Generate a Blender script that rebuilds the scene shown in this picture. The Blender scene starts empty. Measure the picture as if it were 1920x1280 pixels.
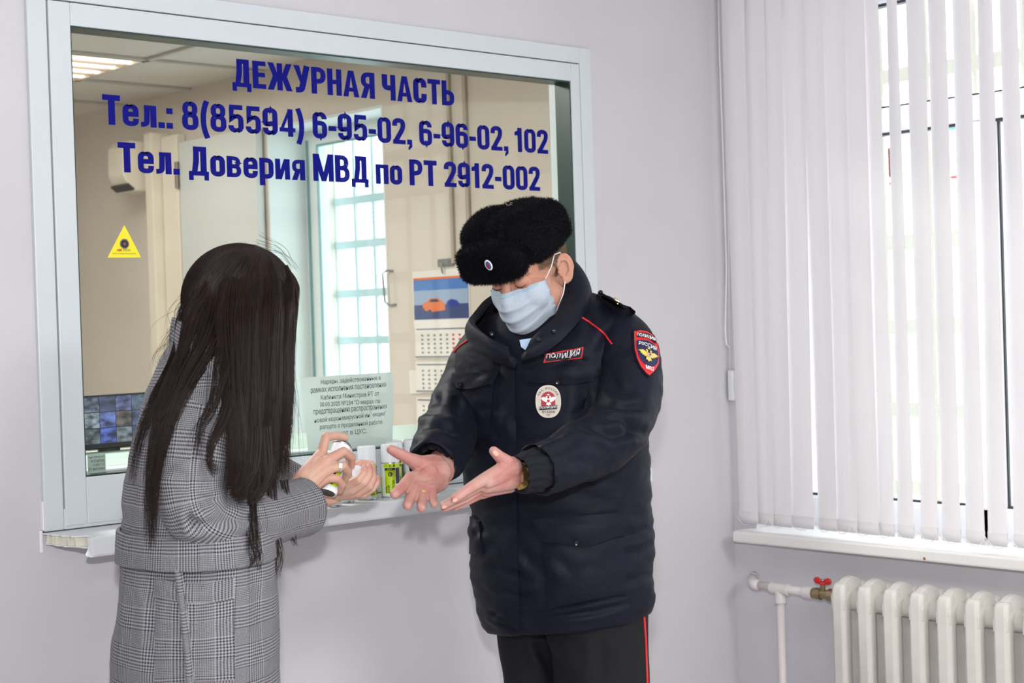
import bpy, math, random
import numpy as np
from mathutils import Vector, Matrix
from mathutils.bvhtree import BVHTree

scene = bpy.context.scene
COL = scene.collection
random.seed(7)
RNG = np.random.default_rng(11)
pi = math.pi

# ------------------------------------------------------------------ camera
FPX = 2988.0
_y, _p, _r = map(math.radians, (42.41, -0.635, -1.816))
VW = np.array([math.sin(_y) * math.cos(_p), math.cos(_y) * math.cos(_p), math.sin(_p)])
_R0 = np.array([math.cos(_y), -math.sin(_y), 0.0])
_U0 = np.cross(_R0, VW)
RT = _R0 * math.cos(_r) + _U0 * math.sin(_r)
UP = -_R0 * math.sin(_r) + _U0 * math.cos(_r)
CAM = np.array([-3.8742, -3.2343, 1.55])
cam_data = bpy.data.cameras.new('camera')
cam_data.sensor_width = 36.0
cam_data.lens = FPX / 1920 * 36.0
cam_data.clip_start = 0.05
cam_data.dof.use_dof = True
cam_data.dof.focus_distance = 3.6
cam_data.dof.aperture_fstop = 6.3
cam = bpy.data.objects.new('camera', cam_data)
COL.objects.link(cam)
cam.matrix_world = Matrix(((RT[0], UP[0], -VW[0], CAM[0]), (RT[1], UP[1], -VW[1], CAM[1]),
                           (RT[2], UP[2], -VW[2], CAM[2]), (0, 0, 0, 1)))
scene.camera = cam

# ------------------------------------------------------------------ sky, lights, exposure
world = bpy.data.worlds.new('world')
scene.world = world
world.use_nodes = True
wn = world.node_tree.nodes
wn['Background'].inputs[0].default_value = (0.93, 0.97, 1.0, 1)
wn['Background'].inputs[1].default_value = 5.0

def area(name, loc, target, sx, sy, power, color):
    d = bpy.data.lights.new(name, 'AREA')
    d.shape = 'RECTANGLE'
    d.size, d.size_y, d.energy, d.color = sx, sy, power, color
    o = bpy.data.objects.new(name, d)
    COL.objects.link(o)
    o.location = loc
    v = Vector(target) - Vector(loc)
    o.rotation_euler = v.to_track_quat('-Z', 'Y').to_euler()
    return o
# unseen ceiling fills added for even wall light, and the photographer's direct flash
area('room_fill', (-1.7, -4.4, 2.92), (-1.7, -4.4, 0), 1.2, 1.2, 118, (1.0, 0.985, 0.965))
area('room_fill.001', (-4.6, -4.8, 2.92), (-4.6, -4.8, 0), 1.2, 1.2, 24, (0.94, 0.96, 1.0))
_fl = CAM + np.array([0, 0, 0.28])
area('camera_flash', tuple(_fl), tuple(_fl + VW + np.array([0, 0, 0.02])), 0.09, 0.06, 57, (0.985, 0.985, 1.0))
# the duty office: its own luminaire light (fixture modelled below), then two added fills
area('office_lamp', (-0.86, 2.8, 2.62), (-0.86, 2.8, 0), 0.5, 0.5, 12, (1.0, 0.95, 0.89))
area('office_fill_far', (-2.4, 4.2, 2.62), (-2.4, 4.2, 0), 0.6, 0.6, 18, (1.0, 0.96, 0.91))  # added to brighten the far office wall, no fixture there
area('office_fill_near', (-2.0, 1.1, 2.62), (-2.0, 1.1, 0), 0.6, 0.6, 64, (1.0, 0.965, 0.935))  # added to brighten the wall by the calendar, no fixture there

vs = scene.view_settings
scene.display_settings.display_device = 'sRGB'
vs.view_transform = 'Standard'
vs.look = 'None'
vs.exposure = 0.0
vs.gamma = 1.0
vs.use_curve_mapping = False

# ------------------------------------------------------------------ pixel <-> world helpers (1920x1280 frame)
def ray(x, y):
    return VW + RT * ((x - 960) / FPX) - UP * ((y - 640) / FPX)
def W(x, y, dep):
    return CAM + ray(x, y) * dep
def onX(x, y, X=0.0):
    d = ray(x, y)
    return CAM + d * ((X - CAM[0]) / d[0])
def onY(x, y, Y=0.0):
    d = ray(x, y)
    return CAM + d * ((Y - CAM[1]) / d[1])
def proj(p):
    q = np.asarray(p, float) - CAM
    z = q @ VW
    return 960 + FPX * (q @ RT) / z, 640 - FPX * (q @ UP) / z
RH = np.array([math.cos(_y), -math.sin(_y), 0.0])      # horizontal right of view
FH = np.array([math.sin(_y), math.cos(_y), 0.0])       # horizontal forward of view
ZU = np.array([0, 0, 1.0])

# ------------------------------------------------------------------ materials
def srgb(r, g, b):
    f = lambda c: (c / 12.92 if c <= 0.04045 else ((c + 0.055) / 1.055) ** 2.4)
    return (f(r / 255), f(g / 255), f(b / 255), 1)

MATS = {}
def mat(name, col, rough=0.6, metal=0.0, spec=0.5, noise=0.0, nscale=8.0, bump=0.0, bscale=60.0, sheen=0.0,
        emit=0.0, trans=0.0, sss=0.0, coat=0.0):
    if name in MATS:
        return MATS[name]
    m = bpy.data.materials.new(name)
    m.use_nodes = True
    nt = m.node_tree
    b = nt.nodes['Principled BSDF']
    if len(col) == 3:
        col = (*col, 1)
    b.inputs['Base Color'].default_value = col
    b.inputs['Roughness'].default_value = rough
    b.inputs['Metallic'].default_value = metal
    b.inputs['Specular IOR Level'].default_value = spec
    if sheen:
        b.inputs['Sheen Weight'].default_value = sheen
        b.inputs['Sheen Roughness'].default_value = 0.5
    if coat:
        b.inputs['Coat Weight'].default_value = coat
    if sss:
        b.inputs['Subsurface Weight'].default_value = sss
        b.inputs['Subsurface Radius'].default_value = (0.01, 0.004, 0.002)
        b.inputs['Subsurface Scale'].default_value = 0.6
    if emit:
        b.inputs['Emission Color'].default_value = col
        b.inputs['Emission Strength'].default_value = emit
    if noise or bump:
        tc = nt.nodes.new('ShaderNodeTexCoord')
    if noise:
        n = nt.nodes.new('ShaderNodeTexNoise')
        n.inputs['Scale'].default_value = nscale
        n.inputs['Detail'].default_value = 6
        nt.links.new(tc.outputs['Object'], n.inputs['Vector'])
        r = nt.nodes.new('ShaderNodeMapRange')
        r.inputs[1].default_value = 0.3
        r.inputs[2].default_value = 0.7
        r.inputs[3].default_value = 1 - noise
        r.inputs[4].default_value = 1 + noise
        nt.links.new(n.outputs['Fac'], r.inputs[0])
        hs = nt.nodes.new('ShaderNodeHueSaturation')
        hs.inputs['Color'].default_value = col
        nt.links.new(r.outputs[0], hs.inputs['Value'])
        nt.links.new(hs.outputs[0], b.inputs['Base Color'])
    if bump:
        n2 = nt.nodes.new('ShaderNodeTexNoise')
        n2.inputs['Scale'].default_value = bscale
        n2.inputs['Detail'].default_value = 4
        nt.links.new(tc.outputs['Object'], n2.inputs['Vector'])
        bp = nt.nodes.new('ShaderNodeBump')
        bp.inputs['Strength'].default_value = bump
        bp.inputs['Distance'].default_value = 0.004
        nt.links.new(n2.outputs['Fac'], bp.inputs['Height'])
        nt.links.new(bp.outputs[0], b.inputs['Normal'])
    MATS[name] = m
    return m

def glass_mat(name, tint, refl=0.06):
    m = bpy.data.materials.new(name)
    m.use_nodes = True
    nt = m.node_tree
    nt.nodes.clear()
    o = nt.nodes.new('ShaderNodeOutputMaterial')
    t = nt.nodes.new('ShaderNodeBsdfTransparent')
    t.inputs[0].default_value = (*tint, 1)
    g = nt.nodes.new('ShaderNodeBsdfGlossy')
    g.inputs['Roughness'].default_value = 0.02
    lw = nt.nodes.new('ShaderNodeLayerWeight')
    lw.inputs[0].default_value = 0.5
    pw = nt.nodes.new('ShaderNodeMath')
    pw.operation = 'POWER'
    pw.inputs[1].default_value = 5.0
    nt.links.new(lw.outputs['Facing'], pw.inputs[0])
    mu = nt.nodes.new('ShaderNodeMath')
    mu.operation = 'MULTIPLY_ADD'
    mu.inputs[1].default_value = 0.3
    mu.inputs[2].default_value = refl * 0.5
    nt.links.new(pw.outputs[0], mu.inputs[0])
    mx = nt.nodes.new('ShaderNodeMixShader')
    nt.links.new(mu.outputs[0], mx.inputs[0])
    nt.links.new(t.outputs[0], mx.inputs[1])
    nt.links.new(g.outputs[0], mx.inputs[2])
    nt.links.new(mx.outputs[0], o.inputs[0])
    return m

# ------------------------------------------------------------------ object helpers
def empty(name, loc, label=None, cat=None, group=None):
    o = bpy.data.objects.new(name, None)
    o.empty_display_size = 0.05
    COL.objects.link(o)
    o.location = loc
    tag(o, label, cat, group)
    return o
def tag(o, label=None, cat=None, group=None, kind=None):
    if label: o['label'] = label
    if cat: o['category'] = cat
    if group: o['group'] = group
    if kind: o['kind'] = kind
    return o
def world_of(o):
    m = Matrix.Translation(o.location) @ o.rotation_euler.to_matrix().to_4x4()
    if o.parent is not None:
        m = world_of(o.parent) @ o.matrix_parent_inverse @ m
    return m
def inv_world(p):
    return world_of(p).inverted()
def mesh(name, verts, faces, m, parent=None, smooth=False, uvs=None, mats=None, midx=None, local=False):
    me = bpy.data.meshes.new(name)
    me.from_pydata([tuple(map(float, v)) for v in verts], [], [tuple(f) for f in faces])
    for mm in (mats or [m]):
        me.materials.append(mm)
    if midx is not None:
        me.polygons.foreach_set('material_index', np.asarray(midx, np.int32))
    if smooth:
        me.polygons.foreach_set('use_smooth', np.ones(len(me.polygons), bool))
    if uvs is not None:
        uvl = me.uv_layers.new(name='UVMap')
        vi = np.zeros(len(me.loops), np.int32)
        me.loops.foreach_get('vertex_index', vi)
        uvl.data.foreach_set('uv', np.asarray(uvs, np.float32)[vi].ravel())
    me.update()
    o = bpy.data.objects.new(name, me)
    COL.objects.link(o)
    if parent is not None:
        o.parent = parent
        if not local:
            o.matrix_parent_inverse = inv_world(parent)
    return o

class MB:
    """collects shapes, then links them as one mesh object"""
    def __init__(s):
        s.v, s.f, s.mi = [], [], []
    def add(s, v, f, mi=0):
        n = len(s.v)
        s.v += [tuple(map(float, a)) for a in v]
        s.f += [tuple(i + n for i in a) for a in f]
        s.mi += [mi] * len(f)
        return s
    def box(s, a, b, mi=0):
        x0, y0, z0 = a
        x1, y1, z1 = b
        v = [(x0, y0, z0), (x1, y0, z0), (x1, y1, z0), (x0, y1, z0), (x0, y0, z1), (x1, y0, z1), (x1, y1, z1), (x0, y1, z1)]
        f = [(0, 3, 2, 1), (4, 5, 6, 7), (0, 1, 5, 4), (1, 2, 6, 5), (2, 3, 7, 6), (3, 0, 4, 7)]
        return s.add(v, f, mi)
    def obox(s, c, ax, ay, az, mi=0):
        c, ax, ay, az = map(np.asarray, (c, ax, ay, az))
        v = [c + sx * ax + sy * ay + sz * az for sz in (-1, 1) for sx, sy in ((-1, -1), (1, -1), (1, 1), (-1, 1))]
        f = [(0, 3, 2, 1), (4, 5, 6, 7), (0, 1, 5, 4), (1, 2, 6, 5), (2, 3, 7, 6), (3, 0, 4, 7)]
        return s.add(v, f, mi)
    def tube(s, pts, r, n=10, mi=0, caps=True, closed=False):
        P = [np.asarray(p, float) for p in pts]
        k = len(P)
        rr = r if hasattr(r, '__len__') else [r] * k
        v, f = [], []
        prev = None
        for i in range(k):
            if closed:
                t = P[(i + 1) % k] - P[i - 1]
            else:
                t = P[min(i + 1, k - 1)] - P[max(i - 1, 0)]
            t = t / (np.linalg.norm(t) + 1e-12)
            if prev is None:
                a = np.array([0, 0, 1.0]) if abs(t[2]) < 0.9 else np.array([1.0, 0, 0])
            else:
                a = prev
            a = a - t * (a @ t)
            a /= np.linalg.norm(a) + 1e-12
            prev = a
            b = np.cross(t, a)
            for j in range(n):
                th = 2 * pi * j / n
                v.append(P[i] + rr[i] * (a * math.cos(th) + b * math.sin(th)))
        for i in range(k if closed else k - 1):
            i2 = (i + 1) % k
            for j in range(n):
                j2 = (j + 1) % n
                f.append((i * n + j, i * n + j2, i2 * n + j2, i2 * n + j))
        if caps and not closed:
            f.append(tuple(range(n - 1, -1, -1)))
            f.append(tuple((k - 1) * n + j for j in range(n)))
        return s.add(v, f, mi)
    def lathe(s, prof, n=32, c=(0, 0, 0), mi=0, axis=None):
        """prof: (r, z) list; axis: optional (ax, ay, az) frame"""
        c = np.asarray(c, float)
        X, Y, Z = axis if axis else (np.array([1, 0, 0]), np.array([0, 1, 0]), np.array([0, 0, 1]))
        v, f = [], []
        for r, z in prof:
            for j in range(n):
                th = 2 * pi * j / n
                v.append(c + X * r * math.cos(th) + Y * r * math.sin(th) + Z * z)
        for i in range(len(prof) - 1):
            for j in range(n):
                j2 = (j + 1) % n
                f.append((i * n + j, i * n + j2, (i + 1) * n + j2, (i + 1) * n + j))
        f.append(tuple(range(n - 1, -1, -1)))
        f.append(tuple((len(prof) - 1) * n + j for j in range(n)))
        return s.add(v, f, mi)
    def ell(s, c, A, B, Cc, nu=24, nv=14, e=1.0, mi=0):
        c, A, B, Cc = map(lambda q: np.asarray(q, float), (c, A, B, Cc))
        sg = lambda q: math.copysign(abs(q) ** e, q)
        v, f = [], []
        for i in range(nv + 1):
            ph = -pi / 2 + pi * (i + 0.0) / nv
            for j in range(nu):
                th = 2 * pi * j / nu
                v.append(c + A * sg(math.cos(ph)) * sg(math.cos(th)) + B * sg(math.cos(ph)) * sg(math.sin(th)) + Cc * sg(math.sin(ph)))
        for i in range(nv):
            for j in range(nu):
                j2 = (j + 1) % nu
                f.append((i * nu + j, i * nu + j2, (i + 1) * nu + j2, (i + 1) * nu + j))
        return s.add(v, f, mi)
    def cap(s, p0, p1, r0, r1, n=12, mi=0):
        """tapered capsule"""
        p0, p1 = np.asarray(p0, float), np.asarray(p1, float)
        t = p1 - p0
        L = np.linalg.norm(t) + 1e-9
        t = t / L
        a = np.array([0, 0, 1.0]) if abs(t[2]) < 0.9 else np.array([1.0, 0, 0])
        a = np.cross(t, a); a /= np.linalg.norm(a)
        b = np.cross(t, a)
        v, f, rings = [], [], []
        for k in range(5):
            ph = -pi / 2 + (pi / 2) * (k + 0.25) / 4.25
            rings.append((p0 + t * r0 * math.sin(ph), r0 * math.cos(ph)))
        for k in range(5):
            ph = (pi / 2) * k / 4.25
            rings.append((p1 + t * r1 * math.sin(ph), r1 * math.cos(ph)))
        for c, r in rings:
            for j in range(n):
                th = 2 * pi * j / n
                v.append(c + r * (a * math.cos(th) + b * math.sin(th)))
        for i in range(len(rings) - 1):
            for j in range(n):
                j2 = (j + 1) % n
                f.append((i * n + j, i * n + j2, (i + 1) * n + j2, (i + 1) * n + j))
        f.append(tuple(range(n - 1, -1, -1)))
        f.append(tuple((len(rings) - 1) * n + j for j in range(n)))
        return s.add(v, f, mi)
    def build(s, name, m, parent=None, smooth=False, bevel=0.0, mats=None, local=False, auto=False):
        o = mesh(name, s.v, s.f, m, parent, smooth, mats=mats, midx=s.mi if mats else None, local=local)
        if bevel:
            b = o.modifiers.new('bevel', 'BEVEL')
            b.width, b.segments, b.limit_method = bevel, 2, 'ANGLE'
        if auto:
            sharp_by_angle(o, 35)
        return o

def sharp_by_angle(o, deg):
    me = o.data
    me.polygons.foreach_set('use_smooth', np.ones(len(me.polygons), bool))
    try:
        me.set_sharp_from_angle(angle=math.radians(deg))
    except Exception:
        pass

def eval_arrays(o):
    dg = bpy.context.evaluated_depsgraph_get()
    me = bpy.data.meshes.new_from_object(o.evaluated_get(dg))
    n = len(me.vertices)
    v = np.zeros(n * 3, np.float32)
    me.vertices.foreach_get('co', v)
    f = [tuple(p.vertices) for p in me.polygons]
    bpy.data.meshes.remove(me)
    return v.reshape(-1, 3).astype(float), f

def remesh(mb, voxel, smooth=6, factor=0.5):
    """one continuous skin around overlapping volumes"""
    o = mb.build('tmp', None_MAT)
    r = o.modifiers.new('r', 'REMESH')
    r.mode, r.voxel_size = 'VOXEL', voxel
    s = o.modifiers.new('s', 'SMOOTH')
    s.iterations, s.factor = smooth, factor
    v, f = eval_arrays(o)
    bpy.data.objects.remove(o)
    return v, f
None_MAT = mat('unused_base', (0.5, 0.5, 0.5))

def text_arr(s, bold=0.0, xbold=0.0, res=3):
    """lettering as flat polygons, cap height 1, origin at left baseline"""
    c = bpy.data.curves.new('t', 'FONT')
    c.body = s
    c.offset = bold
    c.resolution_u = res
    o = bpy.data.objects.new('t', c)
    COL.objects.link(o)
    v, f = eval_arrays(o)
    bpy.data.objects.remove(o)
    v = v.copy() / 0.70
    v[:, 2] = 0
    if xbold:
        n = len(v)
        V2 = np.concatenate([v + np.array([d, 0, k]) for k, d in enumerate((-xbold, 0, xbold))])
        f = f + [tuple(i + n for i in a) for a in f] + [tuple(i + 2 * n for i in a) for a in f]
        v = V2
    return v, f

# ------------------------------------------------------------------ numeric helpers
def vnoise(p, seed=0):
    p = np.asarray(p, float)
    i = np.floor(p).astype(np.int64)
    f = p - i
    u = f * f * (3 - 2 * f)
    def h(dx, dy, dz):
        n = (i[..., 0] + dx) * 374761393 + (i[..., 1] + dy) * 668265263 + (i[..., 2] + dz) * 2147483647 + seed * 974711
        n = (n ^ (n >> 13)) * 1274126177
        n = n ^ (n >> 16)
        return (n & 0xffff) / 32767.5 - 1
    r = 0
    for dx in (0, 1):
        for dy in (0, 1):
            for dz in (0, 1):
                w = (u[..., 0] if dx else 1 - u[..., 0]) * (u[..., 1] if dy else 1 - u[..., 1]) * (u[..., 2] if dz else 1 - u[..., 2])
                r = r + w * h(dx, dy, dz)
    return r
def crom(P, t):
    """catmull-rom through rows of P at parameters t in [0, len-1]"""
    P = np.asarray(P, float)
    n = len(P)
    t = np.clip(t, 0, n - 1 - 1e-9)
    i = np.floor(t).astype(int)
    f = (t - i).reshape(-1, *([1] * (P.ndim - 1)))
    g = lambda k: P[np.clip(k, 0, n - 1)]
    p0, p1, p2, p3 = g(i - 1), g(i), g(i + 1), g(i + 2)
    return 0.5 * (2 * p1 + (p2 - p0) * f + (2 * p0 - 5 * p1 + 4 * p2 - p3) * f ** 2 + (3 * p1 - p0 - 3 * p2 + p3) * f ** 3)

def grid_normals(P, wrap=True):
    if wrap:
        du = np.roll(P, -1, 1) - np.roll(P, 1, 1)
    else:
        du = np.gradient(P, axis=1)
    dv = np.gradient(P, axis=0)
    n = np.cross(du, dv)
    return n / (np.linalg.norm(n, axis=2, keepdims=True) + 1e-12)

def loft_grid(rings, nu, nv, disp=None, exp=1.0):
    """rings: list of (centre, A, B); returns grid, arclength s, angle th"""
    R = np.array([np.concatenate([np.asarray(q, float) for q in r]) for r in rings])
    d = np.linalg.norm(np.diff(R[:, :3], axis=0), axis=1) + 1e-4
    cum = np.concatenate([[0], np.cumsum(d)])
    tt = np.interp(np.linspace(0, cum[-1], nv), cum, np.arange(len(R)))
    Q = crom(R, tt)
    th = np.linspace(0, 2 * pi, nu, endpoint=False)
    sg = lambda q: np.sign(q) * np.abs(q) ** exp
    P = Q[:, None, :3] + sg(np.cos(th))[None, :, None] * Q[:, None, 3:6] + sg(np.sin(th))[None, :, None] * Q[:, None, 6:9]
    s = np.linspace(0, cum[-1], nv)
    if disp is not None:
        N = grid_normals(P)
        c = (P * 1).mean(axis=1, keepdims=True)
        if ((P - c) * N).sum() < 0:
            N = -N
        S, TH = np.meshgrid(s, th, indexing='ij')
        P = P + N * disp(S, TH, P)[..., None]
    return P, s, th

def grid_faces(nv, nu, wrap=True):
    f = []
    for i in range(nv - 1):
        for j in range(nu if wrap else nu - 1):
            j2 = (j + 1) % nu
            f.append((i * nu + j, i * nu + j2, (i + 1) * nu + j2, (i + 1) * nu + j))
    return f

def loft(name, rings, m, parent, nu=64, nv=80, disp=None, uvr=0.1, caps=(False, False), exp=1.0, thick=0.0):
    P, s, th = loft_grid(rings, nu, nv, disp, exp)
    # a seam column is doubled so the weave's UVs do not wrap backwards
    P2 = np.concatenate([P, P[:, :1]], axis=1)
    th2 = np.concatenate([th, [2 * pi]])
    v = P2.reshape(-1, 3)
    uv = np.stack(np.broadcast_arrays((th2 * uvr)[None, :], s[:, None]), -1).reshape(-1, 2)
    f = grid_faces(nv, nu + 1, False)
    v = list(v); uv = list(uv)
    for flag, row in ((caps[0], 0), (caps[1], nv - 1)):
        if flag:
            c = P[row].mean(axis=0)
            v.append(c); uv.append((0, s[row]))
            k = len(v) - 1
            for j in range(nu):
                a, b = row * (nu + 1) + j, row * (nu + 1) + j + 1
                f.append((k, b, a) if row == 0 else (k, a, b))
    o = mesh(name, v, f, m, parent, True, uvs=uv)
    if thick:
        sm = o.modifiers.new('solid', 'SOLIDIFY')
        sm.thickness, sm.offset = thick, -1
    return o, P

def creases(lines, wrap_r):
    """fold field on a tube: lines of (s0, th0, s1, th1, depth, width)"""
    def f(S, TH, P):
        d = np.zeros_like(S)
        for s0, t0, s1, t1, dep, w in lines:
            for sh in (-2 * pi, 0, 2 * pi):
                ax, ay = s0, (t0 + sh) * wrap_r
                bx, by = s1, (t1 + sh) * wrap_r
                px, py = S - ax, TH * wrap_r - ay
                vx, vy = bx - ax, by - ay
                L2 = vx * vx + vy * vy + 1e-9
                k = np.clip((px * vx + py * vy) / L2, 0, 1)
                q = np.hypot(px - k * vx, py - k * vy)
                fade = np.sin(np.clip(k, 0.04, 0.96) * pi) ** 0.5
                d += fade * dep * (-np.exp(-(q / w) ** 2) + 0.55 * np.exp(-((q - 1.9 * w) / (1.1 * w)) ** 2))
        return d
    return f

class Surf:
    """lets flat things be laid on a curved garment: casts along a view line onto the mesh"""
    def __init__(s, objs):
        V, F = [], []
        for P in objs:
            nv, nu = P.shape[:2]
            n = len(V)
            V += [tuple(p) for p in P.reshape(-1, 3)]
            F += [tuple(i + n for i in f) for f in grid_faces(nv, nu)]
        s.t = BVHTree.FromPolygons(V, F)
    def hit(s, x, y, off=0.0, dflt=3.5):
        d = Vector(ray(x, y)).normalized()
        h = s.t.ray_cast(Vector(CAM), d)
        if h[0] is None:
            return W(x, y, dflt), -np.array(d)
        n = np.array(h[1])
        if n @ np.array(d) > 0:
            n = -n
        return np.array(h[0]) + n * off, n

def quadmap(c):
    """bilinear (u, v) in [0,1]^2 -> pixel; corners TL, TR, BR, BL"""
    TL, TR, BR, BL = [np.array(p, float) for p in c]
    return lambda u, v: (TL * (1 - u) + TR * u) * (1 - v) + (BL * (1 - u) + BR * u) * v

def lay_panel(surf, name, corners, m, parent, nu=14, nv=14, off=0.003, thick=0.006, shape=None, edge=1.0, puff=0.0):
    """a fabric panel lying on a garment; shape(u, v) may move (u, v)"""
    q = quadmap(corners)
    G = np.zeros((nv, nu, 3)); N = np.zeros((nv, nu, 3))
    for i in range(nv):
        for j in range(nu):
            u, v = j / (nu - 1), i / (nv - 1)
            u2, v2 = shape(u, v) if shape else (u, v)
            x, y = q(u2, v2)
            G[i, j], N[i, j] = surf.hit(x, y)
    Nm = N.mean(axis=(0, 1)); Nm /= np.linalg.norm(Nm)
    Ns = 0.5 * N + 0.5 * Nm
    uu = np.linspace(0, 1, nu)[None, :]; vv = np.linspace(0, 1, nv)[:, None]
    pf = puff * (np.sin(pi * uu) * np.sin(pi * vv)) ** 0.6
    top = G + Ns * (off + thick + pf)[..., None] if puff else G + Ns * (off + thick)
    bot = G - Ns * 0.004
    v = np.concatenate([top.reshape(-1, 3), bot.reshape(-1, 3)])
    f = grid_faces(nv, nu, False)
    f = [tuple(a[::-1]) for a in f]
    n = nv * nu
    rim = [(0, j) for j in range(nu)] + [(i, nu - 1) for i in range(1, nv)] + [(nv - 1, j) for j in range(nu - 2, -1, -1)] + [(i, 0) for i in range(nv - 2, 0, -1)]
    for k in range(len(rim)):
        a = rim[k][0] * nu + rim[k][1]
        b = rim[(k + 1) % len(rim)]
        b = b[0] * nu + b[1]
        f.append((a, b, b + n, a + n))
    uvs = np.stack(np.broadcast_arrays(uu * np.linalg.norm(G[0, -1] - G[0, 0]), vv * np.linalg.norm(G[-1, 0] - G[0, 0])), -1).reshape(-1, 2)
    o = mesh(name, v, f, m, parent, True, uvs=np.concatenate([uvs, uvs]))
    sharp_by_angle(o, 50)
    return o

def lay_poly(surf, name, pts, m, parent, off=0.004, tri=None):
    """flat pieces (pixel polygons) laid on a garment: pts is a list of polygons"""
    v, f = [], []
    for poly in pts:
        n = len(v)
        for x, y in poly:
            v.append(surf.hit(x, y, off)[0])
        f.append(tuple(range(n, n + len(poly))))
    return mesh(name, v, f, m, parent)

def lay_mesh2d(surf, name, V2, F, m, parent, off=0.005):
    return mesh(name, [surf.hit(x, y, off)[0] for x, y in V2], F, m, parent)

def lay_text(surf, name, s, corners, m, parent, off=0.006, bold=0.0, bend=0.0, xbold=0.0):
    v, f = text_arr(s, bold, xbold)
    a, b = v.min(axis=0), v.max(axis=0)
    b[2] = a[2] + 1
    uv = (v - a) / (b - a)
    q = quadmap(corners)
    vv = []
    for (u, w, _), lay in zip(uv, v[:, 2]):
        x, y = q(u, 1 - w - bend * (1 - (2 * u - 1) ** 2))
        vv.append(surf.hit(x, y, off + 0.0002 * lay)[0])
    return mesh(name, vv, f, m, parent)

def pol(cx, cy, rx, ry, n=24, a0=0.0, a1=2 * pi):
    return [(cx + rx * math.cos(a0 + (a1 - a0) * k / n), cy + ry * math.sin(a0 + (a1 - a0) * k / n)) for k in range(n)]
# ================================================================== THE SETTING
M_WALL = mat('wall_paint', srgb(205, 203, 207), 0.55, spec=0.3, noise=0.03, nscale=3, bump=0.05, bscale=40)
M_WALLR = mat('wall_paint_window', srgb(210, 208, 214), 0.55, spec=0.3, noise=0.04, nscale=4, bump=0.06, bscale=30)
M_CEIL = mat('ceiling_paint', srgb(232, 232, 230), 0.9, spec=0.2)
M_FLOOR = mat('floor_tile', srgb(205, 202, 200), 0.4, noise=0.08, nscale=2)
M_ALU = mat('white_powder_coat', srgb(208, 215, 219), 0.35, spec=0.4, noise=0.015, nscale=5)
M_GROOVE = mat('groove_shadow_gap', srgb(70, 76, 80), 0.8)
M_GASKET = mat('dark_green_gasket', srgb(34, 58, 52), 0.35)
M_PVC = mat('white_pvc', srgb(224, 226, 230), 0.28, spec=0.5)
M_IVORY = mat('broken_pvc_edge', srgb(232, 228, 212), 0.6)
M_OFF = mat('office_wall_paint', srgb(212, 202, 190), 0.6, spec=0.3, noise=0.03, nscale=2)
M_OFFREV = mat('white_reveal_paint', srgb(225, 232, 232), 0.6)
M_BLUE = mat('blue_vinyl', srgb(0, 4, 122), 0.5, spec=0.15)

def struct(o, label=None):
    o['kind'] = 'structure'
    if label: o['label'] = label
    return o

# service-window wall (its face is y = 0) with its opening
OX0, OX1, OZ0, OZ1 = -2.312, -0.589, 1.13, 2.333
b = MB()
b.box((-6.5, 0, 0), (OX0, 0.13, 3.0)).box((OX1, 0, 0), (0.0, 0.13, 3.0))
b.box((OX0, 0, 0), (OX1, 0.13, OZ0)).box((OX0, 0, OZ1), (OX1, 0.13, 3.0))
struct(b.build('wall_back', M_WALL))
# exterior wall (its face is x = 0), room part with the window behind the blind
RY0, RY1, RZ0, RZ1 = -2.35, -0.09, 0.885, 2.52
b = MB()
TH = 0.42
b.box((0, -6.5, 0), (TH, RY0, 3.0)).box((0, RY1, 0), (TH, 0.0, 3.0))
b.box((0, RY0, 0), (TH, RY1, RZ0)).box((0, RY0, RZ1), (TH, RY1, 3.0))
struct(b.build('wall_right', M_WALLR))
b = MB().box((-6.6, -6.5, 0), (-6.5, 0.0, 3.0))
struct(b.build('wall_left', M_WALL))
b = MB().box((-6.6, -6.6, 0), (0.42, -6.5, 3.0))
struct(b.build('wall_front', M_WALL))
struct(MB().box((-6.6, -6.6, -0.08), (0.42, 0.0, 0)).build('floor', M_FLOOR))
struct(MB().box((-6.6, -6.6, 3.0), (0.42, 0.13, 3.1)).build('ceiling', M_CEIL))

# ---------------- the duty office behind the glass
WY0, WY1, WZ0, WZ1 = 1.72, 2.535, 0.85, 2.427
b = MB()
b.box((0, 0.0, 0), (TH, WY0, 2.9)).box((0, WY1, 0), (TH, 5.3, 2.9))
b.box((0, WY0, 0), (TH, WY1, WZ0)).box((0, WY0, WZ1), (TH, WY1, 2.9))
struct(b.build('wall_right_office', M_OFF))
struct(MB().box((-4.6, 5.3, 0), (TH, 5.4, 2.9)).build('wall_back_office', M_OFF))
struct(MB().box((-4.7, 0.13, 0), (-4.6, 5.4, 2.9)).build('wall_left_office', M_OFF))
struct(MB().box((-4.7, 0.0, -0.08), (TH, 5.4, 0)).build('floor_office', M_FLOOR))
# the office side of the partition, painted like the office
b = MB()
b.box((-4.6, 0.13, 0), (OX0, 0.14, 2.75)).box((OX1, 0.13, 0), (0.0, 0.14, 2.75))
b.box((OX0, 0.13, 0), (OX1, 0.14, OZ0)).box((OX0, 0.13, OZ1), (OX1, 0.14, 2.75))
struct(b.build('wall_front_office', M_OFF))
# white reveal lining of the office window
b = MB()
b.box((0.002, WY1 - 0.012, WZ0), (0.19, WY1, WZ1)).box((0.002, WY0, WZ1 - 0.012), (0.19, WY1 - 0.012, WZ1))
b.box((0.002, WY0, WZ0), (0.19, WY0 + 0.012, WZ1 - 0.012))
struct(b.build('trim_1', M_OFFREV))
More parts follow.
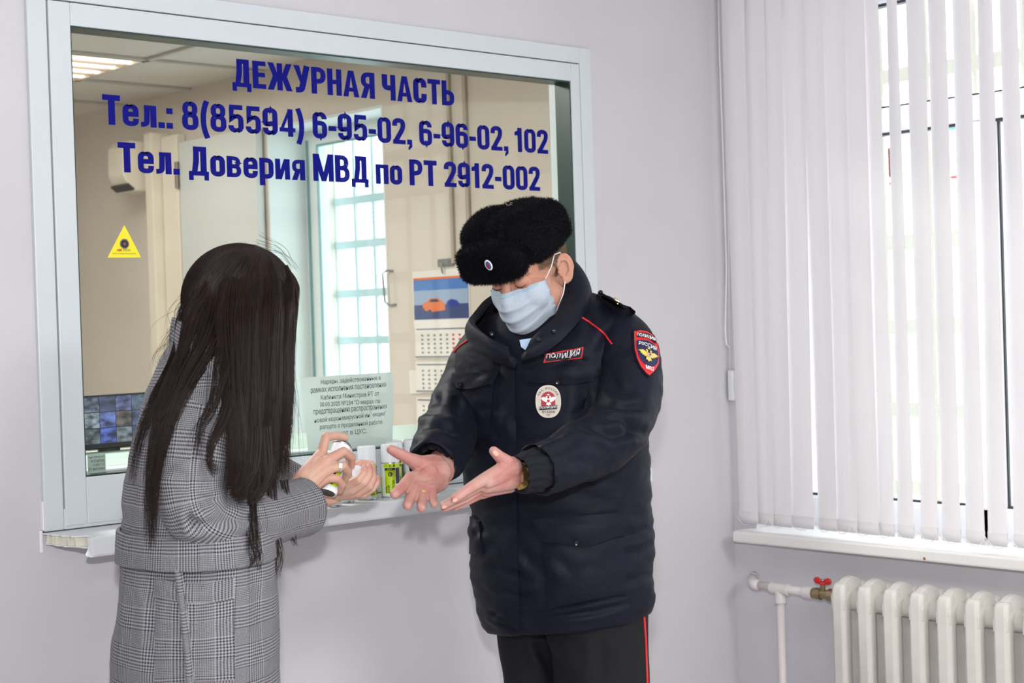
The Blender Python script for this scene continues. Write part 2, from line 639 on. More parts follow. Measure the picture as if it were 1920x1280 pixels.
# suspended ceiling: grid + tiles
M_TILE = mat('ceiling_tile_board', srgb(214, 208, 200), 0.95, spec=0.1, noise=0.04, nscale=60)
M_TBAR = mat('ceiling_grid_metal', srgb(196, 192, 186), 0.5)
oc = struct(MB().box((-4.6, 0.14, 2.70), (0.0, 5.3, 2.76)).build('ceiling_office', M_TBAR))
g = MB()
tx = [-0.56 - 0.6 * k + 0.6 for k in range(9)]
for x in tx:
    if -4.6 < x < 0: g.box((x - 0.012, 0.14, 2.664), (x + 0.012, 5.3, 2.6745))
ty = [2.54 + 0.6 * k for k in range(-4, 5)]
for y in ty:
    if 0.14 < y < 5.3: g.box((-4.6, y - 0.012, 2.664), (0, y + 0.012, 2.6742))
g.build('ceiling_grid', M_TBAR, oc)
tm = MB().box((-0.293, -0.293, 0), (0.293, 0.293, 0.012))
tile0 = None
LAMP = (-0.86, 2.84)
for x in tx:
    for y in ty:
        cx, cy = x - 0.3, y + 0.3
        if not (-2.8 < cx < 0.0 and 0.6 < cy < 5.2): continue
        if abs(cx - LAMP[0]) < 0.1 and abs(cy - LAMP[1]) < 0.1: continue
        if tile0 is None:
            tile0 = tm.build('ceiling_tile', M_TILE, oc, local=True)
            t = tile0
        else:
            t = tile0.copy(); COL.objects.link(t); t.parent = oc
        t.location = (cx, cy, 2.676)
# recessed luminaire of the office
lt = empty('ceiling_light', (LAMP[0], LAMP[1], 2.665), 'square recessed ceiling light with glowing tubes and louvres inside the duty office', 'ceiling light')
M_TUBE = mat('lit_tube', (1, 0.95, 0.9, 1), emit=3.2)
M_LOUV = mat('bright_louvre', srgb(215, 196, 176), 0.4)
b = MB()
x0, x1, y0, y1 = LAMP[0] - 0.295, LAMP[0] + 0.295, LAMP[1] - 0.295, LAMP[1] + 0.295
b.box((x0, y0, 2.69), (x1, y1, 2.70))
for q in ((x0, y0, x0 + 0.015, y1), (x1 - 0.015, y0, x1, y1), (x0, y0, x1, y0 + 0.015), (x0, y1 - 0.015, x1, y1)):
    b.box((q[0], q[1], 2.662), (q[2], q[3], 2.69))
b.build('housing', M_LOUV, lt)
for k in range(4):
    y = y0 + 0.09 + k * 0.137
    MB().tube([(x0 + 0.02, y, 2.676), (x1 - 0.02, y, 2.676)], 0.013, 10).build('tube', M_TUBE, lt, smooth=True)
for k in range(3):
    y = y0 + 0.158 + k * 0.137
    MB().box((x0 + 0.016, y - 0.012, 2.664), (x1 - 0.016, y + 0.012, 2.688)).build('louvre', M_LOUV, lt)

# ---------------- service window (window_1)
win = MB()
w1 = struct(empty('window_1', (-1.45, 0.0, 1.13)), 'white framed service window of the duty office')
fr = MB()
F0 = -0.012
def rectframe(mb, x0, x1, z0, z1, w, ya, yb):
    mb.box((x0, ya, z0), (x0 + w, yb, z1)).box((x1 - w, ya, z0), (x1, yb, z1))
    mb.box((x0 + w, ya, z1 - w), (x1 - w, yb, z1)).box((x0 + w, ya, z0), (x1 - w, yb, z0 + w))
rectframe(fr, OX0, OX1, OZ0 + 0.003, OZ1, 0.0455, F0, 0.12)
fr.build('frame', M_ALU, w1, bevel=0.0025)
sx0, sx1, sz0, sz1 = OX0 + 0.0485, OX1 - 0.0315, OZ0 + 0.010, OZ1 - 0.0485
sx1 = -0.6385
s_ = MB()
gx0, gx1, gz0, gz1 = -2.212, -0.673, 1.243, 2.234
s_.box((sx0, F0 - 0.002, sz0), (gx0, 0.06, sz1)).box((gx1, F0 - 0.002, sz0), (sx1, 0.06, sz1))
s_.box((gx0, F0 - 0.002, gz1), (gx1, 0.06, sz1)).box((gx0, F0 - 0.002, sz0), (gx1, 0.06, gz0))
s_.build('sash', M_ALU, w1, bevel=0.0025)
gr = MB()
rectframe(gr, OX0 + 0.02, OX1 - 0.02, OZ0 + 0.004, OZ1 - 0.02, 0.045, -0.004, 0.05)
gr.build('shadow_gap', M_GROOVE, w1)
ga = MB()
rectframe(ga, gx0 + 0.0002, gx1 - 0.0002, gz0 + 0.0002, gz1 - 0.0002, 0.0035, F0 + 0.003, 0.05)
ga.build('gasket', M_GASKET, w1)
GY = 0.022
MB().box((gx0 + 0.002, GY, gz0 + 0.002), (gx1 - 0.002, GY + 0.006, gz1 - 0.002)).build('pane', glass_mat('service_glass', (0.93, 0.955, 0.94), 0.02), w1)

# broken PVC sill under it (hollow cells open at its left end)
sl = empty('window_sill', (-1.45, -0.09, 1.09), 'long white plastic sill under the service window, its left end broken open', 'window sill')
SX1 = -0.56
SF = -0.172
def plate(mb, left, z0, z1, x1=SX1):
    """left: (x, y) list of a ragged left edge, from the wall to the nose"""
    n = len(left)
    v = [(x, y, z) for z in (z0, z1) for x, y in left] + [(x1, left[0][1], z0), (x1, left[-1][1], z0), (x1, left[0][1], z1), (x1, left[-1][1], z1)]
    a, bb, c, d = 2 * n, 2 * n + 1, 2 * n + 2, 2 * n + 3
    f = [tuple(range(n)) + (bb, a), tuple(range(2 * n - 1, n - 1, -1)) + (c, d)]
    for i in range(n - 1):
        f.append((i, i + n, i + n + 1, i + 1))
    f += [(0, a, c, n), (n - 1, 2 * n - 1, d, bb), (a, bb, d, c)]
    mb.add(v, f)
ragt = [(-2.318, -0.0125), (-2.312, -0.03), (-2.316, -0.05), (-2.308, -0.07), (-2.311, -0.085), (-2.302, -0.10), (-2.305, -0.118), (-2.286, -0.128), (-2.276, -0.136), (-2.272, -0.148), (-2.282, -0.158), (-2.288, -0.168)]
ragb = [(-2.312, -0.0125), (-2.306, -0.03), (-2.309, -0.055), (-2.303, -0.07), (-2.306, -0.085), (-2.296, -0.1), (-2.292, -0.12), (-2.290, -0.14), (-2.285, -0.150)]
t = MB(); plate(t, ragt, 1.1285, 1.1315)
t.build('top_board', M_PVC, sl)
t = MB(); plate(t, ragb, 1.106, 1.1085)
t.build('underside', M_PVC, sl)
n_ = MB()
prof = [(SF + 0.004, 1.1315), (SF - 0.001, 1.130), (SF - 0.003, 1.126), (SF - 0.003, 1.094), (SF, 1.0895), (SF + 0.006, 1.088), (SF + 0.014, 1.090), (SF + 0.016, 1.0945), (SF + 0.016, 1.106), (SF + 0.018, 1.1085), (SF + 0.018, 1.1285), (SF + 0.006, 1.1285)]
k = len(prof)
xl = [-2.288, -2.287, -2.286, -2.282, -2.279, -2.284, -2.291, -2.293, -2.287, -2.285, -2.288, -2.289]
v = [(xl[i], p[0], p[1]) for i, p in enumerate(prof)] + [(SX1, p[0], p[1]) for p in prof]
f = [tuple(range(k)), tuple(range(2 * k - 1, k - 1, -1))] + [(i, i + k, (i + 1) % k + k, (i + 1) % k) for i in range(k)]
n_.add(v, [a[::-1] for a in f])
n_.build('nose', M_PVC, sl)
for i in range(11):
    y = -0.02 - i * 0.0125
    xs = np.interp(-y, [-p[1] for p in ragt], [p[0] for p in ragt]) + 0.002 + 0.004 * random.random()
    tl = random.uniform(-0.003, 0.003)
    MB().obox(((xs + SX1) / 2, y, 1.1185), ((SX1 - xs) / 2, 0, 0), (0, 0.0008, 0), (0, tl, 0.0099)).build('web', M_IVORY, sl)
b = MB()
b.box((-2.321, -0.006, 1.088), (-2.3135, -0.0005, 1.136)).box((-2.3165, -0.014, 1.136), (-2.3125, -0.0005, 1.20))
struct(b.build('trim_2', mat('sealant_white', srgb(238, 238, 240), 0.5), bevel=0.003))

# ---------------- condensed bold lettering, drawn stroke by stroke
LW = 0.205
def rp(pts, n=6):
    """polyline with rounded corners: (x, y, r)"""
    P = [np.array(p[:2], float) for p in pts]
    out = [P[0]]
    for i in range(1, len(pts) - 1):
        r = pts[i][2] if len(pts[i]) > 2 else 0
        a, c = P[i - 1] - P[i], P[i + 1] - P[i]
        la, lc = np.linalg.norm(a), np.linalg.norm(c)
        r = min(r, la * 0.999, lc * 0.999)
        if r < 1e-3:
            out.append(P[i]); continue
        s, e = P[i] + a / la * r, P[i] + c / lc * r
        for k in range(n + 1):
            q = k / n
            out.append((1 - q) ** 2 * s + 2 * q * (1 - q) * (P[i] * 0.8 + 0.2 * (s + e) / 2 if False else P[i]) + q * q * e)
    out.append(P[-1])
    return out
def stroke(pts, w=LW, closed=False):
    P = [np.asarray(p, float) for p in pts]
    if closed and np.linalg.norm(P[0] - P[-1]) < 1e-6: P = P[:-1]
    n = len(P)
    L, R = [], []
    for i in range(n):
        if closed:
            a, c = P[i] - P[i - 1], P[(i + 1) % n] - P[i]
        else:
            a = P[i] - P[i - 1] if i else P[1] - P[0]
            c = P[i + 1] - P[i] if i < n - 1 else a
        a = a / (np.linalg.norm(a) + 1e-9); c = c / (np.linalg.norm(c) + 1e-9)
        na, nc = np.array([-a[1], a[0]]), np.array([-c[1], c[0]])
        m = na + nc
        m /= np.linalg.norm(m) + 1e-9
        k = 1 / max(0.5, m @ na)
        L.append(P[i] + m * k * w / 2); R.append(P[i] - m * k * w / 2)
    v = L + R
    f = [(i, i + n, (i + 1) % n + n, (i + 1) % n) for i in range(n if closed else n - 1)]
    return v, f
H = LW / 2
def ring(x0, y0, x1, y1, r=0.16, w=LW):
    xm = (x0 + x1) / 2
    return stroke(rp([(xm, y0, 0), (x1, y0, r), (x1, y1, r), (x0, y1, r), (x0, y0, r), (xm, y0, 0)]), w, True)
def line(*p, w=LW): return stroke(p, w)
def rect(x0, y0, x1, y1): return [(x0, y0), (x1, y0), (x1, y1), (x0, y1)], [(0, 1, 2, 3)]
def S(*p, w=LW): return stroke(rp(p), w)
X = 0.74
r_, c_, t_ = 0.43, 0.905, 0.1
GL = {
 'Т': (0.50, [rect(0, 0.81, 0.50, 1), rect(0.155, 0, 0.345, 1)]),
 'Д': (0.60, [rect(0.0, -0.16, 0.14, 0.15), rect(0.46, -0.16, 0.60, 0.15), rect(0, 0, 0.6, 0.15), rect(0.345, 0, 0.535, 1), rect(0.13, 0.83, 0.5, 1), ([(0.075, 0.1), (0.24, 0.1), (0.30, 0.5), (0.305, 0.9), (0.13, 1), (0.125, 0.55)], [(0, 1, 2, 5), (5, 2, 3, 4)])]),
 'Е': (0.43, [rect(0, 0, 0.19, 1), rect(0, 0.83, 0.43, 1), rect(0, 0, 0.43, 0.17), rect(0, 0.42, 0.40, 0.58)]),
 'Ж': (0.82, [rect(0.32, 0, 0.50, 1), ([(0, 0), (0.2, 0), (0.37, 0.5), (0.2, 1), (0.01, 1), (0.175, 0.52)], [(0, 1, 2, 5), (5, 2, 3, 4)]), ([(0.82, 0), (0.62, 0), (0.45, 0.5), (0.62, 1), (0.81, 1), (0.645, 0.52)], [(0, 5, 2, 1), (5, 4, 3, 2)])]),
 'У': (0.55, [([(0, 1), (0.2, 1), (0.31, 0.5), (0.22, 0.36)], [(0, 3, 2, 1)]), S((0.455, 1.0), (0.33, 0.4), (0.26, 0.09, 0.1), (0.06, 0.085))]),
 'Р': (0.50, [rect(0, 0, 0.19, 1), S((0.1, 0.915), (0.405, 0.915, 0.2), (0.405, 0.47, 0.2), (0.1, 0.47), w=0.175)]),
 'Н': (0.50, [rect(0, 0, 0.19, 1), rect(0.31, 0, 0.50, 1), rect(0.1, 0.42, 0.4, 0.59)]),
 'А': (0.57, [([(0, 0), (0.185, 0), (0.295, 0.8), (0.38, 1), (0.19, 1)], [(0, 1, 2, 4), (2, 3, 4)]), ([(0.57, 0), (0.385, 0), (0.275, 0.8), (0.19, 1), (0.38, 1)], [(0, 4, 2, 1), (2, 4, 3)]), rect(0.14, 0.2, 0.43, 0.35)]),
 'Я': (0.52, [rect(0.33, 0, 0.52, 1), S((0.42, 0.915), (0.105, 0.915, 0.2), (0.105, 0.48, 0.2), (0.42, 0.48), w=0.175), ([(0, 0), (0.2, 0), (0.34, 0.46), (0.15, 0.5)], [(0, 1, 2, 3)])]),
 'Ч': (0.50, [rect(0.31, 0, 0.50, 1), S((0.095, 1.0), (0.095, 0.48, 0.14), (0.4, 0.48))]),
 'С': (0.50, [S((0.405, 0.63), (0.405, 0.905, 0.16), (0.095, 0.905, 0.16), (0.095, 0.095, 0.16), (0.405, 0.095, 0.16), (0.405, 0.38))]),
 'Ь': (0.49, [rect(0, 0, 0.19, 1), S((0.1, 0.09), (0.395, 0.09, 0.18), (0.395, 0.53, 0.18), (0.1, 0.53), w=0.175)]),
 'М': (0.70, [rect(0, 0, 0.175, 1), rect(0.525, 0, 0.70, 1), ([(0, 1), (0.2, 1), (0.43, 0), (0.27, 0)], [(0, 3, 2, 1)]), ([(0.70, 1), (0.5, 1), (0.27, 0), (0.43, 0)], [(0, 1, 2, 3)])]),
 'В': (0.52, [rect(0, 0, 0.19, 1), S((0.1, 0.915), (0.39, 0.915, 0.18), (0.39, 0.52, 0.18), (0.1, 0.52), w=0.165), S((0.1, 0.083), (0.42, 0.083, 0.19), (0.42, 0.52, 0.19), (0.1, 0.52), w=0.17)]),
 'е': (0.47, [S((0.11, 0.40, 0), (0.385, 0.40, 0), (0.385, X - 0.08, 0.15), (0.09, X - 0.08, 0.15), (0.09, 0.08, 0.15), (0.385, 0.08, 0.13), (0.385, 0.26), w=0.165)]),
 'л': (0.46, [rect(0.28, 0, 0.46, X), rect(0.1, X - 0.15, 0.4, X), S((0.19, X - 0.02), (0.17, 0.085, 0.12), (0.0, 0.08), w=0.165)]),
 'о': (0.46, [ring(0.09, 0.085, 0.37, X - 0.085, 0.15, 0.175)]),
 'в': (0.46, [rect(0, 0, 0.175, X), S((0.1, X - 0.075), (0.35, X - 0.075, 0.14), (0.35, 0.385, 0.14), (0.1, 0.385), w=0.14), S((0.1, 0.072), (0.37, 0.072, 0.15), (0.37, 0.385, 0.15), (0.1, 0.385), w=0.145)]),
 'р': (0.46, [rect(0, -0.24, 0.175, X), S((0.09, X - 0.08), (0.37, X - 0.08, 0.15), (0.37, 0.08, 0.15), (0.09, 0.08), w=0.165)]),
 'и': (0.48, [rect(0, 0, 0.17, X), rect(0.31, 0, 0.48, X), ([(0.05, 0), (0.2, 0.0), (0.43, X), (0.29, X)], [(0, 1, 2, 3)])]),
 'я': (0.46, [rect(0.285, 0, 0.46, X), S((0.38, X - 0.07), (0.09, X - 0.07, 0.15), (0.09, 0.34, 0.15), (0.38, 0.34), w=0.14), ([(0, 0), (0.18, 0), (0.3, 0.33), (0.13, 0.36)], [(0, 1, 2, 3)])]),
 'п': (0.46, [rect(0, 0, 0.175, X), rect(0.285, 0, 0.46, X), rect(0.1, X - 0.15, 0.4, X)]),
 '.': (0.19, [rect(0, 0, 0.19, 0.2)]),
 ':': (0.19, [rect(0, 0, 0.19, 0.2), rect(0, 0.5, 0.19, 0.7)]),
 ',': (0.19, [rect(0, 0, 0.19, 0.2), ([(0.09, 0), (0.19, 0), (0.19, -0.08), (0.06, -0.22), (0.03, -0.14)], [(0, 4, 3, 2, 1)])]),
 '-': (0.27, [rect(0, 0.32, 0.27, 0.5)]),
 '(': (0.26, [S((0.22, 1.05), (0.10, 0.75, 0.4), (0.10, 0.05, 0.4), (0.22, -0.25), w=0.17)]),
 ')': (0.26, [S((0.04, 1.05), (0.16, 0.75, 0.4), (0.16, 0.05, 0.4), (0.04, -0.25), w=0.17)]),
 '8': (0.50, [ring(0.105, 0.555, 0.395, 0.915, 0.16, 0.165), ring(0.09, 0.085, 0.41, 0.53, 0.17, 0.175)]),
 '5': (0.50, [rect(0.05, 0.83, 0.47, 1), S((0.125, 0.92), (0.105, 0.5), (0.2, 0.6, 0.06), (0.405, 0.6, 0.15), (0.405, 0.09, 0.16), (0.092, 0.09, 0.16), (0.092, 0.27), w=0.17)]),
 '9': (0.50, [S((0.41, 0.45, 0), (0.15, 0.40, 0.1), (0.09, 0.42, 0.12), (0.09, 0.91, 0.16), (0.41, 0.91, 0.16), (0.41, 0.09, 0.16), (0.095, 0.09, 0.16), (0.095, 0.27), w=0.175)]),
 '4': (0.53, [rect(0.28, 0, 0.455, 1), rect(0, 0.17, 0.53, 0.32), ([(0, 0.22), (0.14, 0.3), (0.33, 0.82), (0.30, 1.0)], [(0, 1, 2, 3)])]),
 '6': (0.50, [S((0.405, 0.73), (0.405, 0.91, 0.16), (0.09, 0.91, 0.16), (0.09, 0.09, 0.16), (0.41, 0.09, 0.16), (0.41, 0.585, 0.16), (0.16, 0.575), w=0.175)]),
 '0': (0.50, [ring(0.09, 0.09, 0.41, 0.91, 0.17, 0.178)]),
 '2': (0.49, [S((0.092, 0.69), (0.092, 0.91, 0.15), (0.395, 0.91, 0.15), (0.395, 0.62, 0.12), (0.10, 0.08), w=0.178), rect(0.01, 0, 0.48, 0.165)]),
 '1': (0.36, [rect(0.13, 0, 0.315, 1), ([(0, 0.68), (0.17, 0.68), (0.2, 1), (0.14, 0.9), (0, 0.81)], [(0, 1, 2, 3, 4)])]),
}
def letter_line(s, x0, x1, base, cap, gap=0.05, space=0.22):
    w = 0
    lay = []
    for ch in s:
        if ch == ' ':
            w += space; continue
        lay.append((w, ch)); w += GL[ch][0] + gap
    w -= gap
    k = (x1 - x0) / w
    mb = MB()
    for off, ch in lay:
        for kk, (v, f) in enumerate(GL[ch][1]):
            for qi, q in enumerate(f):      # every stroke facet a hair's breadth proud of the one before
                yy = GY - 0.0004 - 0.0004 * kk - 0.00004 * (qi % 9)
                a = [(x0 + (off + v[i][0]) * k, yy, base + v[i][1] * cap) for i in q]
                ar = sum(a[i][0] * a[(i + 1) % len(a)][2] - a[(i + 1) % len(a)][0] * a[i][2] for i in range(len(a)))
                mb.add(a if ar > 0 else a[::-1], [tuple(range(len(a)))])
    return mb
L1a, L1b = onY(436, 167, GY), onY(852, 197, GY)
letter_line('ДЕЖУРНАЯ ЧАСТЬ', L1a[0], L1b[0], onY(496, 167, GY)[2], 0.0665).build('lettering', M_BLUE, w1)['label'] = 'blue vinyl heading on the glass, top line'
L2a, L2b = onY(191, 176, GY), onY(1028, 286, GY)
letter_line('Тел.: 8(85594) 6-95-02, 6-96-02, 102', L2a[0], L2b[0], onY(204, 233.5, GY)[2], 0.0675).build('lettering', M_BLUE, w1)['label'] = 'blue vinyl phone numbers on the glass, middle line'
L3a, L3b = onY(220, 266, GY), onY(1013, 354, GY)
letter_line('Тел. Доверия МВД по РТ 2912-002', L3a[0], L3b[0], onY(234, 323, GY)[2], 0.068).build('lettering', M_BLUE, w1)['label'] = 'blue vinyl helpline number on the glass, bottom line'

# flat lettering helper for planes
def put_text(name, s, o, ux, uy, w, h, m, parent, bold=0.0, xbold=0.0, fit=True, shear=0.0):
    v, f = text_arr(s, bold, xbold, 2)
    a, bmx = v.min(axis=0), v.max(axis=0)
    o, ux, uy = map(lambda q: np.asarray(q, float), (o, ux, uy))
    if fit:
        bmx[2] = a[2] + 1
        uv = (v - a) / (bmx - a) * np.array([w, h, 0.00015])
    uv[:, 0] += shear * uv[:, 1]
    nz_ = np.cross(ux, uy)
    return mesh(name, [o + ux * p[0] + uy * p[1] + nz_ * p[2] for p in uv], f, m, parent)

# yellow camera warning sticker on the pane
st = empty('warning_sticker', onY(233, 483, GY), 'yellow triangular camera warning sticker on the service window glass', 'sticker')
M_YEL = mat('yellow_vinyl', srgb(245, 232, 40), 0.4)
M_BLK = mat('black_print', srgb(28, 28, 30), 0.5)
M_DGREY = mat('dark_grey_print', srgb(90, 84, 80), 0.5)
M_RED = mat('red_print', srgb(205, 30, 35), 0.5)
a, c, d = onY(233, 422, GY), onY(201.5, 483, GY), onY(264.5, 482.5, GY)
mesh('triangle', [a + (0, -0.0006, 0), c + (0, -0.0006, 0), d + (0, -0.0006, 0), a, c, d], [(0, 1, 2), (3, 5, 4), (0, 3, 4, 1), (1, 4, 5, 2), (2, 5, 3, 0)], M_YEL, st)
e = (c + d) / 2 + np.array([0.001, -0.0009, 0.031])
AX = (np.array([1, 0, 0.]), np.array([0, 0, 1.]), np.array([0, -1, 0.]))
MB().lathe([(0.0118, 0), (0.0118, 0.0002)], 28, e, axis=AX).build('printed_lens_ring', mat('lens_grey', srgb(130, 122, 110), 0.5), st)
MB().lathe([(0.009, 0.0002), (0.009, 0.0004)], 28, e, axis=AX).build('printed_lens', M_BLK, st)
MB().lathe([(0.004, 0.0004), (0.004, 0.0006)], 20, e, axis=AX).build('printed_lens_glint', mat('lens_plum', srgb(120, 80, 90), 0.3), st)
ux, uz = np.array([1, 0, 0.]), np.array([0, 0, 1.])
put_text('lettering', 'HIK', c + np.array([0.0235, -0.0009, 0.0145]), ux, uz, 0.013, 0.0055, M_RED, st, 0.015, 0.03, shear=0.25)
put_text('lettering', 'VISION', c + np.array([0.0375, -0.0009, 0.0145]), ux, uz, 0.019, 0.0055, M_DGREY, st, 0.0, 0.0, shear=0.25)
put_text('lettering', 'ВЕДЕТСЯ ВИДЕОНАБЛЮДЕНИЕ', c + np.array([0.013, -0.0009, 0.0075]), ux, uz, 0.058, 0.0034, M_DGREY, st)

# paper notice behind the pane
M_PAPER = mat('pale_green_paper', srgb(240, 248, 243), 0.8)
pn = [onY(563, 708, 0.034), onY(737, 697, 0.034), onY(736, 832, 0.034), onY(578, 846, 0.034)]
nt_ = empty('paper_notice', (pn[2] + pn[3]) / 2, 'pale paper notice with black printed text propped inside the service window', 'notice')
v = [p + np.array([0, dy, 0]) for dy in (0, 0.0008) for p in pn]
mesh('sheet', v, [(0, 3, 2, 1), (4, 5, 6, 7), (0, 1, 5, 4), (1, 2, 6, 5), (2, 3, 7, 6), (3, 0, 4, 7)], M_PAPER, nt_)
nl = ['Наряды, задействованные в', 'рамках исполнения постановления', 'Кабинета Министров РТ от', '30.03.2020 №234 "О мерах по', 'предотвращению распространения', 'новой коронавирусной инфекции"', 'рапорта о проделанной работе', 'сдают в ЦУС.']
rows = [((602, 722), (714, 713)), ((583, 739), (724, 727)), ((602, 751), (711, 743)), ((600, 764), (713, 757)), ((588, 779), (725, 768)), ((590, 794), (724, 780)), ((600, 806), (717, 796)), ((622, 818), (688, 813))]
for s, (p, q) in zip(nl, rows):
    A, B = onY(*p, 0.0335), onY(*q, 0.0335)
    d = (B - A); w = np.linalg.norm(d); d /= w
    put_text('text_line', s, A - (0, 0, 0.001), d, np.array([0, 0, 1.0]), w, 0.0150, mat('black_ink', srgb(60, 68, 72), 0.7), nt_)
# glass stamp at the lower left of the pane
gs = empty('glass_stamp', onY(181, 886, GY + 0.006), 'small dark maker stamp etched on the lower left of the glass', 'stamp')
M_STAMP = mat('grey_etch', srgb(186, 200, 192), 0.7)
A = onY(165, 886, GY + 0.0065)
MB().box(tuple(A), tuple(A + np.array([0.044, 0.0003, 0.04]))).build('patch', M_STAMP, gs)
for i, s in enumerate(('Маркетинг', 'закален по ал', 'ГОСТ 30698-14', 'закален 10')):
    put_text('lettering', s, A + np.array([0.042, -0.0005, 0.030 - 0.0085 * i]), np.array([-1, 0, 0]), uz, 0.04 - 0.006 * (i % 3), 0.0065, M_BLK, gs)

# inner ledge and desk seen through the pane
M_DESK = mat('pale_green_laminate', srgb(176, 196, 186), 0.4)
de = empty('desk', (-1.45, 0.5, 0), 'pale green desk top running inside behind the service window', 'desk')
MB().box((-2.35, 0.142, 1.225), (-0.5, 0.62, 1.25)).build('top', M_DESK, de, bevel=0.003)
MB().box((-2.33, 0.16, 0), (-2.30, 0.60, 1.225)).build('side_panel', M_DESK, de)
MB().box((-0.55, 0.16, 0), (-0.52, 0.60, 1.225)).build('side_panel', M_DESK, de)
struct(MB().box((OX0 + 0.05, 0.062, OZ0 + 0.05), (OX1 - 0.05, 0.14, gz0 + 0.006)).build('trim_3', M_ALU))

# monitor with camera pictures standing on the desk
MY = 0.56
a, c = onY(120, 747, MY), onY(310, 822, MY)
mo = empty('monitor', ((a[0] + c[0]) / 2, MY + 0.03, 1.25), 'flat monitor showing a grid of camera pictures behind the left of the glass', 'monitor')
zb = c[2]
MB().box((a[0], MY, zb - 0.014), (c[0], MY + 0.03, a[2] + 0.004)).build('casing', mat('black_plastic', srgb(25, 26, 30), 0.4), mo, bevel=0.003)
MB().box((a[0] + 0.1, MY + 0.01, 1.25), (a[0] + 0.16, MY + 0.02, zb)).build('stand', mat('black_plastic', srgb(25, 26, 30), 0.4), mo)
cols = [(70, 95, 150), (96, 110, 120), (66, 92, 190), (120, 130, 140), (54, 70, 120), (40, 130, 50), (150, 165, 180), (90, 110, 190), (90, 80, 80), (60, 80, 130), (60, 66, 110), (110, 120, 150), (50, 60, 110), (80, 90, 150), (70, 90, 120)]
nx, nz = 6, 3
def screen_mat(n, c):
    nm = 'screen_picture_%d' % n
    if nm in MATS: return MATS[nm]
    m = mat(nm, c, 0.3)
    nt = m.node_tree; b = nt.nodes['Principled BSDF']
    tc = nt.nodes.new('ShaderNodeTexCoord'); nz_ = nt.nodes.new('ShaderNodeTexNoise'); nz_.inputs['Scale'].default_value = 38; nz_.inputs['Detail'].default_value = 5
    mp = nt.nodes.new('ShaderNodeMapping'); mp.inputs['Scale'].default_value = (1, 1, 1.8); mp.inputs['Location'].default_value = (n * 1.7, 0, n)
    nt.links.new(tc.outputs['Object'], mp.inputs[0]); nt.links.new(mp.outputs[0], nz_.inputs['Vector'])
    cr = nt.nodes.new('ShaderNodeValToRGB')
    cr.color_ramp.elements[0].position, cr.color_ramp.elements[1].position = 0.36, 0.66
    cr.color_ramp.elements[0].color = (c[0] * 0.15, c[1] * 0.16, c[2] * 0.2, 1)
    cr.color_ramp.elements[1].color = (min(1, c[0] * 1.7 + 0.06), min(1, c[1] * 1.7 + 0.06), min(1, c[2] * 1.7 + 0.06), 1)
    nt.links.new(nz_.outputs['Fac'], cr.inputs[0])
    nt.links.new(cr.outputs[0], b.inputs['Emission Color']); b.inputs['Emission Strength'].default_value = 0.7
    b.inputs['Base Color'].default_value = (0.02, 0.02, 0.02, 1)
    return m
sw, sh = (c[0] - a[0] - 0.01) / nx, (a[2] - zb) / nz
for i in range(nx):
    for k in range(nz):
        cc = cols[(i + 5 * k) % 15]
        m = screen_mat((i + 5 * k) % 15, srgb(*cc))
        MB().box((a[0] + 0.005 + sw * i + 0.001, MY - 0.0012, zb + sh * k + 0.001), (a[0] + 0.005 + sw * (i + 1) - 0.001, MY + 0.001, zb + sh * (k + 1) - 0.001)).build('picture', m, mo)

# ---------------- office window (window_2), its grille and what is outside
w2 = struct(empty('window_2', (0.19, (WY0 + WY1) / 2, WZ0)), 'bright window of the duty office')
M_WFR = mat('white_window_frame', srgb(228, 236, 236), 0.35)
M_TEAL = mat('teal_glass_edge', srgb(120, 160, 160), 0.3)
fx0, fx1 = 0.19, 0.25
b = MB()
for ya, yb in ((WY1 - 0.10, WY1 - 0.0), (WY0, WY0 + 0.075)):
    b.box((fx0, ya, WZ0), (fx1, yb, WZ1))
b.box((fx0, WY0 + 0.075, WZ1 - 0.075), (fx1, WY1 - 0.1, WZ1)).box((fx0, WY0 + 0.075, WZ0), (fx1, WY1 - 0.1, WZ0 + 0.07))
b.build('frame', M_WFR, w2, bevel=0.006)
MB().box((fx0 - 0.002, WY1 - 0.105, WZ0 + 0.07), (fx0 + 0.008, WY1 - 0.1, WZ1 - 0.075)).box((fx0 - 0.002, WY0 + 0.075, WZ1 - 0.083), (fx0 + 0.008, WY1 - 0.108, WZ1 - 0.075)).build('gasket', M_TEAL, w2)
MB().box((fx0 - 0.012, WY1 - 0.041, WZ0 + 0.03), (fx0, WY1 - 0.036, WZ1 - 0.05)).build('frame_bead', M_TEAL, w2)
MB().box((0.215, WY0 + 0.07, WZ0 + 0.06), (0.221, WY1 - 0.1, WZ1 - 0.07)).build('pane', glass_mat('office_window_glass', (0.93, 0.98, 0.98)), w2)
M_BAR = mat('pale_grille_paint', srgb(205, 222, 226), 0.5)
def grille(name, label, X_, ys, zs, z0, z1, y0, y1, m, wide, knob=False):
    r = empty(name, (X_, (y0 + y1) / 2, z0), label, 'window grille')
    for y in ys:
        MB().box((X_ - 0.008, y - 0.009, z0), (X_ + 0.008, y + 0.009, z1)).build('upright_bar', m, r)
    for z in zs:
        MB().box((X_ - 0.012, y0, z - wide / 2), (X_ + 0.012, y1, z + wide / 2)).build('cross_bar', m, r)
    return r
gy = [onX(p, 500, 0.36)[1] for p in (633, 671, 706)]
gz = [onX(*p, 0.36)[2] for p in ((700, 371), (700, 455), (700, 548), (700, 637), (640, 762))]
gr2 = grille('window_grille', 'pale iron grille outside the duty office window', 0.36, gy, gz, WZ0, WZ1, WY0 + 0.002, onX(620, 500, 0.36)[1], M_BAR, 0.035)
ypost = onX(621, 500, 0.36)[1]
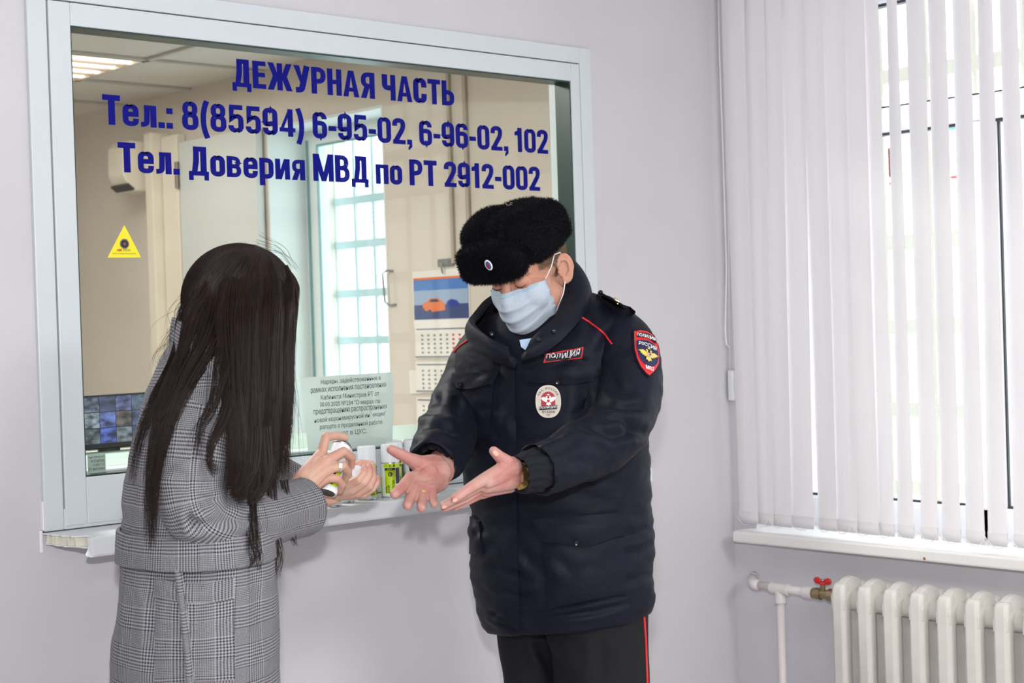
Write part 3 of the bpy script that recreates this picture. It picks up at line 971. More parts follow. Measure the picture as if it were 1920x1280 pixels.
MB().box((0.34, ypost - 0.012, WZ0), (0.38, ypost + 0.012, WZ1)).build('post', mat('grille_post', srgb(150, 178, 190), 0.5), gr2)
for z in (gz[0], gz[2]):
    MB().ell((0.335, ypost, z), (0.02, 0, 0), (0, 0.03, 0), (0, 0, 0.028)).build('bracket', M_BAR, gr2, smooth=True)

# outdoors: pale facade opposite, the fan unit on it, snowy yard
M_FAC = mat('pale_facade_render', srgb(240, 243, 246), 0.9, noise=0.02, nscale=1)
M_SNOW = mat('snow', srgb(246, 248, 252), 0.9)
fa = struct(MB().box((7.5, -9, -1.2), (8.0, 16, 5.2)).build('trim_4', M_FAC), 'pale facade of the building opposite')
struct(MB().box((0.45, -12, -1.3), (16, 18, -1.2)).build('ground', M_SNOW))
def at_plane(px, py, X_): return onX(px, py, X_)
p0, p1 = at_plane(655, 330, 7.3), at_plane(728, 442, 7.3)
ac = empty('outdoor_fan_unit', (7.3, (p0[1] + p1[1]) / 2, p1[2]), 'white outdoor air conditioner fan unit on the facade opposite, seen through the office window', 'fan unit')
yA, yB = sorted((p0[1], p1[1]))
M_AC = mat('fan_unit_white', srgb(238, 240, 244), 0.5)
MB().box((7.2, yA - 0.5, p1[2]), (7.5, yB + 0.25, p0[2] + 0.2)).build('casing', M_AC, ac, bevel=0.02)
gc = at_plane(712, 372, 7.2)
MB().lathe([(0.32, 0), (0.32, 0.02)], 36, (7.2, gc[1], gc[2]), axis=(np.array([0, 1, 0.]), np.array([0, 0, 1.]), np.array([-1, 0, 0.]))).build('fan_recess', mat('fan_blue_grey', srgb(150, 170, 190), 0.5), ac)
g_ = MB()
for k in range(12):
    z = gc[2] - 0.28 + k * 0.051
    hw = math.sqrt(max(0, 0.31 ** 2 - (z - gc[2]) ** 2))
    g_.box((7.165, gc[1] - hw, z - 0.008), (7.178, gc[1] + hw, z + 0.008))
g_.build('guard', M_AC, ac)
q = at_plane(672, 470, 7.48)
MB().box((7.44, q[1] - 0.3, q[2] - 0.12), (7.5, q[1] + 0.22, q[2] + 0.1)).build('window_ledge_shadow_box', mat('facade_shadow_grey', srgb(205, 205, 200), 0.7), ac)['label'] = 'grey box standing for a ledge shadow under the fan unit'  # grey box stands in for a window ledge's shadow

# white door leaf and its casing, left of the office window; brown recess with the split unit beyond
M_DOOR = mat('white_door_paint', srgb(204, 207, 204), 0.4)
M_CAS = mat('door_casing', srgb(226, 216, 200), 0.45)
d1 = struct(empty('door_1', (-0.02, 2.86, 0)), 'white door leaf and casing in the duty office')
MB().box((-0.045, WY1 + 0.015, 0.01), (-0.008, 3.185, 2.43)).build('leaf', M_DOOR, d1, bevel=0.004)
MB().box((-0.05, 3.19, 0.0), (-0.002, 3.33, 2.47)).build('casing', M_CAS, d1, bevel=0.004)
MB().box((-0.10, 3.335, 0.0), (-0.002, 3.40, 2.49)).build('casing', M_CAS, d1, bevel=0.004)
for z in (2.28, 1.2):
    MB().tube([(-0.055, 3.188, z - 0.06), (-0.055, 3.188, z + 0.06)], 0.011, 10).build('hinge', mat('hinge_steel', srgb(120, 110, 100), 0.4, metal=0.7), d1)
ia = empty('air_conditioner', (-0.1, 3.75, 2.25), 'white split air conditioner on the brown office wall, partly behind the door casing', 'air conditioner')
b = MB()
pr = [(-0.003, 2.46), (-0.16, 2.46), (-0.19, 2.43), (-0.195, 2.30), (-0.15, 2.225), (-0.003, 2.225)]
n = len(pr)
v = [(x, 3.43, z) for x, z in pr] + [(x, 3.58, z) for x, z in pr]
b.add(v, [tuple(range(n))[::-1], tuple(range(n, 2 * n))] + [(i, i + n, (i + 1) % n + n, (i + 1) % n)[::-1] for i in range(n)])
b.build('casing', mat('split_unit_white', srgb(226, 216, 200), 0.4), ia, bevel=0.008)
MB().obox((-0.168, 3.49, 2.242), (0.016, 0, -0.012), (0, 0.08, 0), (0.004, 0, 0.004)).build('outlet', mat('dark_slot', srgb(50, 46, 42), 0.6), ia)

# D-handle on the wall edge, trunking, calendar
M_STEEL = mat('grey_steel_handle', srgb(150, 150, 148), 0.35, metal=0.8)
h0, h1 = onX(733, 507, -0.03), onX(741, 572, -0.03)
hy = h0[1]
hd = MB()
A1, A2 = onX(737, 508, -0.001), onX(743, 571, -0.001)
B1, B2 = onX(717, 511, -0.03), onX(722, 568, -0.03)
hd.tube([A1, A1 * 0.4 + B1 * 0.6 + np.array([0, 0, 0.006]), B1 + (0, 0, -0.003), B2 + (0, 0, 0.003), A2 * 0.4 + B2 * 0.6 + np.array([0, 0, -0.006]), A2], 0.0045, 8)
o = hd.build('pull_handle', M_STEEL, smooth=True)
tag(o, 'grey bow pull handle on the beige wall edge beside the office window', 'handle')
M_TRUNK = mat('beige_trunking', srgb(176, 164, 148), 0.6)
for px0, px1, pe, lab in ((840, 845, 494, 'long'), (870, 876, 480, 'short')):
    a, c = onX(px0, 158, -0.001), onX(px1, 158, -0.001)
    e = onX(px0 + 8, pe, -0.001)
    o = MB().box((-0.014, c[1], e[2]), (-0.001, a[1], 2.66)).build('cable_trunking', M_TRUNK, bevel=0.002)
    tag(o, 'thin vertical cable trunking above the wall calendar, ' + ('left one' if lab == 'long' else 'right one by the fur hat'), 'trunking')
a = onX(823, 492, -0.001); c = onX(852, 498, -0.001)
kb = empty('latch', (-0.001, (a[1] + c[1]) / 2, c[2]), 'small grey metal hook plate at the foot of the cable trunking', 'hook')
MB().box((-0.008, c[1], c[2]), (-0.001, a[1], a[2] + 0.012)).build('plate', M_STEEL, kb)
MB().tube([onX(828, 493, -0.012), onX(828, 505, -0.02), onX(830, 512, -0.012)], 0.004, 6).build('hook', M_STEEL, kb)

cal = empty('wall_calendar', onX(830, 840, -0.002), 'wall calendar with an orange car picture and month sheets on the office wall', 'calendar')
M_CALP = mat('calendar_paper', srgb(232, 226, 220), 0.7)
M_CBLUE = mat('calendar_sky', srgb(70, 120, 190), 0.6)
M_CHAZE = mat('calendar_haze', srgb(150, 170, 200), 0.6)
M_CROAD = mat('calendar_road', srgb(50, 66, 120), 0.6)
M_CORG = mat('calendar_orange', srgb(226, 120, 60), 0.5)
M_CDK = mat('calendar_dark', srgb(60, 60, 80), 0.5)
cy0, cy1 = onX(880, 600, -0.002)[1], onX(778, 600, -0.002)[1]
cz = lambda py: onX(790, py, -0.002)[2]
def calbox(name, u0, u1, pz0, pz1, m, x, par=cal):
    y0, y1 = cy1 + (cy0 - cy1) * u0, cy1 + (cy0 - cy1) * u1
    return MB().box((x - 0.0012, min(y0, y1), min(cz(pz0), cz(pz1))), (x, max(y0, y1), max(cz(pz0), cz(pz1)))).build(name, m, par)
calbox('backing', -0.02, 1.02, 508, 612, M_CALP, -0.001)
pic = calbox('picture', 0, 1, 524, 599, M_CBLUE, -0.0024)
calbox('haze_band', 0.0, 1.0, 545, 572, M_CHAZE, -0.0030, pic)
calbox('road', 0.0, 1.0, 572, 599, M_CROAD, -0.0030, pic)
calbox('orange_stripe', 0.0, 0.95, 521, 525, M_CORG, -0.0030, pic)
def calpoly(name, pts, m, x):
    return mesh(name, [(x, cy1 + (cy0 - cy1) * u, cz(p)) for u, p in pts], [tuple(range(len(pts)))], m, pic)
calpoly('car_print', [(0.16, 580), (0.17, 569), (0.26, 566), (0.30, 560), (0.46, 560), (0.54, 567), (0.58, 572), (0.58, 583), (0.30, 586)], M_CORG, -0.0050)
calpoly('car_glass_print', [(0.29, 567), (0.32, 562), (0.44, 562), (0.49, 567)], M_CDK, -0.0056)
calpoly('wheel_print', [(0.30 + 0.035 * math.cos(q), 585 + 4.2 * math.sin(q)) for q in np.linspace(0, 6, 12)], M_CDK, -0.0056)
calpoly('wheel_print', [(0.185 + 0.02 * math.cos(q), 580 + 3 * math.sin(q)) for q in np.linspace(0, 6, 12)], M_CDK, -0.0056)
calpoly('blue_car_print', [(0.60, 576), (0.62, 567), (0.70, 563), (0.80, 566), (0.86, 574), (0.80, 577)], mat('calendar_blue_car', srgb(30, 50, 150), 0.5), -0.0050)
M_CNUM = mat('calendar_numbers', srgb(130, 126, 130), 0.7)
for i, (za, zb_) in enumerate(((612, 672), (678, 736), (744, 806))):
    sh_ = calbox('month_sheet', 0.0, 1.0, za, zb_, M_CALP, -0.0026 - 0.002 * i)
    calbox('month_bar', 0.03, 0.97, za + 4, za + 6.5, M_CNUM, -0.0036 - 0.002 * i, sh_)
    calbox('month_bar', 0.0, 1.0, zb_ - 4.5, zb_ - 1.5, M_CNUM, -0.0036 - 0.002 * i, sh_)
    for rr in range(5):
        for cc in range(7):
            calbox('number', 0.12 + 0.115 * cc, 0.155 + 0.115 * cc, za + 15 + rr * 8, za + 18.5 + rr * 8, M_RED if cc > 4 else M_CNUM, -0.0036 - 0.002 * i, sh_)
o = MB().box((-0.004, onX(790, 720, -0.003)[1], onX(780, 738, -0.003)[2]), (-0.001, onX(768, 700, -0.003)[1], onX(780, 694, -0.003)[2])).build('wall_note', M_CALP)
tag(o, 'small white paper note taped left of the lower calendar sheets', 'note')
# low beige cabinet under the calendar (its top edge shows above the cans)
cb = empty('low_cabinet', (-0.3, 1.4, 0), 'low beige cabinet under the wall calendar in the duty office', 'cabinet')
zt = onX(760, 815, -0.3)[2]
MB().box((-0.45, 0.75, 0.0), (-0.006, 1.62, zt - 0.02)).build('body', M_OFF, cb, bevel=0.004)
MB().box((-0.47, 0.73, zt - 0.02), (-0.004, 1.64, zt)).build('top', mat('cabinet_top', srgb(190, 182, 170), 0.5), cb, bevel=0.004)

# ---------------- room window (window_3) behind the blind, sill, outside grille
w3 = struct(empty('window_3', (0.2, -1.3, RZ0)), 'plastic window behind the vertical blind')
b = MB()
yL = RY1
M_WF2 = mat('window_pvc', srgb(226, 226, 230), 0.35)
z_t0, z_t1 = 2.086, 2.16
ym0, ym1 = -0.84, -0.762
b.box((0.18, RY1 - 0.05, RZ0), (0.25, RY1, RZ1)).box((0.18, RY0, RZ0), (0.25, RY0 + 0.06, RZ1))
b.box((0.18, RY0, RZ0), (0.25, RY1, 0.982)).box((0.18, RY0, 2.471), (0.25, RY1, RZ1))
b.box((0.18, RY0, z_t0), (0.25, RY1, z_t1))
b.box((0.18, ym0, RZ0), (0.25, ym1, z_t0))
b.build('frame', M_WF2, w3, bevel=0.006)
M_GK = mat('black_rubber_gasket', srgb(35, 38, 40), 0.5)
b = MB()
for za, zb_, ya, yb in ((0.982, z_t0, ym1, RY1 - 0.05), (0.982, z_t0, RY0 + 0.06, ym0), (z_t1, 2.471, RY0 + 0.06, RY1 - 0.05)):
    b.box((0.186, ya, zb_ - 0.008), (0.215, yb, zb_)).box((0.196, ya, za), (0.215, yb, za + 0.006))
    b.box((0.197, ya, za), (0.206, ya + 0.005, zb_)).box((0.197, yb - 0.005, za), (0.206, yb, zb_))
b.build('gasket', M_GK, w3)
MB().box((0.205, RY0 + 0.05, 0.975), (0.211, RY1 - 0.04, 2.478)).build('pane', glass_mat('room_window_glass', (0.96, 0.98, 0.98)), w3)
hp = onX(1842, 615, 0.17)
MB().box((0.165, ym0 + 0.03, hp[2] - 0.02), (0.18, ym0 + 0.055, hp[2] + 0.045)).box((0.145, ym0 + 0.033, hp[2] - 0.10), (0.165, ym0 + 0.052, hp[2] + 0.02)).build('handle', M_WF2, w3, bevel=0.004)
sp = empty('painted_sill', (-0.03, -1.3, 0.85), 'thick white painted window sill below the vertical blind', 'window sill')
SXF = -0.085
MB().box((SXF, -2.42, 0.858), (0.18, -0.062, 0.892)).build('board', mat('old_white_paint', srgb(232, 230, 228), 0.4, noise=0.03, nscale=5, bump=0.1, bscale=15), sp, bevel=0.006)
MB().ell(onX(1733, 1047, SXF - 0.001), (0.001, 0, 0), (0, 0.004, 0), (0, 0, 0.004)).build('rust_spot', mat('rust', srgb(150, 90, 40), 0.8), sp)
M_BAR2 = mat('cream_grille_paint', srgb(226, 220, 202), 0.6)
gx = 0.46
gy2 = [onX(p, 60, gx)[1] for p in (1737, 1827, 1920)]
gz2 = [onX(*p, gx)[2] for p in ((1657, 146), (1680, 455), (1715, 611), (1690, 767), (1690, 913))]
gr3 = grille('window_grille', 'cream painted flat bar grille outside the blind-covered window', gx, gy2 + [gy2[0] + (gy2[0] - gy2[1]) * k for k in (1,)] + [gy2[2] - (gy2[1] - gy2[2]) * k for k in range(1, 12)], gz2, 0.95, 2.56, RY0, RY1 + 0.02, M_BAR2, 0.045)
# banner outside with red printing, glimpsed between the slats
bp = onX(1720, 330, 5.5)
bn = empty('banner', (5.5, bp[1], bp[2] - 0.8), 'white banner with red printing standing outside beyond the blind', 'banner')
MB().box((5.5, bp[1] - 1.3, bp[2] - 0.9), (5.54, bp[1] + 1.1, bp[2] + 0.75)).build('sheet', mat('banner_white', srgb(250, 250, 250), 0.7), bn)
for px, py, w, h, c in ((1630, 320, 0.1, 0.28, 0), (1662, 315, 0.07, 0.3, 0), (1668, 305, 0.05, 0.2, 0), (1786, 240, 0.25, 0.03, 1), (1787, 250, 0.25, 0.04, 0), (1790, 325, 0.06, 0.22, 0), (1700, 341, 1.2, 0.012, 0)):
    e = onX(px, py, 5.495)
    MB().box((5.492, e[1] - w / 2, e[2] - h / 2), (5.499, e[1] + w / 2, e[2] + h / 2)).build('print', mat('banner_teal', srgb(60, 200, 170), 0.6) if c else mat('banner_red_paled', srgb(244, 140, 140), 0.6), bn)  # red is paled in the colour to look washed out by outdoor glare
MB().box((5.54, bp[1] - 1.2, -1.2), (5.58, bp[1] - 1.15, bp[2] + 0.7)).box((5.54, bp[1] + 0.95, -1.2), (5.58, bp[1] + 1.0, bp[2] + 0.7)).build('post', M_STEEL, bn)

# ---------------- vertical blind
def fabric_mat(name, col, tr):
    m = bpy.data.materials.new(name)
    m.use_nodes = True
    nt = m.node_tree
    nt.nodes.clear()
    o = nt.nodes.new('ShaderNodeOutputMaterial')
    d = nt.nodes.new('ShaderNodeBsdfDiffuse'); d.inputs[0].default_value = col
    t = nt.nodes.new('ShaderNodeBsdfTranslucent'); t.inputs[0].default_value = col
    mx = nt.nodes.new('ShaderNodeMixShader'); mx.inputs[0].default_value = tr
    tc = nt.nodes.new('ShaderNodeTexCoord')
    wv = nt.nodes.new('ShaderNodeTexNoise'); wv.inputs['Scale'].default_value = 220
    mp = nt.nodes.new('ShaderNodeMapping'); mp.inputs['Scale'].default_value = (1, 1, 0.02)
    nt.links.new(tc.outputs['Object'], mp.inputs[0]); nt.links.new(mp.outputs[0], wv.inputs['Vector'])
    r = nt.nodes.new('ShaderNodeMapRange'); r.inputs[3].default_value = 0.97; r.inputs[4].default_value = 1.03
    nt.links.new(wv.outputs['Fac'], r.inputs[0])
    hs = nt.nodes.new('ShaderNodeHueSaturation'); hs.inputs['Color'].default_value = col
    nt.links.new(r.outputs[0], hs.inputs['Value'])
    nt.links.new(hs.outputs[0], d.inputs[0]); nt.links.new(hs.outputs[0], t.inputs[0])
    nt.links.new(d.outputs[0], mx.inputs[1]); nt.links.new(t.outputs[0], mx.inputs[2])
    nt.links.new(mx.outputs[0], o.inputs[0])
    return m
M_SLAT = fabric_mat('blind_fabric', srgb(240, 236, 238), 0.08)
M_CHAIN = mat('white_bead_chain', srgb(238, 236, 236), 0.4)
bl = empty('vertical_blind', (-0.04, -1.2, 0.91), 'white fabric vertical blind hanging over the whole right window', 'blind')
BX = -0.035
# measured slat edges (pixels at the top row / bottom row) -> left and right edge of every slat
edges_top = [1352, 1388, 1424, 1456, 1495, 1534, 1575, 1612]
edges_bot = [1384, 1415, 1444, 1479, 1530, 1561, 1600, 1642]
slats = []
for i in range(7):
    slats.append((edges_top[i] - 1, edges_top[i + 1] + 10, edges_bot[i], edges_bot[i + 1] + 9))
slats[3] = (1456, 1506, 1477, 1527)
slats[4] = (1495, 1545, 1532, 1571)
for t0, t1, b0, b1 in ((1612, 1647, 1641, 1679), (1659, 1684, 1681, 1716), (1695, 1735, 1723, 1759), (1737, 1776, 1764, 1803), (1781, 1819, 1808, 1848), (1829, 1862, 1850, 1891), (1870, 1908, 1897, 1938), (1915, 1953, 1941, 1982), (1961, 2000, 1986, 2027), (2006, 2046, 2030, 2074)):
    slats.append((t0, t1, b0, b1))
blow = {0: 978, 1: 982, 2: 984, 3: 988}
ZT = 2.86
chains = []
for i, (t0, t1, b0, b1) in enumerate(slats):
    yb0, yb1 = onX(b0, 985, BX)[1], onX(b1, 985, BX)[1]
    yt0, yt1 = onX(t0, 0, BX)[1], onX(t1, 0, BX)[1]
    zt_, zb_ = onX(t0, 0, BX)[2], 0.912
    # carry the measured edges on to the head rail and the hem
    ex = lambda yt, yb, z: yb + (yt - yb) * (z - 0.91) / (zt_ - 0.91)
    rows_, nk = 24, 9
    v, f = [], []
    for a in range(rows_ + 1):
        z = zb_ + (ZT - zb_) * a / rows_
        y0, y1 = ex(yt0, yb0, z), ex(yt1, yb1, z)
        for k in range(nk):
            u = k / (nk - 1)
            bow = 0.004 * (1 - (2 * u - 1) ** 2)
            tilt = (0.5 - u) * 0.014 + (0.003 if i % 2 else 0)
            wav = 0.002 * math.sin(1.3 * i + 2.1 * z)
            v.append((BX - bow + tilt + wav, y0 + (y1 - y0) * u, z))
    f = [(a * nk + k, (a + 1) * nk + k, (a + 1) * nk + k + 1, a * nk + k + 1) for a in range(rows_) for k in range(nk - 1)]
    so = mesh('slat', v, f, M_SLAT, bl, True)
    # weighted hem pocket
    hz = zb_ + 0.036
    hv, hf = [], []
    for a in range(2):
        z = zb_ + 0.036 * a
        for sgn in (-1, 1):
            for k in range(nk):
                p = v[k]
                hv.append((p[0] + sgn * 0.0022, p[1], z))
    hf = [(k, k + 1, 2 * nk + k + 1, 2 * nk + k) for k in range(nk - 1)] + [(nk + k + 1, nk + k, 3 * nk + k, 3 * nk + k + 1) for k in range(nk - 1)] + [(2 * nk + k, 2 * nk + k + 1, 3 * nk + k + 1, 3 * nk + k) for k in range(nk - 1)] + [(k + 1, k, nk + k, nk + k + 1) for k in range(nk - 1)]
    mesh('hem_weight', hv, hf, M_SLAT, so, True)
    chains.append((v[0], v[nk - 1]))
for i in range(len(chains) - 1):
    a, c = np.array(chains[i][0]), np.array(chains[i + 1][0])
    a = a + (-0.008, 0, 0.022); c = c + (-0.008, 0, 0.022)
    pts = [a * (1 - t) + c * t + np.array([-0.006, 0, -0.028 * (1 - (2 * t - 1) ** 2)]) for t in np.linspace(0, 1, 9)]
    MB().tube(pts, 0.0011, 5).build('link_chain', M_CHAIN, bl, smooth=True)
MB().box((-0.075, -2.5, ZT), (-0.002, -0.012, ZT + 0.05)).build('head_rail', M_PVC, bl)
cd = MB()
pA = [W(*p) for p in ((1346, 0, 4.93), (1352, 200, 4.93), (1360, 420, 4.93), (1358, 640, 4.93))]
yv = lambda px, py: onY(px, py, -0.014)
pts = [yv(1345, -90), yv(1349, 100), yv(1356, 300), yv(1362, 500), yv(1360, 620), yv(1362, 645), yv(1368, 652), yv(1373, 650)]
cd.tube(pts, 0.0022, 6)
cd.tube([yv(1350, -90), yv(1357, 150), yv(1366, 420), yv(1368, 700)], 0.0013, 6)
cd.tube([yv(1353, -90), yv(1361, 150), yv(1371, 420), yv(1374, 700)], 0.0013, 6)
cd.build('pull_cord', M_CHAIN, bl, smooth=True)
a, c = yv(1365, 694), yv(1381, 750)
MB().box((a[0], -0.032, c[2]), (c[0], -0.010, a[2])).build('cord_weight', M_PVC, bl, bevel=0.004)

# ---------------- cast iron radiator
M_RAD = mat('radiator_enamel', srgb(214, 210, 204), 0.4, noise=0.05, nscale=14, bump=0.25, bscale=24)
ra = empty('radiator', (-0.085, -0.8, 0.0), 'old cream cast iron sectional radiator under the painted sill', 'radiator')
ys = [onX(1553 + 6, 1100, -0.15)[1] - 0.0857 * k - 0.02 for k in range(13)]
def column(xc, zt, zb, hw, hd):
    """a hollow-cast column: octagon section with a flat face"""
    prof = [(zb, 0.5, 0), (zb + 0.03, 1, 0), (zt - 0.05, 1, 0), (zt - 0.02, 0.97, 0.0), (zt - 0.006, 0.86, 0.003), (zt, 0.62, 0.008)]
    sec = [(-1, -0.62), (-0.55, -1), (0.55, -1), (1, -0.62), (1, 0.62), (0.55, 1), (-0.55, 1), (-1, 0.62)]
    v = [(xc + sh + sx * hd * s, sy * hw * s, z) for z, s, sh in prof for sx, sy in sec]
    f = [(i * 8 + j, i * 8 + (j + 1) % 8, (i + 1) * 8 + (j + 1) % 8, (i + 1) * 8 + j) for i in range(len(prof) - 1) for j in range(8)]
    return v, f + [tuple(range(7, -1, -1)), tuple((len(prof) - 1) * 8 + j for j in range(8))]
sec0 = MB()
RZT, RZB = 0.782, 0.195
for xc in (-0.133, -0.046):
    sec0.add(*column(xc, RZT - (0.0 if xc < -0.1 else 0.004), RZB, 0.0228, 0.021))
for z, sg in ((RZT, 1), (RZB, -1)):      # roof-shaped crown bridging the columns, and nipple hubs
    cr = []
    for x, dz, w in ((-0.150, -0.022, 0.021), (-0.138, -0.004, 0.020), (-0.112, 0.010, 0.017), (-0.088, 0.015, 0.015), (-0.060, 0.006, 0.017), (-0.034, -0.010, 0.020), (-0.028, -0.02, 0.021)):
        cr.append([(x, -0.0222, z - sg * 0.078), (x, -0.0230, z + sg * (dz - 0.028)), (x, -w * 0.62, z + sg * dz), (x, w * 0.62, z + sg * dz), (x, 0.0230, z + sg * (dz - 0.028)), (x, 0.0222, z - sg * 0.078)])
    n = len(cr)
    f = [(i * 6 + j, (i + 1) * 6 + j, (i + 1) * 6 + (j + 1) % 6, i * 6 + (j + 1) % 6) for i in range(n - 1) for j in range(6)]
    f += [tuple(range(6)), tuple((n - 1) * 6 + j for j in range(5, -1, -1))]
    if sg < 0: f = [a[::-1] for a in f]
    sec0.add([p for r in cr for p in r], f)
    zz = z - sg * 0.053
    sec0.tube([(-0.088, -0.0430, zz), (-0.088, -0.03, zz), (-0.088, 0.03, zz), (-0.088, 0.0430, zz)], [0.028, 0.031, 0.031, 0.028], 16)
for k in range(len(ys)):
    if k == 0:
        s0 = sec0.build('section', M_RAD, ra, local=False, auto=True)
        bv = s0.modifiers.new('bevel', 'BEVEL'); bv.width, bv.segments, bv.limit_method = 0.0025, 2, 'ANGLE'
        s0.location = (0, ys[0], 0)
        s0.matrix_parent_inverse = inv_world(ra)
    else:
        s = s0.copy(); COL.objects.link(s); s.parent = ra; s.matrix_parent_inverse = inv_world(ra); s.location = (0, ys[k], 0)
for z in (RZT - 0.054,):
    MB().tube([(-0.088, ys[0] + 0.043, z), (-0.088, ys[0] + 0.052, z)], 0.024, 12).build('end_bush', M_RAD, ra, smooth=False)
for y in (ys[1], ys[9]):
    MB().box((-0.11, y - 0.012, 0.0), (-0.066, y + 0.012, RZB + 0.05)).build('foot', M_RAD, ra)

# feed pipe with red butterfly valve
pv = empty('heating_pipe', (-0.088, -0.2, 0.0), 'white plastic heating pipe feeding the radiator from the corner', 'pipe')
M_PP = mat('white_plastic_pipe', srgb(222, 214, 214), 0.4)
M_BRASS = mat('worn_brass', srgb(150, 132, 104), 0.4, metal=0.75, noise=0.15, nscale=40)
PX = -0.088
zp = RZT - 0.050
q0 = onX(1395, 1066, -0.03)
y0 = ys[0] + 0.052
MB().tube([(PX, y0, zp), (PX, y0 + 0.085, zp)], [0.014, 0.0145], 14).tube([(PX, y0 + 0.002, zp), (PX, y0 + 0.022, zp)], 0.020, 8).tube([(PX, y0 + 0.05, zp), (PX, y0 + 0.07, zp)], 0.018, 8).tube([(PX, y0 + 0.045, zp), (PX, y0 + 0.045, zp + 0.028)], 0.008, 10).build('valve_body', M_BRASS, pv, auto=True)
vb = MB()
vz = zp + 0.032
vb.ell((PX, y0 + 0.045, vz), (0.010, 0, 0), (0, 0.012, 0), (0, 0, 0.006))
for s in (-1, 1):
    vb.ell((PX, y0 + 0.045 + s * 0.018, vz + 0.007), (0.006, 0, 0), (0, 0.013, -0.002 * s), (0, 0.004 * s, 0.010))
vb.build('valve_handle', mat('red_valve_plastic', srgb(200, 25, 25), 0.4), pv, smooth=True)['label'] = 'red butterfly handle'
MB().ell((PX, y0 + 0.045, vz + 0.008), (0.005, 0, 0), (0, 0.005, 0), (0, 0, 0.005)).build('valve_nut', M_STEEL, pv, smooth=True)
yt = onX(1462, 1080, PX)[1]
yE = onX(1413, 1072, PX)[1]
pipe_pts = [(PX, y0 + 0.085, zp), (PX, yE, zp + 0.004)]
MB().tube(pipe_pts, 0.0125, 14).build('pipe', M_PP, pv, smooth=True)
MB().tube([(PX, y0 + 0.082, zp), (PX, y0 + 0.112, zp)], 0.0185, 14).build('collar', M_PP, pv, auto=True)
MB().tube([(PX, yt - 0.032, zp), (PX, yt + 0.032, zp + 0.001)], 0.0175, 14).tube([(PX, yt, zp), (PX, yt, zp - 0.042)], 0.0175, 14).build('tee', M_PP, pv, auto=True)
MB().tube([(PX, yt, zp - 0.04), (PX, yt, 0.0)], 0.0125, 14).build('drop_pipe', M_PP, pv, smooth=True)
MB().tube([(PX, yE - 0.02, zp + 0.003), (PX, yE, zp + 0.004), (PX + 0.03, yE + 0.03, zp + 0.006), (PX + 0.06, yE + 0.055, zp + 0.008)], 0.0158, 14).build('elbow', M_PP, pv, smooth=True)
MB().tube([(PX + 0.05, yE + 0.05, zp + 0.008), (PX + 0.087, yE + 0.07, zp + 0.012)], 0.0145, 14).build('pipe', M_PP, pv, smooth=True)
# ================================================================== PEOPLE: shared helpers
def pathrings(pts, radii, flat=1.0, n=None, ref=None):
    """rings along a limb path given as (px, py, depth); radii in metres"""
    P = np.array([W(*p) for p in pts])
    k = len(P)
    n = n or k * 4
    t = np.linspace(0, k - 1, n)
    Q = crom(P, t)
    r = crom(np.asarray(radii, float).reshape(-1, 1), t)[:, 0]
    T = np.gradient(Q, axis=0)
    T /= np.linalg.norm(T, axis=1, keepdims=True)
    out = []
    a = np.asarray(ref if ref is not None else -FH, float)
    for i in range(n):
        a = a - T[i] * (a @ T[i]); a /= np.linalg.norm(a)
        b = np.cross(T[i], a)
        out.append((Q[i], a * r[i], b * r[i] * flat))
    return out
def hem_in(rings, back=0.012, k=0.84):
    """turn the open end of a sleeve inwards"""
    c, a, b = rings[-1]
    t = c - rings[-2][0]; t /= np.linalg.norm(t)
    return rings + [(c + t * 0.002, a * 0.985, b * 0.985), (c + t * 0.001, a * 0.93, b * 0.93), (c - t * back, a * k, b * k)]
def bodyrings(rows, dep, phi, rb, bend=None):
    """rows: (y, L, R[, d]) silhouettes in pixels; phi: turn of the body; rb: depth / width"""
    c, s = math.cos(phi), math.sin(phi)
    lat = c * RH - s * FH
    frt = -s * RH - c * FH
    out = []
    for row in rows:
        y, L, R_ = row[:3]
        d = row[3] if len(row) > 3 else dep
        q = row[4] if len(row) > 4 else rb
        h = (R_ - L) / 2 * d / FPX
        a = h / math.sqrt(c * c + q * q * s * s)
        out.append((W((L + R_) / 2, y, d), lat * a, frt * a * q))
    return out
def projv(P):
    q = P - CAM
    z = q @ VW
    return 960 + FPX * (q @ RT) / z, 640 - FPX * (q @ UP) / z
def pxfolds(lines):
    """sculpted folds: (polyline in pixels, depth in metres, width in pixels); groove with a soft ridge beside it"""
    def f(S, TH, P):
        X_, Y_ = projv(P)
        d = np.zeros(P.shape[:2])
        for pl, dep, w in lines:
            dep *= 1.7
            best = np.full(P.shape[:2], 1e9); side = np.zeros(P.shape[:2]); al = np.zeros(P.shape[:2])
            nseg = len(pl) - 1
            for k in range(nseg):
                (ax, ay), (bx, by) = pl[k], pl[k + 1]
                vx, vy = bx - ax, by - ay
                L2 = vx * vx + vy * vy
                t = np.clip(((X_ - ax) * vx + (Y_ - ay) * vy) / L2, 0, 1)
                ex, ey = X_ - ax - t * vx, Y_ - ay - t * vy
                q = np.hypot(ex, ey)
                m = q < best
                best = np.where(m, q, best)
                side = np.where(m, np.sign(vx * ey - vy * ex), side)
                al = np.where(m, (k + t) / nseg, al)
            fade = np.sin(np.clip(al, 0.03, 0.97) * pi) ** 0.6
            d += fade * dep * (-np.exp(-(best / w) ** 2) + 0.8 * np.exp(-((best - 2.0 * w) / (1.2 * w)) ** 2) * (side > 0) + 0.35 * np.exp(-((best - 2.0 * w) / (1.2 * w)) ** 2) * (side <= 0))
        return d
    return f
def addf(*fs):
    return lambda S, TH, P: sum(f(S, TH, P) for f in fs)
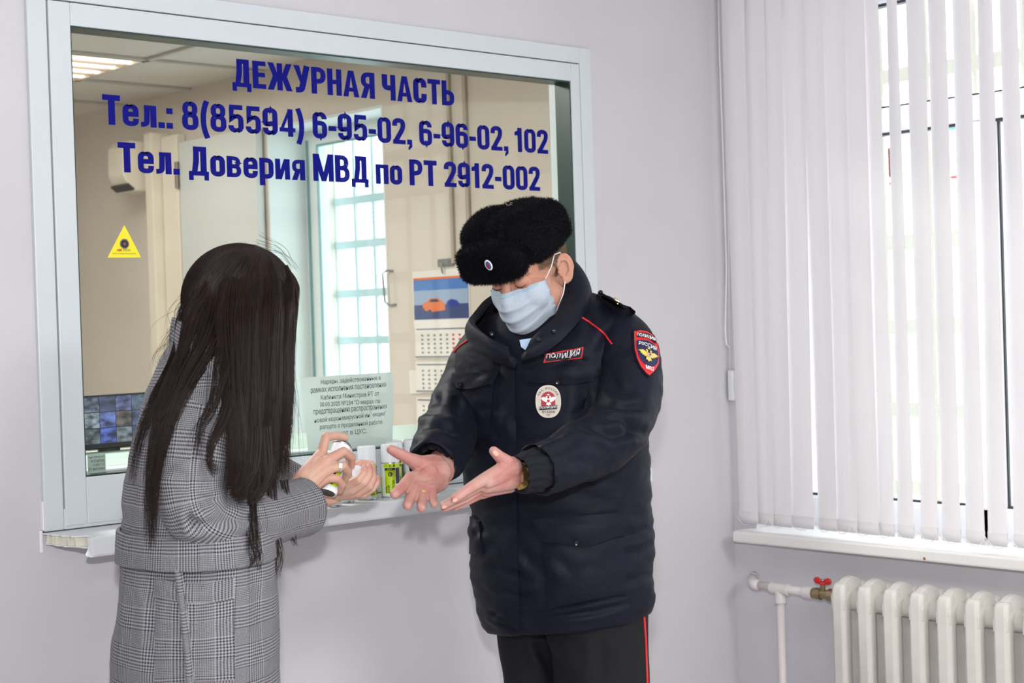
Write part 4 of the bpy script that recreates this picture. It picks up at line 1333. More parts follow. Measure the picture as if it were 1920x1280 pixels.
def rumple(amp, scale, seed, stretch=(1, 1, 1)):
    def f(S, TH, P):
        q = P * np.asarray(stretch) * scale
        n = vnoise(q, seed) + 0.5 * vnoise(q * 2.1, seed + 1) + 0.25 * vnoise(q * 4.3, seed + 2)
        return amp * n
    return f
def skin_mat(name, col, red, sc=30):
    m = bpy.data.materials.new(name)
    m.use_nodes = True
    nt = m.node_tree
    b = nt.nodes['Principled BSDF']
    tc = nt.nodes.new('ShaderNodeTexCoord')
    n = nt.nodes.new('ShaderNodeTexNoise'); n.inputs['Scale'].default_value = sc; n.inputs['Detail'].default_value = 5
    nt.links.new(tc.outputs['Object'], n.inputs['Vector'])
    mx = nt.nodes.new('ShaderNodeMix'); mx.data_type = 'RGBA'
    mx.inputs[6].default_value = col; mx.inputs[7].default_value = red
    r = nt.nodes.new('ShaderNodeMapRange'); r.inputs[1].default_value = 0.35; r.inputs[2].default_value = 0.7
    nt.links.new(n.outputs['Fac'], r.inputs[0]); nt.links.new(r.outputs[0], mx.inputs[0])
    nt.links.new(mx.outputs[2], b.inputs['Base Color'])
    b.inputs['Roughness'].default_value = 0.5
    b.inputs['Specular IOR Level'].default_value = 0.35
    b.inputs['Subsurface Weight'].default_value = 0.12
    b.inputs['Subsurface Radius'].default_value = (0.008, 0.003, 0.0015)
    b.inputs['Subsurface Scale'].default_value = 0.5
    n2 = nt.nodes.new('ShaderNodeTexVoronoi'); n2.inputs['Scale'].default_value = 420
    nt.links.new(tc.outputs['Object'], n2.inputs['Vector'])
    bp = nt.nodes.new('ShaderNodeBump'); bp.inputs['Strength'].default_value = 0.12; bp.inputs['Distance'].default_value = 0.001
    nt.links.new(n2.outputs['Distance'], bp.inputs['Height']); nt.links.new(bp.outputs[0], b.inputs['Normal'])
    return m
def chain(mb, pts, radii, n=12):
    P = [W(*p) for p in pts]
    for i in range(len(P) - 1):
        mb.cap(P[i], P[i + 1], radii[i], radii[i + 1], n)
def join_parts(name, parts, parent, mats):
    v, f, mi = [], [], []
    for (pv, pf, k) in parts:
        n = len(v)
        v += list(pv); f += [tuple(i + n for i in a) for a in pf]; mi += [k] * len(pf)
    return mesh(name, v, f, None, parent, True, mats=mats, midx=mi)
class VSurf(Surf):
    def __init__(s, v, f):
        s.t = BVHTree.FromPolygons([tuple(p) for p in v], f)

# ================================================================== THE OFFICER
OD = 3.66
off = empty('person', (*(W(1040, 900, OD)[:2]), 0.0), 'person in navy police jacket, fur hat and face mask holding out both bare hands', 'person')
M_NAVY = mat('navy_nylon', (0.0058, 0.0066, 0.0150, 1), 0.56, spec=0.15, noise=0.12, nscale=14, bump=0.18, bscale=90, sheen=0.012)
M_NAVYD = mat('navy_lining', (0.006, 0.0065, 0.011, 1), 0.85, spec=0.2, bump=0.4, bscale=180)
M_TROU = mat('black_trouser_wool', (0.0075, 0.0075, 0.010, 1), 0.8, spec=0.25, bump=0.15, bscale=300)
M_KNIT = mat('navy_cuff', (0.007, 0.008, 0.013, 1), 0.8, spec=0.25, bump=0.3, bscale=120)
M_REDP = mat('red_piping', srgb(205, 30, 36), 0.55)
M_SILV = mat('silver_metal', srgb(205, 200, 194), 0.4, metal=0.4)
M_GOLD = mat('gold_metal', srgb(205, 178, 110), 0.28, metal=0.9)
M_SNAP = mat('dark_snap', (0.02, 0.02, 0.022, 1), 0.25, metal=0.6)
M_WHT = mat('white_thread', srgb(235, 235, 238), 0.6)
M_PNAVY = mat('patch_navy', srgb(30, 28, 70), 0.7)
M_PBLK = mat('patch_black', srgb(22, 22, 34), 0.7)
M_GOLDT = mat('gold_thread', srgb(222, 200, 96), 0.5)
M_SKINF = skin_mat('face_skin', srgb(196, 152, 128), srgb(192, 134, 114), 18)
M_SKINH = skin_mat('hand_skin_ruddy', srgb(192, 150, 140), srgb(186, 122, 114), 26)

c3 = lambda x, y: (820 + x / 3.557, 360 + y / 3.557)
c4 = lambda x, y: (760 + x / 3.556, 640 + y / 3.556)
c5 = lambda x, y: (760 + x / 3.556, 920 + y / 3.556)
c7 = lambda x, y: (720 + x / 6.857, 800 + y / 6.857)
PHI = math.radians(30)

# ---- torso of the padded jacket
rows = [(1163, 914, 1214), (1158, 906, 1220), (1146, 903, 1223), (1120, 894, 1225), (1080, 884, 1224), (1040, 880, 1222), (1000, 880, 1222), (950, 878, 1220),
        (900, 870, 1217), (850, 862, 1213), (800, 855, 1207), (740, 849, 1200), (690, 848, 1198), (660, 850, 1200), (634, 860, 1197), (612, 880, 1190),
        (594, 905, 1178), (578, 935, 1160), (565, 962, 1138), (554, 985, 1112)]
rb_of = lambda y: np.interp(y, [550, 600, 660, 760, 900, 1000, 1160], [0.8, 0.62, 0.60, 0.64, 0.72, 0.74, 0.70])
rings = bodyrings([(y, l, r, OD, rb_of(y)) for y, l, r in rows], OD, PHI, 0.7)
for i, (y, l, r) in enumerate(rows):
    k = np.clip((y - 1040) / 110, 0, 1)
    c_, a_, b_ = rings[i]
    rings[i] = (c_, a_ + ZU * 0.020 * k, b_ - ZU * 0.010 * k)
c0, a0, b0 = rings[0]
rings = [(c0 + ZU * 0.02, a0 * 0.9, b0 * 0.9)] + rings
tf = [([c5(780, 370), c5(860, 520), c5(960, 700)], 0.006, 9), ([c5(880, 400), c5(940, 560), c5(1010, 640)], 0.005, 8), ([c5(1000, 430), c5(1120, 560)], 0.004, 9),
      ([c5(640, 640), c5(760, 700), c5(900, 690)], 0.005, 8), ([c5(600, 500), c5(760, 540), c5(880, 640)], 0.004, 9), ([c5(1450, 290), c5(1540, 300), c5(1640, 240)], 0.004, 9),
      ([c5(1480, 420), c5(1580, 380), c5(1645, 330)], 0.003, 9), ([c5(1470, 620), c5(1560, 570), c5(1640, 560)], 0.003, 8), ([c5(540, 800), c5(620, 830), c5(720, 900)], 0.005, 6),
      ([c5(900, 850), c5(1100, 830), c5(1300, 800), c5(1500, 745)], 0.004, 5), ([c5(440, 150), c5(500, 260), c5(470, 330)], 0.006, 8), ([c5(930, 790), c5(1100, 755), c5(1300, 715), c5(1480, 690)], 0.0045, 4),
      ([c4(390, 520), c4(420, 640), c4(430, 800)], 0.005, 8), ([c4(720, 460), c4(730, 560), c4(735, 700)], 0.004, 6), ([c4(1180, 300), c4(1190, 420), c4(1150, 520)], 0.006, 9),
      ([c4(560, 560), c4(640, 640), c4(700, 700)], 0.003, 9), ([c4(640, 240), c4(600, 300), c4(560, 360)], 0.003, 7), ([c4(1000, 150), c4(1100, 120), c4(1240, 150)], 0.003, 10),
      ([c3(1240, 860), c3(1130, 980), c3(1080, 1100)], 0.006, 9), ([c3(960, 760), c3(1010, 830), c3(1020, 900)], 0.004, 9), ([c3(430, 1000), c3(440, 1120), c3(420, 1250)], 0.004, 8)]
jacket, PJ = loft('jacket', rings, M_NAVY, off, 120, 170, addf(pxfolds(tf), rumple(0.0045, 9, 3, (1, 1, 1.6)), rumple(0.0018, 26, 8, (1, 1, 2.2))), caps=(True, True))
SJ = Surf([PJ])

# ---- sleeves
pL = [(1120, 610, 3.62), (1165, 642, 3.57), (1181, 700, 3.52), (1176, 765, 3.47), (1146, 815, 3.41), (1093, 847, 3.35), (1045, 866, 3.30), (1006, 880, 3.26)]
rL = [0.060, 0.070, 0.072, 0.070, 0.068, 0.063, 0.059, 0.055]
lf = [([c4(1310, 430), c4(1460, 450), c4(1620, 440)], 0.006, 8), ([c4(1170, 550), c4(1300, 600), c4(1380, 640)], 0.006, 8),
      ([c4(1300, 520), c4(1430, 520), c4(1500, 570)], 0.007, 7), ([c4(830, 690), c4(960, 640), c4(1100, 590)], 0.004, 7),
      ([c4(1380, 640), c4(1500, 600), c4(1640, 620)], 0.006, 9), ([c4(1180, 640), c4(1060, 720), c4(900, 780)], 0.003, 11), ([c4(880, 850), c4(1100, 800), c4(1300, 790)], 0.003, 12),
      ([c4(1290, 150), c4(1260, 260), c4(1230, 400)], 0.006, 8), ([c4(1380, 250), c4(1420, 330), c4(1560, 360)], 0.004, 10), ([c4(890, 890), c4(1000, 960)], 0.004, 8)]
ringsL = hem_in(pathrings(pL, rL, 1.0, 60))
sleeveL, PSL = loft('sleeve', ringsL, M_NAVY, off, 84, 140, addf(pxfolds(lf), rumple(0.004, 13, 21), rumple(0.0016, 34, 5)))
pR = [(925, 640, 3.74), (893, 682, 3.75), (875, 733, 3.73), (857, 775, 3.68), (840, 810, 3.60), (826, 842, 3.50), (810, 871, 3.42)]
rR = [0.060, 0.066, 0.068, 0.068, 0.067, 0.061, 0.052]
rf = [([c4(105, 480), c4(200, 480), c4(300, 500)], 0.006, 7), ([c4(80, 575), c4(220, 560), c4(370, 600)], 0.008, 8), ([c4(150, 530), c4(250, 580), c4(340, 640)], 0.005, 7),
      ([c4(60, 620), c4(180, 610), c4(310, 640)], 0.005, 7), ([c4(90, 700), c4(200, 680), c4(340, 700)], 0.004, 9), ([c4(260, 330), c4(230, 400), c4(150, 440)], 0.005, 8), ([c4(340, 350), c4(350, 460), c4(365, 560)], 0.005, 8),
      ([c4(150, 740), c4(260, 800), c4(380, 800)], 0.004, 9)]
ringsR = hem_in(pathrings(pR, rR, 1.0, 60))
sleeveR, PSR = loft('sleeve', ringsR, M_NAVY, off, 84, 130, addf(pxfolds(rf), rumple(0.004, 13, 31), rumple(0.0016, 34, 6)))
SA = Surf([PJ, PSL, PSR])
SSL = Surf([PSL])
# gathered inner cuffs
gat = lambda S, TH, P: 0.0015 * np.sin(TH * 13 + 1.5 * np.sin(S * 90)) + 0.001 * np.sin(S * 200 + 2 * np.sin(3 * TH))
ic = hem_in(pathrings([(1020, 876, 3.275), (996, 884, 3.25), (973, 889, 3.232)], [0.048, 0.046, 0.040], 0.95, 14), 0.01, 0.8)
loft('inner_cuff', ic, M_KNIT, off, 90, 40, gat)
ic = hem_in(pathrings([(826, 846, 3.49), (818, 862, 3.45), (813, 872, 3.425)], [0.050, 0.048, 0.040], 0.95, 14), 0.01, 0.8)
loft('inner_cuff', ic, M_KNIT, off, 90, 30, gat)

# ---- collar standing up around the neck
cp = [((978, 672, 3.40), (999, 640, 3.415)), ((1012, 662, 3.40), (1022, 615, 3.43)), ((1046, 640, 3.42), (1042, 594, 3.475)), ((1080, 606, 3.48), (1059, 549, 3.565)), ((1104, 572, 3.57), (1068, 494, 3.635)),
      ((1096, 560, 3.68), (1048, 474, 3.70)), ((1030, 560, 3.78), (1000, 500, 3.78)), ((950, 585, 3.79), (950, 540, 3.77)), ((905, 610, 3.73), (917, 563, 3.69)), ((888, 634, 3.64), (893, 590, 3.61)),
      ((900, 655, 3.54), (886, 606, 3.53)), ((935, 674, 3.46), (915, 632, 3.45)), ((968, 684, 3.41), (952, 656, 3.42))]
B_ = np.array([W(*p[0]) for p in cp]); T_ = np.array([W(*p[1]) for p in cp])
t = np.linspace(0, len(cp) - 1, 90)
Bq, Tq = crom(B_, t), crom(T_, t)
nv_ = 14
ctr = (W(985, 570, 3.62))
G = np.zeros((nv_, 90, 3))
for i in range(nv_):
    w = i / (nv_ - 1)
    p = Bq * (1 - w) + Tq * w
    o_ = p - ctr; o_[:, 2] = 0; o_ /= np.linalg.norm(o_, axis=1, keepdims=True)
    G[i] = p + o_ * (0.014 * math.sin(pi * w) + 0.004 * vnoise(p * 18, 4)[:, None])
v = list(G.reshape(-1, 3)); f = grid_faces(nv_, 90, False)
col = mesh('collar', v, f, M_NAVY, off, True, mats=[M_NAVY, M_NAVYD])
so = col.modifiers.new('solid', 'SOLIDIFY'); so.thickness, so.offset = 0.014, 0.0
so.material_offset = 0
bv = col.modifiers.new('bevel', 'BEVEL'); bv.width, bv.segments, bv.limit_method = 0.005, 3, 'ANGLE'
# dark fleece lining inside the collar
li = G.copy()
o_ = ctr - li; o_[..., 2] = 0; o_ /= np.linalg.norm(o_, axis=2, keepdims=True)
li = li + o_ * 0.0095
li[-1] -= ZU * 0.006
mesh('collar_lining', list(li.reshape(-1, 3)), [a[::-1] for a in f], M_NAVYD, off, True)
# lapel flap of the open collar (his right) and neck opening
V_ = [W(*p) for p in ((887, 612, 3.525), (905, 640, 3.47), (945, 672, 3.42), (985, 690, 3.385), (1000, 662, 3.395), (978, 650, 3.42), (950, 640, 3.46), (925, 618, 3.50))]
# blue shirt collar showing at the throat
shp = [(974, 637, 3.435), (1001, 633, 3.425), (994, 640, 3.42), (985, 656, 3.41), (977, 650, 3.42)]
sv = [W(*p) for p in shp] + [W(p[0], p[1], p[2] + 0.012) for p in shp]
n = len(shp)
mesh('shirt_collar', sv, [tuple(range(n))[::-1], tuple(range(n, 2 * n))] + [(i, (i + 1) % n, (i + 1) % n + n, i + n) for i in range(n)], mat('pale_blue_shirt', srgb(176, 200, 232), 0.7), off)

# ---- flaps, pockets, placket
def flapshape(drop):
    return lambda u, v: (u, v * (1 + drop * (1 - abs(2 * u - 1) ** 1.6) * 1.0) / (1 + drop * 0.0))
pk = lay_panel(SJ, 'placket', [c4(640, 160), c4(735, 150), c5(765, 925), c5(612, 868)], M_NAVY, off, 6, 60, 0.0, 0.005)
lay_panel(SJ, 'chest_pocket', [c4(345, 315), c4(590, 300), c4(560, 640), c4(395, 660)], M_NAVY, off, 12, 14, 0.0, 0.003, puff=0.004)
lay_panel(SJ, 'pocket_flap', [c4(340, 215), c4(640, 205), c4(592, 300), c4(330, 302)], M_NAVY, off, 18, 10, 0.006, 0.006, shape=lambda u, v: (u, v * (0.86 + 0.34 * math.sin(pi * min(1, u * 1.1 + 0.05)) ** 1.2)))
lay_panel(SJ, 'chest_pocket', [c4(815, 290), c4(1235, 280), c4(1160, 560), c4(800, 655)], M_NAVY, off, 14, 14, 0.0, 0.003, puff=0.004)
lay_panel(SJ, 'pocket_flap', [c4(810, 190), c4(1280, 165), c4(1250, 265), c4(805, 270)], M_NAVY, off, 20, 10, 0.006, 0.006, shape=lambda u, v: (u, v * (0.95 + 0.25 * math.sin(pi * u) ** 1.2)))
lay_panel(SJ, 'side_pocket', [c5(900, 300), c5(1445, 285), c5(1480, 690), c5(960, 790)], M_NAVY, off, 18, 18, 0.0, 0.006, puff=0.010)
fl = lay_panel(SJ, 'pocket_flap', [c5(850, 190), c5(1420, 135), c5(1462, 288), c5(905, 320)], M_NAVY, off, 24, 12, 0.013, 0.007, shape=lambda u, v: (u, v * (0.98 + 0.42 * math.sin(pi * min(1, 0.06 + u * 0.94)) ** 1.3)), puff=0.005)
lay_panel(SJ, 'side_pocket', [c5(445, 170), c5(505, 200), c5(520, 420), c5(440, 420)], M_NAVY, off, 8, 10, 0.0, 0.006, puff=0.006)
# hem band
def snap(surf, x, y, r=0.0065, m=M_SNAP, off_=0.008, name='snap_button'):
    p, nrm = surf.hit(x, y, off_)
    nrm = 0.6 * nrm - 0.4 * VW; nrm /= np.linalg.norm(nrm)
    a = np.cross(nrm, ZU); a /= np.linalg.norm(a); b = np.cross(nrm, a)
    MB().lathe([(r, -0.004), (r, 0.001), (r * 0.85, 0.0025), (r * 0.45, 0.0018), (0.0003, 0.0018)], 20, p, axis=(a, b, nrm)).build(name, m, off, smooth=False, auto=True)
snap(SJ, *c4(400, 290), off_=0.015)
snap(SJ, *c4(1030, 262), off_=0.015)
snap(SJ, *c5(1155, 333), off_=0.027)
SC = VSurf([tuple(p) for p in G.reshape(-1, 3)], f)
for p in (c3(770, 948), c3(365, 945), c3(680, 1003)):
    snap(SC, *p, r=0.0055, off_=0.009)
# red piping
for pl in ([c3(918, 815), c3(960, 838), c3(1020, 876), c3(1075, 915), c3(1125, 962), c3(1165, 1016)], [c3(232, 975), c3(190, 1000), c3(150, 1030), c3(112, 1070)]):
    P = np.array(pl); q = crom(P, np.linspace(0, len(P) - 1, 24))
    MB().tube([SA.hit(x, y, 0.002)[0] for x, y in q], 0.0022, 7).build('red_piping', M_REDP, off, smooth=True)
# epaulette with its star and button
ep = [c3(1050, 690), c3(1100, 668), c3(1318, 790), c3(1240, 815)]
lay_panel(SA, 'epaulette', [(1117, 557), (1132, 554), (1191, 587), (1168, 592)], M_NAVYD, off, 16, 6, 0.002, 0.006)
q = np.array([1153.5, 566.5])
pts = [(q[0] + (8.2 if k % 2 == 0 else 3.2) * math.sin(2 * pi * k / 10), q[1] - (5.4 if k % 2 == 0 else 2.2) * math.cos(2 * pi * k / 10)) for k in range(10)]
st_o = lay_poly(SA, 'star', [pts], M_GOLD, off, 0.0125)
snap(SA, 1123, 556, 0.0055, off_=0.011)

# word patch on the chest
def outline(poly, k):
    c = np.mean(poly, axis=0)
    return [tuple(c + (np.array(p) - c) * k) for p in poly]
c8 = lambda x, y: (990 + x / 8.0, 640 + y / 8.0)
pc = [c8(275, 188), c8(838, 88), c8(815, 245), c8(240, 318)]
lay_panel(SJ, 'word_patch', [pc[0], pc[1], pc[2], pc[3]], M_REDP, off, 16, 6, 0.004, 0.003)
pc2 = [c8(292, 202), c8(818, 108), c8(800, 228), c8(265, 302)]
lay_panel(SJ, 'word_patch_field', pc2, M_PBLK, off, 16, 6, 0.0055, 0.003)
lay_text(SJ, 'word_patch_lettering', 'ПОЛИЦИЯ', [c8(300, 205), c8(792, 118), c8(772, 208), c8(282, 283)], M_WHT, off, 0.0105, bold=0.0, xbold=0.016)

# oval metal badge
ba, nb = SJ.hit(*c8(316, 900), 0.012)
nb = 0.65 * nb - 0.35 * VW; nb /= np.linalg.norm(nb)
bx = np.cross(ZU, nb); bx /= np.linalg.norm(bx)
if bx @ RT < 0: bx = -bx
by = np.cross(nb, bx)
if by[2] < 0: by = -by
bh = 0.0345; bw = 0.0275
def badge_poly(name, pts, z, m, th=0.0006):
    n = len(pts)
    v = [ba + bx * x + by * y + nb * z for x, y in pts] + [ba + bx * x + by * y + nb * (z - th) for x, y in pts]
    ff = [tuple(range(n)), tuple(range(2 * n - 1, n - 1, -1))] + [(i, i + n, (i + 1) % n + n, (i + 1) % n) for i in range(n)]
    return mesh(name, v, ff, m, off)
ov = [(math.copysign(abs(math.cos(a)) ** 0.85, math.cos(a)) * bw * 0.98, math.copysign(abs(math.sin(a)) ** 0.85, math.sin(a)) * bh) for a in np.linspace(0, 2 * pi, 48, endpoint=False)]
M_BADGE = mat('badge_metal', srgb(206, 196, 182), 0.5, metal=0.0, spec=0.5)
badge_poly('badge', ov, 0.0, M_BADGE, 0.004)
badge_poly('badge_rim', [(x * 1.03, y * 1.03) for x, y in ov], -0.0008, M_SILV, 0.003)
arch = [(-0.0155, -0.010), (0.0155, -0.010), (0.0155, 0.006)] + [(0.0155 * math.cos(a), 0.006 + 0.0155 * math.sin(a)) for a in np.linspace(0, pi, 16)[1:-1]] + [(-0.0155, 0.006)]
badge_poly('badge_red_field', arch, 0.0006, mat('ruby_enamel', srgb(170, 16, 34), 0.2, coat=0.5))
def eagle(s, dx, dy):
    """spread two-headed bird as flat shapes"""
    W_ = [(0.12, 0.1), (0.3, 0.32), (0.62, 0.42), (1.05, 0.22), (0.8, 0.12), (0.86, 0.02), (0.62, -0.02), (0.66, -0.14), (0.45, -0.14), (0.46, -0.26), (0.26, -0.22), (0.12, -0.3)]
    polys = [W_, [(-x, y) for x, y in W_][::-1],
             [(-0.17, 0.2), (-0.2, -0.25), (0, -0.5), (0.2, -0.25), (0.17, 0.2)],
             [(-0.24, -0.3), (-0.3, -0.62), (-0.12, -0.58), (0, -0.76), (0.12, -0.58), (0.3, -0.62), (0.24, -0.3)],
             [(0.02, 0.1), (0.16, 0.3), (0.1, 0.46), (0.22, 0.55), (0.36, 0.44), (0.26, 0.42), (0.28, 0.2)],
             [(-0.28, 0.2), (-0.26, 0.42), (-0.36, 0.44), (-0.22, 0.55), (-0.1, 0.46), (-0.16, 0.3), (-0.02, 0.1)],
             [(-0.12, 0.6), (0.12, 0.6), (0.16, 0.74), (0.06, 0.7), (0, 0.8), (-0.06, 0.7), (-0.16, 0.74)]]
    return [[(dx + x * s, dy + y * s) for x, y in p] for p in polys]
for i, p in enumerate(eagle(0.0175, 0.001, 0.003)):
    badge_poly('badge_bird', p, 0.0022 + 0.0003 * i, M_SILV, 0.0015)
badge_poly('badge_bird_shield', [(-0.002, 0.004), (0.004, 0.004), (0.004, 0.0), (0.001, -0.003), (-0.002, 0.0)], 0.0056, M_REDP)
badge_poly('badge_bar', [(-0.0195, -0.0185), (0.0195, -0.0165), (0.0195, -0.0085), (-0.0195, -0.0105)], 0.0030, M_PBLK)
def badge_text(s, x, y, w, h, z, m, bold=0.02, rot=0.0):
    cr, sr = math.cos(rot), math.sin(rot)
    return put_text('badge_lettering', s, ba + bx * x + by * y + nb * z, bx * cr + by * sr, by * cr - bx * sr, w, h, m, off, 0.0, bold)
badge_text('ПОЛИЦИЯ', -0.0182, -0.0168, 0.0364, 0.0058, 0.0033, M_WHT, 0.03, 0.05)
badge_text('014350', -0.0138, -0.0255, 0.028, 0.0052, 0.0007, M_BLK)
badge_text('ТАТ', -0.0055, -0.0318, 0.010, 0.0042, 0.0007, M_BLK)
s_ = 'МВД РОССИИ'
for i, ch in enumerate(s_):
    if ch == ' ': continue
    a = pi * 0.5 + 1.12 - 2.24 * i / (len(s_) - 1)
    rr = 0.0225
    x, y = rr * math.cos(a) * 0.92, 0.0055 + rr * math.sin(a)
    w_ = 0.0038
    r_ = a - pi / 2
    badge_text(ch, x - w_ / 2 * math.cos(r_), y - w_ / 2 * math.sin(r_) - 0.001, w_, 0.0044, 0.0007, M_BLK, 0.02, r_)

# shield patch on the sleeve
c9 = lambda x, y: (1100 + x / 7.111, 540 + y / 7.111)
def sh(pts): return [c9(*p) for p in pts]
shield = [(622, 590), (700, 578), (790, 592), (860, 640), (905, 720), (935, 820), (945, 920), (935, 1010), (905, 1080), (870, 1130), (820, 1178), (770, 1130), (710, 1050), (665, 950), (640, 840), (628, 700)]
def shgrid(name, poly, m, o, k=1.0, nc=7):
    c = np.mean(np.array(poly), axis=0)
    rows_ = []
    v, f = [], []
    n = len(poly)
    for j in range(nc):
        w = k * (1 - j / nc)
        for p in poly:
            x, y = c9(*(c + (np.array(p) - c) * w))
            v.append(SSL.hit(x, y, o)[0])
    v.append(SSL.hit(*c9(*c), o)[0])
    for j in range(nc - 1):
        for i in range(n):
            f.append((j * n + i, j * n + (i + 1) % n, (j + 1) * n + (i + 1) % n, (j + 1) * n + i))
    for i in range(n):
        f.append(((nc - 1) * n + i, (nc - 1) * n + (i + 1) % n, nc * n))
    return mesh(name, v, f, m, off)
def dens(poly, k=3):
    P = np.array(poly + [poly[0]], float)
    return [tuple(P[i] + (P[i + 1] - P[i]) * j / k) for i in range(len(poly)) for j in range(k)]
shgrid('shield_patch', dens([(598, 572), (700, 560), (800, 576), (880, 630), (925, 715), (952, 820), (962, 925), (950, 1020), (918, 1092), (880, 1146), (820, 1200), (758, 1140), (694, 1056), (646, 955), (620, 842), (606, 700)]), M_NAVYD, 0.0035)
shgrid('shield_patch_border', dens(shield), M_REDP, 0.0050)
shgrid('shield_patch_banner', dens([(652, 612), (712, 606), (788, 618), (850, 655), (885, 720), (897, 760), (850, 708), (780, 680), (700, 668), (655, 672)]), M_PBLK, 0.0062)
shgrid('shield_patch_field', dens([(650, 715), (720, 705), (790, 718), (855, 750), (905, 808), (925, 870), (930, 940), (915, 1010), (885, 1045), (830, 1060), (770, 1040), (715, 985), (680, 905), (655, 800)]), M_PNAVY, 0.0062)
lay_text(SSL, 'shield_patch_lettering', 'ПОЛИЦИЯ', [c9(655, 618), c9(878, 690), c9(890, 738), c9(655, 662)], M_WHT, off, 0.0078, bold=0.0, bend=0.22, xbold=0.02)
lay_text(SSL, 'shield_patch_lettering', 'РОССИЯ', [c9(678, 735), c9(900, 812), c9(896, 862), c9(682, 785)], M_WHT, off, 0.0078, bold=0.0, bend=0.3, xbold=0.02)
lay_text(SSL, 'shield_patch_lettering', 'МВД', [c9(764, 1045), c9(868, 1072), c9(860, 1130), c9(768, 1100)], M_WHT, off, 0.0078, bold=0.0, xbold=0.016)
eg = eagle(118, 0, 0)
for i, p in enumerate(eg):
    pp = [c9(800 + x * 1.0 + y * 0.0, 915 - y * 1.0 + x * 0.33) for x, y in p]
    lay_poly(SSL, 'shield_patch_bird', [pp], M_GOLDT, off, 0.0078 + 0.0003 * i)
lay_poly(SSL, 'shield_patch_bird_shield', [[c9(785 + 0, 890), c9(830, 898), c9(835, 930), c9(812, 955), c9(785, 935)]], M_SILV, off, 0.0104)
lay_poly(SSL, 'shield_patch_bird_shield', [[c9(795, 902), c9(822, 908), c9(822, 925), c9(808, 936), c9(797, 925)]], M_REDP, off, 0.0108)

# ---- trousers
def leg(rows, dep, name='trouser_leg', d1=None):
    rs = bodyrings(rows, dep, PHI, 1.0)
    return rs
zf = W(1000, 1280, 3.66)[2]
def leg_rings(top, x_at_floor, dep_floor, half_floor):
    rs = bodyrings(top, top[0][3], PHI, 0.95)
    c, a, b = rs[-1]
    L0 = np.linalg.norm(a)
    e = W(x_at_floor, 1280, dep_floor); e[2] = 0.03
    for k in (0.25, 0.5, 0.75, 1.0):
        p = c * (1 - k) + e * k
        r = L0 * (1 - k) + half_floor * k
        rs.append((p, a / L0 * r, b / np.linalg.norm(b) * r * 0.95))
    return rs
tl = [([c5(870, 980), c5(930, 1120), c5(1000, 1280)], 0.008, 9), ([c5(940, 1010), c5(1010, 1140), c5(1090, 1280)], 0.006, 10), ([c5(1300, 960), c5(1310, 1280)], 0.003, 12)]
lr = leg_rings([(1090, 930, 1060, 3.72), (1160, 930, 1055, 3.72), (1220, 935, 1050, 3.72), (1290, 945, 1046, 3.71)], 990, 3.70, 0.075)
loft('trouser_leg', lr, M_TROU, off, 60, 90, addf(pxfolds(tl), rumple(0.004, 8, 41, (1, 1, 0.5))), caps=(True, True))
ll = leg_rings([(1090, 1020, 1216, 3.62), (1160, 1022, 1215, 3.62), (1220, 1030, 1216, 3.62), (1290, 1042, 1219, 3.61)], 1135, 3.58, 0.08)
_, PLL = loft('trouser_leg', ll, M_TROU, off, 72, 90, addf(pxfolds(tl), rumple(0.004, 8, 42, (1, 1, 0.5))), caps=(True, True))
SL_ = Surf([PLL])
rp_ = []
for y in np.linspace(1146, 1290, 16):
    x = np.interp(y, [1146, 1200, 1280, 1290], [1206, 1210, 1213, 1213.5])
    rp_.append(SL_.hit(x, y, 0.001, 3.55)[0])
low = rp_[-1].copy(); low[2] = 0.05
MB().tube(rp_ + [rp_[-1] * 0.5 + low * 0.5, low], 0.0028, 7).build('red_piping', M_REDP, off, smooth=True)
frt = -math.sin(PHI) * RH - math.cos(PHI) * FH
latv = math.cos(PHI) * RH - math.sin(PHI) * FH
for e in (lr[-1][0], ll[-1][0]):
    s_ = MB(); e = e.copy(); e[2] = 0
    s_.ell(e + frt * 0.05 + ZU * 0.035, latv * 0.048, frt * 0.145, ZU * 0.035, 24, 12, 0.8)
    s_.ell(e + frt * 0.0 + ZU * 0.06, latv * 0.045, frt * 0.06, ZU * 0.05, 20, 10)
    v, f_ = remesh(s_, 0.006, 4)
    v[:, 2] = np.maximum(v[:, 2], 0.001)
    mesh('shoe', v, f_, mat('black_leather', (0.01, 0.01, 0.01, 1), 0.35), off, True)

# ---- head in its own frame (f forward, l his left, u up)
HC = W(989, 500, 3.58)
YW, PT, RL_ = math.radians(35), math.radians(27), math.radians(3.5)
fh = -math.sin(YW) * RH - math.cos(YW) * FH
hl_ = math.cos(YW) * RH - math.sin(YW) * FH
hf = math.cos(PT) * fh - math.sin(PT) * ZU
hu = math.sin(PT) * fh + math.cos(PT) * ZU
hl_, hu = hl_ * math.cos(RL_) + hu * math.sin(RL_), hu * math.cos(RL_) - hl_ * math.sin(RL_)
def hp_(f, l, u): return HC + hf * f + hl_ * l + hu * u
def hv(f, l, u): return hf * f + hl_ * l + hu * u
hm = MB()
def he(f, l, u, rf, rl, ru, e=1.0): hm.ell(hp_(f, l, u), hl_ * rl, hf * rf, hu * ru, 28, 18, e)
he(-0.01, 0, 0.03, 0.098, 0.078, 0.088)
he(0.035, 0, -0.045, 0.062, 0.066, 0.075)
he(0.052, 0, -0.098, 0.046, 0.045, 0.034)
